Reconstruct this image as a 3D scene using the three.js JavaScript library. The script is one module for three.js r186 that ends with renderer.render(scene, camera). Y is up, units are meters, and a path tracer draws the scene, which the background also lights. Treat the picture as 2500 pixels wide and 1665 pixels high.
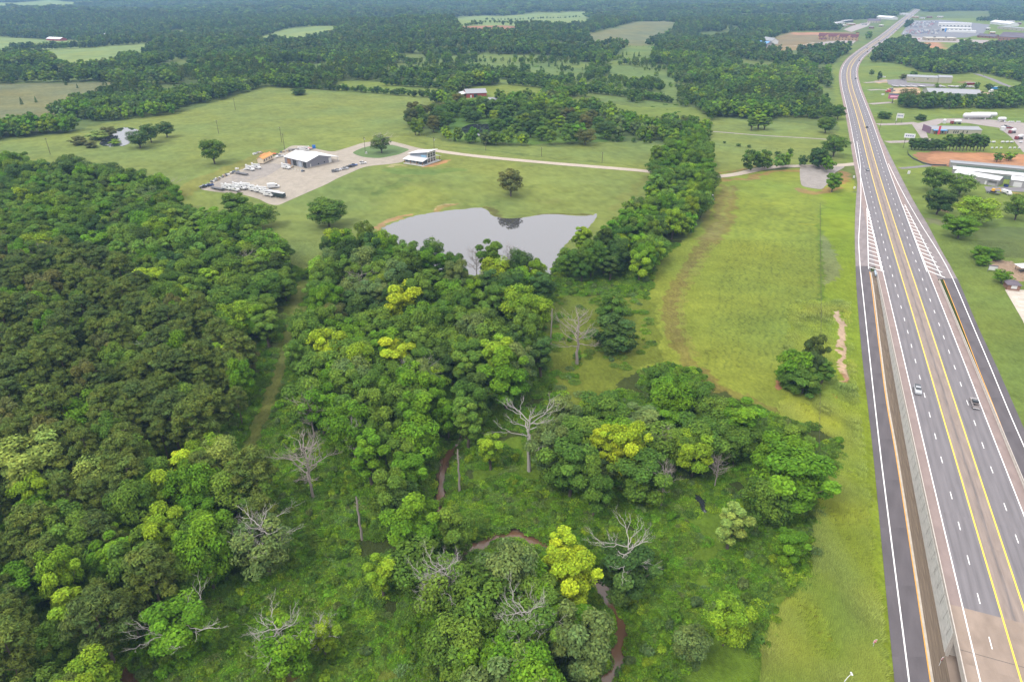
import * as THREE from 'three';
import { mergeGeometries } from 'three/addons/utils/BufferGeometryUtils.js';
import { TessellateModifier } from 'three/addons/modifiers/TessellateModifier.js';
import { RoundedBoxGeometry } from 'three/addons/geometries/RoundedBoxGeometry.js';

// ---------------------------------------------------------------- camera, sky, sun, exposure
const EYE = 118.6, FOCAL = 1667, PITCH = 0.4870;          // metres above the carriageway, lens in photo pixels (2500 wide), radians down
const scene = new THREE.Scene();
const camera = new THREE.PerspectiveCamera(2 * Math.atan(832.5 / FOCAL) * 180 / Math.PI, 2500 / 1665, 1, 20000);
camera.position.set(0, EYE, 0);
camera.rotation.set(-PITCH, 0, 0);
scene.add(camera);

{ // even overcast, a little brighter overhead, soft cloud texture
  const W = 512, H = 256, data = new Float32Array(W * H * 4);
  for (let j = 0; j < H; j++) for (let i = 0; i < W; i++) {
    const el = ((j + 0.5) / H - 0.5) * Math.PI, az = (i / W) * Math.PI * 2, s = Math.max(0, Math.sin(el));
    const cl = 1 + 0.05 * Math.sin(az * 3 + 5 * el) * Math.cos(el * 7 + az) + 0.04 * Math.sin(az * 7 - el * 11);
    const L = el < 0 ? 0.45 : (0.56 + 0.74 * s) * cl, k = (j * W + i) * 4;
    data[k] = L * 0.985; data[k + 1] = L * 0.975; data[k + 2] = L * 1.0; data[k + 3] = 1;
  }
  const sky = new THREE.DataTexture(data, W, H, THREE.RGBAFormat, THREE.FloatType);
  sky.mapping = THREE.EquirectangularReflectionMapping; sky.magFilter = THREE.LinearFilter; sky.needsUpdate = true;
  scene.background = sky; scene.environment = sky;
}
const sun = new THREE.DirectionalLight(new THREE.Color(1, 0.965, 0.9), 1.5);
sun.position.set(-520, 900, 260); sun.target.position.set(0, 0, -250);
sun.castShadow = true; sun.shadow.radius = 24; sun.shadow.mapSize.set(4096, 4096);
Object.assign(sun.shadow.camera, { left: -700, right: 700, top: 700, bottom: -700, near: 10, far: 2500 });
scene.add(sun, sun.target);
scene.fog = new THREE.FogExp2(new THREE.Color(0.34, 0.58, 0.95), 0.00009);
const renderer = new THREE.WebGLRenderer({ antialias: true });
renderer.toneMapping = THREE.LinearToneMapping;
renderer.toneMappingExposure = 2.1;
renderer.shadowMap.enabled = true;

// ---------------------------------------------------------------- helpers
const rng = (seed) => () => { seed = (seed + 0x6d2b79f5) | 0; let t = Math.imul(seed ^ (seed >>> 15), 1 | seed); t = (t + Math.imul(t ^ (t >>> 7), 61 | t)) ^ t; return ((t ^ (t >>> 14)) >>> 0) / 4294967296; };
const hash = (x, y) => { let h = Math.imul(x, 374761393) + Math.imul(y, 668265263) | 0; h = Math.imul(h ^ (h >>> 13), 1274126177); return ((h ^ (h >>> 16)) >>> 0) / 4294967296; };
function noise(x, y) { const i = Math.floor(x), j = Math.floor(y), f = x - i, g = y - j, u = f * f * (3 - 2 * f), v = g * g * (3 - 2 * g); return (hash(i, j) * (1 - u) + hash(i + 1, j) * u) * (1 - v) + (hash(i, j + 1) * (1 - u) + hash(i + 1, j + 1) * u) * v; }
const fbm = (x, y, o = 4) => { let s = 0, a = 0.5, n = 0; for (let k = 0; k < o; k++) { s += a * noise(x, y); n += a; a *= 0.5; x = x * 2.03 + 17.1; y = y * 2.03 + 9.7; } return s / n; };
const ss = (a, b, x) => { const t = Math.min(1, Math.max(0, (x - a) / (b - a))); return t * t * (3 - 2 * t); };
const lerp = (a, b, t) => a + (b - a) * t;
const V3 = (x, y, z) => new THREE.Vector3(x, y, z);
const lin = (r, g, b) => new THREE.Color().setRGB(r, g, b);

// sight line of a survey mark (given in photo pixels) and where it meets a level
const cp = Math.cos(PITCH), sp = Math.sin(PITCH);
const sight = (u, v) => { const a = (u - 1250) / FOCAL, b = -(v - 832.5) / FOCAL; return V3(a, b * cp - sp, -cp - b * sp); };
const level = (u, v, y = 0) => { const d = sight(u, v), t = (y - EYE) / d.y; return V3(d.x * t, y, d.z * t); };

// ---------------------------------------------------------------- the lie of the land
const roadMarks = [[2351, 1105], [2253, 792], [2176, 550], [2136.5, 420], [2104, 300], [2089, 250], [2078, 214], [2073, 182], [2077, 161], [2089, 143], [2110, 125], [2136, 106], [2160, 89], [2203, 53], [2222, 38]].map(([u, v]) => level(u, v));
{ const d = roadMarks[0].clone().sub(roadMarks[2]).normalize(); roadMarks.unshift(roadMarks[0].clone().addScaledVector(d, 60), roadMarks[0].clone().addScaledVector(d, 25)); roadMarks.unshift(roadMarks[0].clone().addScaledVector(d, 90)); }
{ const n = roadMarks.length, d = roadMarks[n - 1].clone().sub(roadMarks[n - 2]).normalize(); roadMarks.push(roadMarks[n - 1].clone().addScaledVector(d, 700)); }
const roadLine = new THREE.CatmullRomCurve3(roadMarks, false, 'centripetal');
const roadSamples = (() => { const L = roadLine.getLength(), n = Math.ceil(L / 4), out = []; for (let i = 0; i <= n; i++) { const p = roadLine.getPointAt(i / n), t = roadLine.getTangentAt(i / n); t.y = 0; t.normalize(); out.push({ p, t, n: V3(-t.z, 0, t.x), s: L * i / n }); } return out; })();
const roadX = (z) => { let lo = 0, hi = roadSamples.length - 1; if (z > roadSamples[0].p.z) lo = hi = 0; else if (z < roadSamples[hi].p.z) lo = hi; while (hi - lo > 1) { const m = (lo + hi) >> 1; if (roadSamples[m].p.z > z) lo = m; else hi = m; } return roadSamples[lo].p.x; };
const profile = [[10, -6.4], [60, -6.3], [85, -6.0], [107, -5.7], [156, -4.9], [200, -3.7], [235, -2.4], [270, -0.9], [300, 0], [20000, 0]];
function baseHeight(x, z) {
  const D = -z; let h = profile[0][1];
  for (let k = 1; k < profile.length; k++) if (D < profile[k][0]) { const [a, ha] = profile[k - 1], [b, hb] = profile[k]; h = D < a ? ha : lerp(ha, hb, (D - a) / (b - a)); break; }
  if (D > 385) h += 6 * ss(385, 440, D) * ss(70, 300, roadX(z) - x);
  if (D > 650) { const off = roadX(z) - x; const w = ss(650, 1500, D) * ss(120, 400, off) + ss(1700, 3000, D) * ss(150, 700, -off) * 0.6; if (w > 0) h += w * ((fbm(x / 420 + 3, z / 420) - 0.5) * 26 + (fbm(x / 1500 + 8, z / 1500 + 2, 3) - 0.5) * 60); }
  return h;
}
const creekMarks = [[[1095, 905], [1112, 945], [1128, 985], [1134, 1030], [1120, 1070], [1092, 1105], [1080, 1145], [1076, 1190], [1070, 1240], [1100, 1290], [1151, 1330], [1205, 1308], [1258, 1301], [1312, 1319], [1358, 1341], [1408, 1385], [1462, 1415], [1489, 1462], [1512, 1516], [1517, 1569], [1503, 1623], [1491, 1664], [1470, 1760]]];
const distSeg = (px, pz, ax, az, bx, bz) => { const dx = bx - ax, dz = bz - az, t = Math.min(1, Math.max(0, ((px - ax) * dx + (pz - az) * dz) / (dx * dx + dz * dz || 1))); return Math.hypot(px - ax - t * dx, pz - az - t * dz); };
const rawGround = (u, v, lift = 0) => { let p = level(u, v, 0); for (let k = 0; k < 14; k++) p = level(u, v, baseHeight(p.x, p.z) + lift); return p; };
const creek = new THREE.CatmullRomCurve3(creekMarks[0].map(([u, v]) => rawGround(u, v))).getSpacedPoints(70);
const creekDist = (x, z) => { let d = 1e9; for (let k = 1; k < creek.length; k++) d = Math.min(d, distSeg(x, z, creek[k - 1].x, creek[k - 1].z, creek[k].x, creek[k].z)); return d; };
const CREEK_BOX = new THREE.Box2().setFromPoints(creek.map((p) => new THREE.Vector2(p.x, p.z))).expandByScalar(9);
const inBox = (b, x, z) => x > b.min.x && x < b.max.x && z > b.min.y && z < b.max.y;
const pondMarks = {
  pond: [[926, 566], [950, 549], [1010, 528], [1080, 516], [1160, 507], [1188, 509], [1198, 523], [1225, 533], [1270, 532], [1340, 522], [1400, 527], [1440, 526], [1465, 515], [1452, 535], [1430, 560], [1395, 583], [1370, 610], [1330, 690], [1240, 690], [1100, 670], [1010, 650], [960, 610]],
  far_pond: [[240, 352], [262, 330], [282, 315], [308, 311], [336, 316], [330, 332], [313, 350], [290, 357], [257, 357]],
  house_pond: [[1126, 315], [1146, 304], [1180, 302], [1215, 304], [1232, 311], [1212, 324], [1180, 331], [1145, 331]],
  glade_pond: [[1566, 300], [1590, 296], [1612, 303], [1600, 310], [1575, 309]],
  marsh_pool: [[1686, 1210], [1706, 1199], [1726, 1216], [1736, 1236], [1724, 1252], [1700, 1243]],
};
const ponds = Object.fromEntries(Object.entries(pondMarks).map(([k, m]) => [k, new THREE.CatmullRomCurve3(m.map(([u, v]) => rawGround(u, v)), true, 'catmullrom', 0.4).getSpacedPoints(80)]));
const inside = (poly, x, z) => { let c = false; for (let i = 0, j = poly.length - 1; i < poly.length; j = i++) { const a = poly[i], b = poly[j]; if ((a.z > z) !== (b.z > z) && x < (b.x - a.x) * (z - a.z) / (b.z - a.z) + a.x) c = !c; } return c; };
const polyBox = (p, m = 0) => new THREE.Box2().setFromPoints(p.map((q) => new THREE.Vector2(q.x, q.z))).expandByScalar(m);
const pondList = Object.values(ponds).map((p) => ({ p, box: polyBox(p, 8), y: p.reduce((s, q) => s + q.y, 0) / p.length }));
function height(x, z) {
  let h = baseHeight(x, z);
  if (inBox(CREEK_BOX, x, z)) { const d = creekDist(x, z); h -= 1.5 * (1 - ss(1.2, 5, d)); }
  for (const q of pondList) if (inBox(q.box, x, z)) {
    let d = 1e9; for (let i = 0; i < q.p.length; i++) { const a = q.p[i], b = q.p[(i + 1) % q.p.length]; d = Math.min(d, distSeg(x, z, a.x, a.z, b.x, b.z)); }
    const s = inside(q.p, x, z) ? -d : d; if (s < 6) h = lerp(q.y - 1.2 * ss(0, 4, -s), h, ss(0, 6, s)) + 0.12 * ss(0, 1.2, s) * (1 - ss(3, 6, s));
  }
  return h;
}
const ground = (u, v, lift = 0) => { let p = level(u, v, 0); for (let k = 0; k < 10; k++) p = level(u, v, height(p.x, p.z) + lift); p.y = height(p.x, p.z); return p; };
const poly = (marks) => marks.map(([u, v]) => rawGround(u, v));
const zone = (marks) => { const p = poly(marks); return { p, box: polyBox(p) }; };
const inZone = (q, x, z) => inBox(q.box, x, z) && inside(q.p, x, z);

// ---------------------------------------------------------------- naming
const taken = new Map();
function numbered(name) { const n = taken.get(name) ?? 0; taken.set(name, n + 1); return n ? `${name}_${String(n).padStart(3, '0')}` : name; }
const shade = (o) => { o.traverse((m) => { if (m.isMesh) { m.castShadow = true; m.receiveShadow = true; } }); return o; };
function tag(o, label, category, group, kind) { if (label) o.userData.label = label; if (category) o.userData.category = category; if (group) o.userData.group = group; if (kind) o.userData.kind = kind; return o; }
function add(o, name, label, category, group, kind) { o.name = numbered(name); tag(o, label, category, group, kind); scene.add(shade(o)); return o; }
function part(parent, name, geo, mat, x = 0, y = 0, z = 0) { const m = new THREE.Mesh(geo, mat); m.name = name; m.position.set(x, y, z); m.castShadow = m.receiveShadow = true; parent.add(m); return m; }
const structure = (name, geo, mat) => add(new THREE.Mesh(geo, mat), name, null, null, null, 'structure');
const mat = (r, g, b, rough = 0.85, more = {}) => new THREE.MeshPhysicalMaterial({ color: lin(r, g, b), roughness: rough, specularIntensity: rough > 0.8 ? 0.3 : 1, ...more });
const box = (w, h, d, x = 0, y = 0, z = 0) => new THREE.BoxGeometry(w, h, d).translate(x, y, z);
const rbox = (w, h, d, r, x = 0, y = 0, z = 0) => new RoundedBoxGeometry(w, h, d, 2, r).translate(x, y, z);
const merge = (list) => mergeGeometries(list.map((g) => (g.index ? g.toNonIndexed() : g)).map((g) => { for (const k of Object.keys(g.attributes)) if (!['position', 'normal', 'uv'].includes(k)) g.deleteAttribute(k); return g; }));
function tex(w, h, fn, srgb = true) { const d = new Uint8Array(w * h * 4); for (let j = 0; j < h; j++) for (let i = 0; i < w; i++) { const c = fn(i, j), k = (j * w + i) * 4; d[k] = Math.min(255, Math.max(0, c[0])); d[k + 1] = Math.min(255, Math.max(0, c[1])); d[k + 2] = Math.min(255, Math.max(0, c[2])); d[k + 3] = 255; } const t = new THREE.DataTexture(d, w, h); t.magFilter = THREE.LinearFilter; t.wrapS = t.wrapT = THREE.RepeatWrapping; if (srgb) t.colorSpace = THREE.SRGBColorSpace; t.needsUpdate = true; return t; }
const enc = (l) => 255 * (l <= 0.0031308 ? 12.92 * l : 1.055 * Math.pow(l, 1 / 2.4) - 0.055);
// periodic noise for textures that repeat
const pnoise = (x, y, P) => { const m = (a) => ((a % P) + P) % P, i = Math.floor(x), j = Math.floor(y), f = x - i, g = y - j, u = f * f * (3 - 2 * f), v = g * g * (3 - 2 * g); return (hash(m(i), m(j) + 991) * (1 - u) + hash(m(i + 1), m(j) + 991) * u) * (1 - v) + (hash(m(i), m(j + 1) + 991) * (1 - u) + hash(m(i + 1), m(j + 1) + 991) * u) * v; };
const pfbm = (x, y, P, o = 4) => { let s = 0, a = 0.5, n = 0; for (let k = 0; k < o; k++) { s += a * pnoise(x, y, P); n += a; a *= 0.5; x *= 2; y *= 2; P *= 2; } return s / n; };

// ---------------------------------------------------------------- open land (everything else is wooded)
const C = {
  wood: [0.036, 0.048, 0.012], meadow: [0.115, 0.140, 0.036], pasture: [0.105, 0.138, 0.028], field: [0.128, 0.160, 0.024], verge: [0.108, 0.130, 0.017], lawn: [0.066, 0.118, 0.022],
  mown: [0.115, 0.100, 0.028], dirt: [0.27, 0.145, 0.08], sand: [0.30, 0.215, 0.145], dry: [0.150, 0.118, 0.060], brush: [0.108, 0.112, 0.052], far: [0.125, 0.165, 0.055], scrub: [0.088, 0.125, 0.034],
  mud: [0.060, 0.045, 0.026], redsoil: [0.20, 0.105, 0.06], glade: [0.086, 0.112, 0.017], trail: [0.082, 0.104, 0.020], gutter: [0.115, 0.088, 0.062], lush: [0.072, 0.118, 0.012],
};
const openLand = [
  ['meadow', [[-60, 352], [0, 345], [160, 325], [268, 297], [430, 278], [570, 236], [640, 213], [830, 222], [1060, 236], [1085, 232], [1000, 290], [992, 318], [1100, 348], [1200, 358], [1400, 358], [1480, 345], [1600, 345], [1660, 372], [1640, 440], [1580, 500], [1500, 560], [1440, 620], [1200, 660], [900, 590], [860, 585], [800, 640], [740, 660], [690, 645], [600, 596], [480, 552], [430, 510], [330, 470], [250, 447], [120, 434], [0, 430], [-60, 430]]],
  ['field', [[1728, 425], [1960, 410], [2090, 440], [2100, 640], [2118, 800], [2145, 1105], [2175, 1350], [2270, 2300], [1760, 2300], [1900, 1500], [2000, 1400], [2000, 1240], [2040, 1160], [2060, 1080], [1990, 1040], [1900, 1020], [1790, 970], [1700, 900], [1620, 890], [1540, 910], [1480, 970], [1430, 1015], [1350, 965], [1325, 850], [1310, 760], [1380, 720], [1480, 720], [1580, 730], [1600, 640], [1690, 570], [1725, 520]]],
  ['meadow', [[1745, 285], [1960, 300], [2085, 330], [2100, 400], [1870, 405], [1730, 428], [1690, 400], [1730, 340]]],
  ['scrub', [[950, 165], [1060, 140], [1180, 130], [1330, 138], [1480, 160], [1540, 108], [1600, 112], [1590, 150], [1650, 190], [1660, 274], [1560, 258], [1400, 228], [1230, 215], [1180, 186], [960, 182]]],
  ['pasture', [[820, 198], [1010, 202], [1095, 214], [1085, 236], [960, 231], [820, 224]]],
  ['pasture', [[1150, 212], [1300, 204], [1335, 232], [1310, 250], [1220, 250], [1120, 240]]],
  ['lawn', [[1110, 255], [1250, 270], [1330, 290], [1440, 280], [1490, 300], [1480, 345], [1300, 352], [1120, 345], [1060, 320], [1075, 290]]],
  ['pasture', [[1380, 240], [1560, 262], [1690, 262], [1740, 290], [1700, 310], [1560, 300], [1400, 262]]],
  ['brush', [[-40, 206], [100, 203], [278, 200], [220, 254], [100, 286], [-40, 290]]],
  ['far', [[-60, 90], [60, 93], [190, 99], [200, 128], [100, 137], [-60, 137]]],
  ['far', [[95, 128], [330, 108], [402, 104], [355, 130], [220, 170], [160, 170], [120, 148]]],
  ['far', [[220, 88], [262, 87], [262, 95], [230, 97]]],
  ['far', [[690, 72], [760, 64], [832, 64], [812, 88], [740, 100], [615, 104], [640, 88]]],
  ['far', [[1090, 46], [1180, 38], [1430, 33], [1450, 52], [1390, 66], [1120, 68]]],
  ['redsoil', [[1118, 66], [1262, 64], [1256, 83], [1128, 83]]],
  ['brush', [[1430, 82], [1520, 62], [1620, 51], [1655, 60], [1575, 112], [1450, 112]]],
  ['far', [[910, 54], [990, 44], [1010, 50], [950, 60]]],
  ['scrub', [[1790, 165], [1870, 158], [1890, 172], [1850, 185], [1790, 182]]],
  ['scrub', [[1935, 235], [2000, 225], [2050, 215], [2090, 300], [2060, 300], [2010, 255], [1940, 252]]],
  ['scrub', [[1980, 195], [2010, 190], [2020, 230], [2000, 235]]],
  ['dry', [[1915, 82], [2090, 78], [2100, 98], [2030, 122], [1940, 122], [1870, 124], [1860, 100]]],
  ['pasture', [[2085, 172], [2110, 118], [2150, 96], [2230, 60], [2300, 45], [2600, 45], [2700, 600], [3400, 1900], [2760, 1900], [2600, 1330], [2500, 1100], [2330, 690], [2260, 560], [2170, 400], [2098, 262]]],
  ['pasture', [[2080, 120], [2110, 96], [2150, 60], [2205, 36], [2140, 78], [2120, 96], [2090, 120], [2060, 165], [2050, 220], [2090, 330], [2095, 400], [2060, 400], [2045, 300], [2035, 200], [2040, 160]]],
  ['far', [[1895, 36], [2010, 34], [2010, 42], [1900, 44]]],
  ['far', [[-40, 6], [120, 2], [300, 12], [120, 22], [-40, 22]]],
].map(([kind, m]) => ({ kind, ...zone(m) }));
const isOpen = (x, z) => openLand.some((q) => inZone(q, x, z));

// ground colour: painted plan of what grows and lies where, then broken up by noise
const at2 = (marks) => marks.map(([u, v]) => rawGround(u, v));
const css = (c) => `rgb(${c.map((l) => Math.round(enc(l))).join(',')})`;
const cssA = (c, a) => `rgba(${c.map((l) => Math.round(enc(l))).join(',')},${a})`;
function paintPlan(g, X, Y, mpp, base) {
  const path = (pts, close) => { g.beginPath(); pts.forEach((p, i) => (i ? g.lineTo(X(p.x), Y(-p.z)) : g.moveTo(X(p.x), Y(-p.z)))); if (close) g.closePath(); };
  const fill = (c, marks) => { g.fillStyle = css(c); path(at2(marks), true); g.fill(); };
  const stroke = (c, w, marks, a = 1, dash) => { const p = new THREE.CatmullRomCurve3(at2(marks)).getPoints(40); g.strokeStyle = cssA(c, a); g.lineWidth = Math.max(1, w / mpp); g.lineCap = 'round'; g.lineJoin = 'round'; g.setLineDash(dash ? dash.map((d) => d / mpp) : []); path(p, false); g.stroke(); g.setLineDash([]); };
  g.fillStyle = css(base); g.fillRect(0, 0, 4096, 4096);
  for (const q of openLand) { g.fillStyle = css(C[q.kind]); path(q.p, true); g.fill(); }
  fill([0.126, 0.168, 0.016], [[2010, 470], [2104, 470], [2110, 640], [2125, 800], [2150, 1105], [2280, 2300], [1760, 2300], [1890, 1510], [1990, 1410], [1990, 1240], [2040, 1120], [2015, 1000], [2008, 760]]);
  // glades between the creek trees, with the trail through the wood
  fill(C.glade, [[1310, 720], [1480, 720], [1600, 740], [1620, 880], [1540, 910], [1480, 970], [1400, 1010], [1350, 960], [1325, 850]]);
  fill(C.lush, [[1210, 1080], [1330, 1050], [1340, 1180], [1420, 1260], [1500, 1300], [1420, 1340], [1290, 1290], [1200, 1290], [1150, 1200], [1150, 1120]]);
  fill(C.lush, [[1500, 1180], [1650, 1160], [1760, 1220], [1850, 1330], [2000, 1400], [1950, 1560], [1860, 1720], [1520, 1720], [1540, 1500], [1640, 1360], [1600, 1280]]);
  fill(C.glade, [[850, 1560], [1000, 1500], [1150, 1500], [1110, 1600], [1080, 1720], [760, 1720], [800, 1600]]);
  fill(C.lush, [[700, 1290], [760, 1280], [860, 1290], [880, 1400], [920, 1500], [850, 1560], [770, 1500], [740, 1400]]);
  fill(C.glade, [[600, 1130], [640, 1110], [720, 1160], [790, 1180], [850, 1250], [700, 1280], [640, 1200]]);
  fill([0.085, 0.050, 0.026], [[290, 1600], [360, 1590], [420, 1620], [330, 1680], [200, 1680]]);
  fill([0.062, 0.060, 0.018], [[400, 1610], [700, 1560], [800, 1600], [780, 1700], [360, 1700]]);
  stroke(C.trail, 10, [[735, 690], [720, 740], [705, 820], [680, 910], [650, 990], [612, 1090], [590, 1130]]);
  stroke([0.105, 0.120, 0.030], 3.5, [[730, 700], [712, 780], [700, 850], [675, 930], [645, 1000], [610, 1095]]);
  // mowing: bare tracks along the hay field
  stroke(C.mown, 5.5, [[1762, 452], [1755, 500], [1748, 545], [1715, 600], [1672, 660], [1640, 730], [1640, 800], [1680, 880], [1750, 950]], 0.75);
  stroke(C.mown, 4.5, [[1790, 455], [1785, 540], [1745, 590]], 0.8);
  stroke(C.mown, 5, [[1725, 480], [1722, 540], [1740, 570]], 0.7);
  stroke(C.mown, 4, [[1690, 900], [1770, 950], [1850, 985], [1920, 1010], [1995, 1040]], 0.7);
  stroke(C.mown, 7, [[1900, 1040], [1960, 1020], [1998, 990]], 0.5);
  for (let k = 0; k < 7; k++) stroke([0.150, 0.135, 0.045], 0.5, [[1752 + k * 6, 460], [1748 + k * 6, 510], [1740 + k * 5, 555], [1690 + k * 6, 630], [1640 + k * 6, 720], [1634 + k * 7, 790], [1672 + k * 6, 870]], 0.55);
  for (let k = 0; k < 5; k++) stroke([0.07, 0.052, 0.024], 0.6, [[1750 + k * 8, 470], [1746 + k * 8, 530], [1700 + k * 7, 625], [1636 + k * 8, 745], [1650 + k * 8, 840]], 0.4, [3, 4]);
  // windrows of darker cut hay
  for (let k = 0; k < 15; k++) { const x0 = 1800 + k * 14, w = (k % 3) * 4; stroke([0.072, 0.098, 0.020], 0.6, [[x0 + 10 + w, 470 + (k % 4) * 18], [x0 - 4 + w, 560], [x0 - 28 + k * 2.2, 660], [x0 - 58 + k * 4.5, 780], [x0 - 74 + k * 6, 900]], 0.6, [7, 1.2, 12, 2, 4, 1]); }
  stroke([0.185, 0.175, 0.012], 3, [[1958, 547], [1975, 548], [1995, 548]], 0.55);
  fill([0.120, 0.142, 0.050], [[2004, 560], [2035, 600], [2056, 665], [2030, 690], [2006, 700], [2002, 620]]);
  stroke(C.lush, 1.6, [[2005, 500], [2005, 600], [2006, 750], [2005, 860], [2003, 960]], 0.75);
  stroke(C.sand, 2.4, [[2048, 765], [2054, 800], [2057, 830], [2055, 855], [2057, 885], [2060, 915], [2062, 930]]);
  stroke(C.sand, 1.3, [[2050, 735], [2056, 742]], 0.7); stroke(C.redsoil, 2, [[2052, 912], [2068, 932]], 0.5); stroke(C.redsoil, 1.4, [[2030, 950], [2050, 972]], 0.35);
  fill(C.redsoil, [[1890, 925], [1905, 950], [1955, 978], [1990, 965], [2005, 940], [1990, 900], [1960, 930], [1920, 930]]);
  stroke([0.098, 0.082, 0.016], 7, [[1960, 1480], [2015, 1500], [2030, 1530]], 0.7); stroke([0.085, 0.088, 0.012], 9, [[2075, 1560], [2100, 1600], [2120, 1660]], 0.5);
  stroke([0.15, 0.155, 0.045], 10, [[1940, 1590], [2000, 1620], [2050, 1650]], 0.5); stroke(C.redsoil, 0.6, [[1896, 1583], [1918, 1565], [1922, 1545]], 0.6);
  stroke([0.13, 0.155, 0.05], 8, [[2060, 1150], [2085, 1250], [2070, 1330], [2030, 1420]], 0.45);
  for (let k = 0; k < 9; k++) stroke([0.135, 0.155, 0.048], 3.5, [[2030 + (k % 3) * 22, 1060 + k * 62], [2045 + (k % 3) * 22, 1085 + k * 62]], 0.4);
  // pond banks and creek banks
  stroke(C.dirt, 3.2, [[918, 572], [928, 558], [960, 540], [1000, 526]], 0.75); stroke(C.sand, 1.5, [[1060, 512], [1085, 500], [1105, 498]], 0.8); stroke(C.redsoil, 3, [[1050, 520], [1080, 508], [1110, 498]], 0.5);
  stroke([0.072, 0.068, 0.020], 3, [[1160, 506], [1192, 510], [1202, 524], [1228, 534], [1270, 532], [1340, 522], [1440, 527]], 0.8);
  for (const [w, c] of [[6.5, C.mud], [4.2, [0.125, 0.078, 0.046]]]) { g.strokeStyle = css(c); g.lineWidth = w / mpp; path(creek.slice(0, 34), false); g.lineWidth = w * 0.45 / mpp; g.stroke(); path(creek.slice(33), false); g.lineWidth = w / mpp; g.stroke(); }
  // yellowed grass about the yard and darker runs down the slope
  stroke([0.135, 0.128, 0.030], 12, [[440, 470], [470, 450], [530, 425], [600, 395], [660, 365]], 0.7); stroke([0.19, 0.155, 0.08], 5, [[575, 418], [620, 398], [640, 380]], 0.6);
  stroke([0.062, 0.095, 0.022], 9, [[930, 468], [960, 455], [990, 440]], 0.5); stroke([0.075, 0.125, 0.030], 14, [[960, 415], [1020, 422], [1100, 415]], 0.6);
  stroke(C.dirt, 4, [[1038, 408], [1060, 402], [1086, 392]], 0.85); stroke([0.26, 0.21, 0.14], 4, [[955, 405], [975, 400], [985, 404]], 0.6);
  stroke([0.060, 0.085, 0.022], 2.2, [[980, 342], [1060, 355], [1190, 366], [1330, 384], [1450, 395], [1560, 405]], 0.7);
  stroke(C.mown, 5, [[1500, 510], [1540, 470], [1590, 430]], 0.3);
  for (let k = 0; k < 14; k++) stroke(k % 2 ? [0.12, 0.135, 0.04] : [0.066, 0.09, 0.022], 2 + (k % 3), [[700 + k * 55, 440 + ((k * 37) % 60)], [760 + k * 52, 446 + ((k * 37) % 60)], [810 + k * 50, 440 + ((k * 37) % 60)]], 0.35);
  // beside the gravel drive: red cut banks
  stroke(C.redsoil, 5, [[1738, 440], [1800, 438], [1850, 428], [1900, 416], [1952, 418]], 0.6); stroke(C.redsoil, 2.5, [[1740, 424], [1800, 418], [1870, 404], [1930, 398]], 0.6); stroke(C.redsoil, 5, [[1958, 462], [1990, 474], [2025, 462], [2062, 440], [2065, 420]], 0.65);
  fill(C.redsoil, [[2234, 376], [2262, 370], [2310, 370], [2500, 377], [2620, 378], [2620, 424], [2500, 412], [2320, 406], [2285, 404], [2245, 390]]); fill(C.dirt, [[2275, 372], [2400, 374], [2620, 382], [2620, 420], [2480, 408], [2300, 402], [2270, 388]]);
  fill(C.dirt, [[2250, 104], [2305, 104], [2300, 118], [2262, 118]]); fill(C.dirt, [[2384, 106], [2402, 106], [2400, 120], [2386, 120]]); fill(C.dirt, [[1932, 80], [2025, 79], [2020, 86], [1935, 86]]);
  fill(C.sand, [[2140, 196], [2170, 193], [2172, 202], [2140, 203]]); fill(C.sand, [[2164, 216], [2240, 212], [2250, 232], [2190, 245], [2178, 228]]); fill(C.sand, [[2390, 220], [2440, 234], [2450, 244], [2400, 232]]); fill(C.dry, [[2330, 200], [2380, 196], [2370, 206]]);
  fill(C.brush, [[2240, 530], [2320, 540], [2330, 560], [2260, 545]]); fill([0.19, 0.115, 0.075], [[2290, 495], [2310, 515], [2318, 520], [2300, 490]]); fill([0.085, 0.105, 0.030], [[2380, 560], [2600, 540], [2600, 640], [2400, 625]]);
  fill([0.235, 0.165, 0.11], [[2415, 630], [2475, 640], [2500, 650], [2520, 680], [2470, 690], [2440, 664]]);
  stroke(C.dirt, 4, [[2455, 467], [2480, 470]], 0.8); stroke(C.scrub, 10, [[2430, 500], [2500, 520]], 0.8);
}
const SHEETS = [[20, 335, 362, 2048, 1024], [335, 1100, 1055, 2048, 1024], [1100, 11000, 9970, 2048, 1024]];
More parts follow.
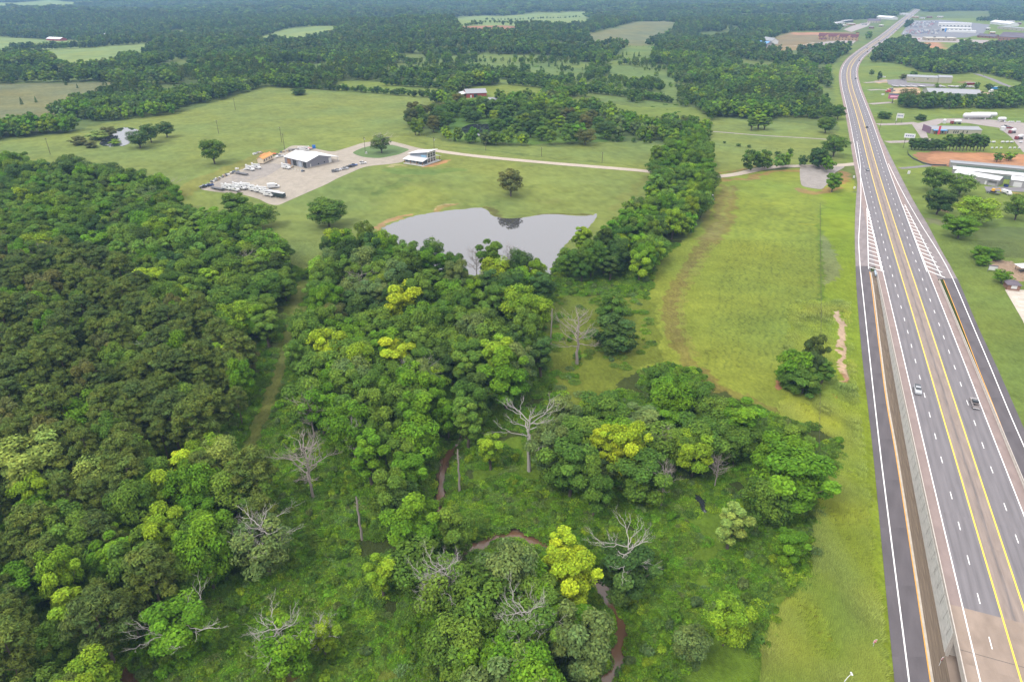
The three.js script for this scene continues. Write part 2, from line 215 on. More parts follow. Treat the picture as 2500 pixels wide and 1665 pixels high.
const sheetMats = SHEETS.map(([D0, D1, hw, w, h], n) => {
  const cv = document.createElement('canvas'); cv.width = w; cv.height = h; const g = cv.getContext('2d'), mx = 2 * hw / w, my = (D1 - D0) / h;
  g.setTransform(1, 0, 0, 1, 0, 0);
  paintPlan(g, (x) => (x + hw) / mx, (D) => (D - D0) / my, (mx + my) / 2, n ? [0.078, 0.104, 0.030] : C.wood);
  const src = g.getImageData(0, 0, w, h).data, k1 = n === 2 ? 0.004 : 1;
  const t = tex(w, h, (i, j) => {
    const x = -hw + (i + 0.5) * mx, D = D0 + (j + 0.5) * my, warp = n === 2 ? 10 : n === 1 ? 3.2 : 1.5, f = n === 2 ? 0.02 : n === 1 ? 0.12 : 0.35;
    const wx = (noise(x * f, D * f) + 0.5 * noise(x * f * 2.7 + 40, D * f * 2.7) - 0.75) * warp * 2, wy = (noise(x * f + 90, D * f + 31) + 0.5 * noise(x * f * 2.7, D * f * 2.7 + 77) - 0.75) * warp * 2;
    const ii = Math.min(w - 1, Math.max(0, Math.round(i + wx / mx))), jj = Math.min(h - 1, Math.max(0, Math.round(j + wy / my))), k = (jj * w + ii) * 4;
    const big = fbm(x / 34 + 5, D / 34, 3) - 0.5, midn = fbm(x / 7 + 11, D / 5.5 + 7, 3) - 0.5, hue = fbm(x / 55 + 70, D / 40 + 3, 3) - 0.5, fine = n === 0 ? (noise(x * 1.7 + D * 0.5, D * 0.9 - x * 0.4) - 0.5) * 0.55 + (hash(i, j) - 0.5) * 0.4 : (noise(x * 0.5 + D * 0.2, D * 0.33) - 0.5) * 0.38 + (hash(i, j) - 0.5) * 0.14;
    const m = 1 + 0.26 * big + 0.42 * midn + fine * (n === 2 ? 0.5 : 0.62), L = (c) => { c /= 255; return c <= 0.04045 ? c / 12.92 : Math.pow((c + 0.055) / 1.055, 2.4); };
    return [enc(L(src[k]) * m * (1 + hue * 0.38)), enc(L(src[k + 1]) * m * (1 + hue * 0.12)), enc(L(src[k + 2]) * m * (1 - hue * 0.3))];
  });
  t.wrapS = t.wrapT = THREE.ClampToEdgeWrapping;
  const M = new THREE.MeshPhysicalMaterial({ map: t, roughness: 1, specularIntensity: 0.12 });
  if (n === 0) { const b = tex(512, 512, (i, j) => { const q = 255 * (0.55 * pfbm(i / 16, j / 16, 32, 3) + 0.45 * pnoise(i / 3.2, j / 3.2, 160)); return [q, q, q]; }, false); b.repeat.set(38, 15); M.bumpMap = b; M.bumpScale = 0.35; }
  return M;
});
console.log('ground painted');
{
  const NX = 320, rows = [];
  for (let D = 20; D < 335; D += 2) rows.push(D);
  for (let D = 335; D < 1100; D *= 1.0125) rows.push(D);
  for (let D = 1100; D < 10900; D *= 1.03) rows.push(D);
  rows.push(11000);
  const band = (D) => (D <= 335 ? 0 : D <= 1100 ? 1 : 2), pos = [], uv = [], groups = [[], [], []];
  const rowAt = (D, n) => { const at = pos.length / 3, hw = Math.max(300, 0.9 * D + 60), [D0, D1, W] = SHEETS[n]; for (let i = 0; i <= NX; i++) { const x = hw * (2 * i / NX - 1); pos.push(x, height(x, -D), -D); uv.push((x + W) / (2 * W), (D - D0) / (D1 - D0)); } return at; };
  for (let n = 0; n < 3; n++) {
    const list = rows.filter((D) => D > SHEETS[n][0] && D < SHEETS[n][1]); list.unshift(SHEETS[n][0]); list.push(SHEETS[n][1]);
    let prev = rowAt(list[0], n);
    for (let k = 1; k < list.length; k++) { const cur = rowAt(list[k], n); for (let i = 0; i < NX; i++) groups[n].push(prev + i, prev + i + 1, cur + i, prev + i + 1, cur + i + 1, cur + i); prev = cur; }
  }
  const g = new THREE.BufferGeometry(); g.setAttribute('position', new THREE.Float32BufferAttribute(pos, 3)); g.setAttribute('uv', new THREE.Float32BufferAttribute(uv, 2));
  const idx = groups.flat(); g.setIndex(idx); let at = 0; groups.forEach((q, n) => { g.addGroup(at, q.length, n); at += q.length; }); g.computeVertexNormals();
  structure('ground', g, sheetMats);
}
// ---------------------------------------------------------------- water
const flat = (pts, y) => { const s = new THREE.Shape(pts.map((p) => new THREE.Vector2(p.x, -p.z))); return new THREE.ShapeGeometry(s).rotateX(-Math.PI / 2).translate(0, y, 0); };
const pondWater = mat(0.045, 0.043, 0.044, 0.02, { ior: 2.3 }), darkWater = mat(0.020, 0.024, 0.026, 0.02, { ior: 2.3 });
for (const [name, p] of Object.entries(ponds)) structure(name, flat(p.map((q) => { const c = p.reduce((s, r) => s.add(r), V3(0, 0, 0)).divideScalar(p.length); return c.add(q.clone().sub(c).multiplyScalar(1.015)); }), p.reduce((s, q) => s + q.y, 0) / p.length - 0.03), name === 'pond' ? pondWater : darkWater);
{
  const pos = [], idx = []; creek.forEach((p, i) => { const a = creek[Math.max(0, i - 1)], b = creek[Math.min(creek.length - 1, i + 1)], t = b.clone().sub(a).setY(0).normalize(), w = (i < 32 ? 0.7 : 1.75) + 0.6 * Math.sin(i * 1.3) * Math.sin(i * 0.37), y = baseHeight(p.x, p.z) - 1.12; pos.push(p.x - t.z * w, y, p.z + t.x * w, p.x + t.z * w, y, p.z - t.x * w); if (i) { const k = i * 2; idx.push(k - 2, k - 1, k, k - 1, k + 1, k); } });
  const g = new THREE.BufferGeometry(); g.setAttribute('position', new THREE.Float32BufferAttribute(pos, 3)); g.setIndex(idx); g.computeVertexNormals();
  structure('creek', g, mat(0.095, 0.052, 0.026, 0.2, { side: THREE.DoubleSide }));
}
// ---------------------------------------------------------------- trees: geometry of each kind
function leafBuffer() {
  const pos = [], col = [];
  return { pos, col,
    leaf(p, n, s, w, c, R) { // a small folded leaf spray, two triangles
      const t = V3(R() - 0.5, R() - 0.5, R() - 0.5).cross(n).normalize(), b = t.clone().cross(n), a = s * w, f = s * 0.22;
      const q = [[-a, 0, -f], [0, -s, 0], [a, 0, -f], [0, s, 0]].map(([x, y, k]) => [p.x + t.x * x + b.x * y + n.x * k, p.y + t.y * x + b.y * y + n.y * k, p.z + t.z * x + b.z * y + n.z * k]);
      for (const k of [0, 1, 3, 1, 2, 3]) { pos.push(...q[k]); col.push(...c); }
    },
    geo() { const g = new THREE.BufferGeometry(); g.setAttribute('position', new THREE.Float32BufferAttribute(pos, 3)); g.setAttribute('color', new THREE.Float32BufferAttribute(col, 3)); return g; } };
}
function limb(points, r0, r1, sides = 6) { // tapered branch
  const pos = [], idx = []; points.forEach((p, i) => { const a = points[Math.max(0, i - 1)], b = points[Math.min(points.length - 1, i + 1)], t = b.clone().sub(a).normalize(), u = Math.abs(t.y) > 0.9 ? V3(1, 0, 0) : V3(0, 1, 0), s = u.cross(t).normalize(), q = t.clone().cross(s), r = lerp(r0, r1, i / (points.length - 1)); for (let k = 0; k < sides; k++) { const an = k / sides * Math.PI * 2, c = Math.cos(an) * r, d = Math.sin(an) * r; pos.push(p.x + s.x * c + q.x * d, p.y + s.y * c + q.y * d, p.z + s.z * c + q.z * d); if (i) { const A = (i - 1) * sides + k, B = (i - 1) * sides + (k + 1) % sides; idx.push(A, B, A + sides, B, B + sides, A + sides); } } });
  const g = new THREE.BufferGeometry(); g.setAttribute('position', new THREE.Float32BufferAttribute(pos, 3)); g.setIndex(idx); const n = g.toNonIndexed(); n.computeVertexNormals(); return n;
}
const mergePlain = (l) => mergeGeometries(l.map((g) => { g.deleteAttribute('uv'); return g; }));
const wobble = (a, b, n, amp, R) => { const out = []; for (let i = 0; i <= n; i++) { const t = i / n, p = a.clone().lerp(b, t), e = amp * Math.sin(t * Math.PI); out.push(p.add(V3((R() - 0.5) * e, (R() - 0.5) * e * 0.6, (R() - 0.5) * e))); } return out; };
// all kinds are built 10 m tall (or as noted) and scaled to size
function broadleaf(seed, { leaves = 4200, size = 0.30, lobes = 22, wide = 3.3, low = 0.26, flatTop = 0.85, gap = 0 }) {
  const R = rng(seed), B = leafBuffer(), L = [], top = 10, cy = (low * top + top) / 2 + 0.3, ry = (top - low * top) / 2;
  for (let i = 0; i < lobes; i++) { const a = i * 2.39996 + R() * 0.7, y = lerp(-0.98, 0.95, (i + R() * 0.9) / lobes) + (R() - 0.5) * 0.2, q = Math.sqrt(Math.max(0.03, 1 - y * y * flatTop)), k = 0.44 + 0.50 * R(), sway = 0.8 + 0.45 * R(); L.push({ c: V3(Math.cos(a) * q * wide * k * sway, cy + y * ry * 0.80, Math.sin(a) * q * wide * k * sway), r: wide * (0.21 + 0.2 * R()), tone: 0.80 + 0.42 * R(), hue: (R() - 0.5) * 0.22 }); }
  L.push({ c: V3(0, cy + ry * 0.1, 0), r: wide * 0.5, tone: 0.9, hue: 0 });
  const total = L.reduce((s, l) => s + l.r * l.r, 0), cen = V3(0, cy - ry * 0.3, 0);
  for (const l of L) for (let k = 0, n = Math.round(leaves * l.r * l.r / total); k < n; k++) {
    const d = V3(R() * 2 - 1, R() * 2 - 1, R() * 2 - 1); if (d.lengthSq() > 1 || d.lengthSq() < 0.02) { k -= 1; continue; } d.normalize();
    if (d.y < -0.35 && R() < 0.6) d.y = -d.y * 0.5;
    const bump = 0.78 + 0.32 * R() + 0.16 * Math.sin(d.x * 9 + seed) * Math.sin(d.z * 9 + d.y * 7), p = d.clone().multiplyScalar(l.r * bump); p.y *= 0.82; p.add(l.c);
    if (L.some((m) => m !== l && p.distanceToSquared(m.c) < (m.r * 0.62) ** 2)) { if (R() < 0.75) continue; }
    if (gap && R() < gap) continue;
    const out = p.clone().sub(cen).normalize(), n2 = d.multiplyScalar(0.55).addScaledVector(out, 0.45).add(V3((R() - 0.5) * 0.95, R() * 0.65 - 0.08, (R() - 0.5) * 0.95)).normalize();
    const c = l.tone * (0.58 + 0.84 * R()), h = l.hue + (R() - 0.5) * 0.18; B.leaf(p, n2, size * (0.6 + 0.75 * R()), 0.62, [c * (1 + h), c, c * (1 - h)], R);
  }
  const wood = [limb(wobble(V3(0, -0.5, 0), V3(0.1, cy - 0.2, 0), 5, 0.25, R), 0.24, 0.11, 7)];
  for (let k = 0; k < 9; k++) { const l = L[(k * 5 + 2) % L.length], y0 = low * 10 * (0.75 + 0.6 * R()); wood.push(limb(wobble(V3(0, y0, 0), l.c, 4, 0.5, R), 0.10, 0.025, 5)); }
  return { crown: B.geo(), trunk: mergePlain(wood) };
}
function pine(seed, { leaves = 4200, size = 0.2, tufts = 46, wide = 2.1, low = 0.42 }) {
  const R = rng(seed), B = leafBuffer(), T = [];
  for (let i = 0; i < tufts; i++) { const t = (i + R()) / tufts, y = lerp(low * 10, 9.75, Math.pow(t, 0.85)), env = wide * Math.pow(Math.max(0, 1 - Math.pow((y - low * 10) / (10.4 - low * 10), 2.2)), 0.6) * (0.65 + 0.45 * Math.min(1, (y - low * 10 + 0.6) / 1.6)), a = i * 2.39996 + R(), k = 0.35 + 0.65 * Math.sqrt(R()); T.push({ c: V3(Math.cos(a) * env * k, y + (R() - 0.5) * 0.4, Math.sin(a) * env * k), r: 0.42 + 0.34 * R(), tone: 0.78 + 0.44 * R(), hue: (R() - 0.5) * 0.2 }); }
  const total = T.reduce((s, l) => s + l.r * l.r, 0);
  for (const l of T) for (let k = 0, n = Math.round(leaves * l.r * l.r / total); k < n; k++) { const d = V3(R() * 2 - 1, R() * 2 - 1, R() * 2 - 1).normalize(); if (d.y < -0.3) d.y *= -0.4; const p = d.clone().multiplyScalar(l.r * (0.65 + 0.45 * R())); p.y *= 0.75; p.add(l.c); d.add(V3((R() - 0.5) * 1.1, R() * 0.7, (R() - 0.5) * 1.1)).normalize(); const c = l.tone * (0.58 + 0.84 * R()), h = l.hue + (R() - 0.5) * 0.16; B.leaf(p, d, size * (0.6 + 0.8 * R()), 0.45, [c * (1 + h), c, c * (1 - h)], R); }
  const wood = [limb(wobble(V3(0, -0.5, 0), V3(0, 9.3, 0), 6, 0.12, R), 0.17, 0.04, 7)]; for (let k = 0; k < 12; k++) { const l = T[(k * 7 + 1) % T.length]; wood.push(limb([V3(0, l.c.y - 0.35, 0), l.c], 0.045, 0.015, 4)); }
  return { crown: B.geo(), trunk: mergePlain(wood) };
}
function conifer(seed, { leaves = 1500, wide = 2.4, size = 0.26, p = 0.8, low = 0.5 }) { // cedars and columns: dense from the ground up
  const R = rng(seed), B = leafBuffer(); for (let k = 0; k < leaves; k++) { const t = Math.pow(R(), 1.3), y = low + t * (10 - low), a = R() * 6.283, e = wide * Math.pow(1 - t, p) * (0.72 + 0.32 * R()) * (1 + 0.16 * Math.sin(a * 5 + y * 2 + seed)), d = V3(Math.cos(a), 0.5 + 0.4 * R(), Math.sin(a)); d.add(V3((R() - 0.5) * 1.1, (R() - 0.5) * 0.8, (R() - 0.5) * 1.1)).normalize(); const c = 0.65 + 0.7 * R(), h = (R() - 0.5) * 0.2; B.leaf(V3(Math.cos(a) * e, y, Math.sin(a) * e), d, size * (0.6 + 0.8 * R()), 0.55, [c * (1 + h), c, c * (1 - h)], R); }
  return { crown: B.geo(), trunk: limb([V3(0, -0.4, 0), V3(0, 7, 0)], 0.16, 0.05, 6) };
}
function bush(seed, leaves = 520, size = 0.24) { // about 3 m across, 2 m tall
  const R = rng(seed), B = leafBuffer(), L = []; for (let i = 0; i < 6; i++) { const a = R() * 6.28, k = R() * 0.9; L.push({ c: V3(Math.cos(a) * k, 0.5 + 0.6 * R(), Math.sin(a) * k), r: 0.5 + 0.45 * R(), tone: 0.8 + 0.4 * R() }); }
  for (let k = 0; k < leaves; k++) { const l = L[k % 6], d = V3(R() * 2 - 1, R() * 1.5 - 0.45, R() * 2 - 1).normalize(), p = d.clone().multiplyScalar(l.r * (0.75 + 0.35 * R())).add(l.c); if (p.y < 0) p.y = R() * 0.2; d.add(V3((R() - 0.5) * 1.2, R() * 0.6, (R() - 0.5) * 1.2)).normalize(); const c = l.tone * (0.7 + 0.6 * R()), h = (R() - 0.5) * 0.24; B.leaf(p, d, size * (0.5 + 0.8 * R()), 0.6, [c * (1 + h), c, c * (1 - h)], R); }
  return B.geo();
}
function deadwood(seed, { tall = 10, spread = 3.4, from = 0.3, n = 13, fork = 3, stub = false, lean = 0.3, thick = 0.26 }) {
  const R = rng(seed), trunk = limb(wobble(V3(0, -0.5, 0), V3(lean, stub ? tall * 0.8 : tall * 0.92, lean * 0.4), 7, 0.35, R), thick, stub ? thick * 0.55 : 0.05, 7), br = [];
  const grow = (a, dir, len, r, depth) => { const b = a.clone().addScaledVector(dir, len), pts = wobble(a, b, 4, len * 0.22, R); br.push(limb(pts, r, r * 0.45, depth ? 4 : 5)); if (depth < fork) { const kids = 2 + (R() < 0.6 ? 1 : 0); for (let k = 0; k < kids; k++) { const s = pts[2 + Math.floor(R() * 3)] ?? b, d = dir.clone().add(V3((R() - 0.5) * 1.5, (R() - 0.25) * 1.0, (R() - 0.5) * 1.5)).normalize(); grow(s, d, len * (0.45 + 0.25 * R()), r * 0.5, depth + 1); } } };
  for (let k = 0; k < n; k++) { const t = lerp(from, stub ? 0.72 : 0.88, (k + R() * 0.5) / n), a = k * 2.4 + R(), up = 0.25 + 0.7 * R(); grow(V3(lean * t, t * tall, lean * 0.4 * t), V3(Math.cos(a), up, Math.sin(a)).normalize(), (stub ? 0.4 : 1) * spread * (0.55 + 0.5 * R()) * (1.15 - t * 0.5), 0.085 * (1.2 - t * 0.6), stub ? fork - 1 : 0); }
  return { trunk, branches: mergePlain(br) };
}
function weeds(seed, leaves = 420) { // a patch of tall weeds and brambles about 4 m across
  const R = rng(seed), B = leafBuffer(); for (let k = 0; k < leaves; k++) { const a = R() * 6.28, q = 2.1 * Math.sqrt(R()), x = Math.cos(a) * q, z = Math.sin(a) * q, top = Math.max(0.12, (0.15 + 1.1 * fbm(x * 0.9 + seed, z * 0.9, 2) * (1.15 - q / 2.4))), t = 0.75 + 0.5 * noise(x * 1.3 + seed * 3, z * 1.3), d = V3(R() - 0.5, 0.55 + 0.5 * R(), R() - 0.5).normalize(), c = t * (0.6 + 0.8 * R()), h = (R() - 0.5) * 0.26; B.leaf(V3(x, top * (0.55 + 0.6 * R()), z), d, 0.2 * (0.5 + 0.9 * R()), 0.55, [c * (1 + h), c, c * (1 - h)], R); }
  return B.geo();
}
const HQ = { broad: [], pine: [], slim: [], open: [], dome: [] }, MQ = { broad: [], pine: [] }, LQ = { broad: [] };
for (let k = 0; k < 7; k++) HQ.broad.push(broadleaf(11 + k * 7, { lobes: 19 + k * 2, wide: 3.0 + 0.16 * k, leaves: 8800, size: 0.205, low: 0.14 }));
for (let k = 0; k < 3; k++) HQ.slim.push(broadleaf(211 + k * 7, { lobes: 20, wide: 2.1, leaves: 5600, size: 0.2, low: 0.2, flatTop: 0.7 }));
for (let k = 0; k < 3; k++) HQ.open.push(broadleaf(311 + k * 7, { lobes: 26, wide: 3.6, leaves: 6200, size: 0.2, low: 0.17, gap: 0.1 }));
for (let k = 0; k < 3; k++) HQ.dome.push(broadleaf(351 + k * 7, { lobes: 26, wide: 3.4, leaves: 6500, size: 0.24, low: -0.06, flatTop: 0.75 }));
for (let k = 0; k < 4; k++) HQ.pine.push(pine(401 + k * 7, { tufts: 52 + k * 6, wide: 1.95 + 0.14 * k, leaves: 7200, size: 0.16 }));
for (let k = 0; k < 5; k++) MQ.broad.push(broadleaf(511 + k * 7, { lobes: 15, wide: 3.3 + 0.15 * k, leaves: 1500, size: 0.44, low: 0.12 }));
for (let k = 0; k < 2; k++) MQ.pine.push(pine(611 + k * 7, { tufts: 26, leaves: 900, size: 0.42, wide: 2.3, low: 0.28 }));
for (let k = 0; k < 4; k++) LQ.broad.push(broadleaf(711 + k * 7, { lobes: 11, wide: 3.8, leaves: 330, size: 0.95, low: 0.05 }));
const cedarGeo = [0, 1, 2].map((k) => conifer(800 + k, { wide: 2.6, p: 0.75 })), poplarGeo = [0, 1].map((k) => conifer(820 + k, { wide: 1.5, p: 0.35, leaves: 2200, size: 0.24 })), bushGeo = [0, 1, 2, 3, 4, 5].map((k) => (k < 4 ? weeds(860 + k * 5) : bush(830 + k)));
console.log('tree shapes grown');
// leaf colours by kind: new yellow-green growth, oaks, sweetgums, pines
const leafMat = (r, g, b) => new THREE.MeshPhysicalMaterial({ color: lin(r, g, b), roughness: 0.9, vertexColors: true, transmission: 0.16, thickness: 0, side: THREE.DoubleSide, specularIntensity: 0.1 });
const leafs = { lime: leafMat(0.235, 0.300, 0.014), fresh: leafMat(0.140, 0.225, 0.014), bright: leafMat(0.082, 0.168, 0.010), mid: leafMat(0.084, 0.146, 0.018), deep: leafMat(0.064, 0.120, 0.015), dark: leafMat(0.045, 0.084, 0.017), olive: leafMat(0.090, 0.098, 0.026), grey: leafMat(0.090, 0.134, 0.036), pale: leafMat(0.160, 0.220, 0.042), pine: leafMat(0.088, 0.122, 0.022), darkpine: leafMat(0.062, 0.092, 0.021), brown: leafMat(0.082, 0.068, 0.036) };
const bark = mat(0.085, 0.070, 0.055, 0.95), pineBark = mat(0.125, 0.095, 0.075, 0.95), bleached = mat(0.26, 0.24, 0.22, 0.9), greyWood = mat(0.215, 0.185, 0.165, 0.92);
const deadGeo = { big: deadwood(901, { tall: 10, spread: 3.2, from: 0.34, n: 18, fork: 4 }), crown: deadwood(917, { tall: 10, spread: 3.8, from: 0.5, n: 12 }), fine: deadwood(931, { tall: 10, spread: 3.0, from: 0.35, n: 24, fork: 4, thick: 0.2 }), snag: deadwood(947, { tall: 10, spread: 1.8, from: 0.55, n: 7, stub: true, thick: 0.34 }), spray: deadwood(953, { tall: 4, spread: 4.2, from: 0.3, n: 9, thick: 0.16, lean: 1 }) };

const R0 = rng(77);
function standTree(kind, x, z, h, r, leaf, label, group, opts = {}) { // h metres tall, crown radius r
  const set = kind === 'pine' ? HQ.pine : kind === 'slim' ? HQ.slim : kind === 'open' ? HQ.open : kind === 'dome' ? HQ.dome : HQ.broad, g = opts.geo ?? set[Math.floor(R0() * set.length)];
  const t = new THREE.Group(), base = kind === 'pine' ? 2.2 : kind === 'slim' ? 2.3 : 3.9, sx = r / base, sy = h / 10;
  part(t, 'trunk', g.trunk, opts.bark ?? (kind === 'pine' ? pineBark : bark)); part(t, 'crown', g.crown, leafs[leaf]);
  t.scale.set(sx, sy, sx); t.rotation.y = R0() * 6.283; t.position.set(x, height(x, z), z);
  if (opts.dead) { const d = part(t, 'dead_branches', deadGeo[opts.dead].branches, bleached); d.userData.kind = 'stuff'; d.scale.set(1.05, 1.02, 1.05); d.position.y = opts.lift ?? 0.6; }
  return add(t, opts.name ?? (kind === 'pine' ? 'pine_tree' : 'broadleaf_tree'), label, kind === 'pine' ? 'pine tree' : 'tree', group);
}
// a tree whose crown middle is seen at photo mark (u, v)
const crownAt = (u, v, h) => { const p = ground(u, v, h * 0.62); return [p.x, p.z]; };
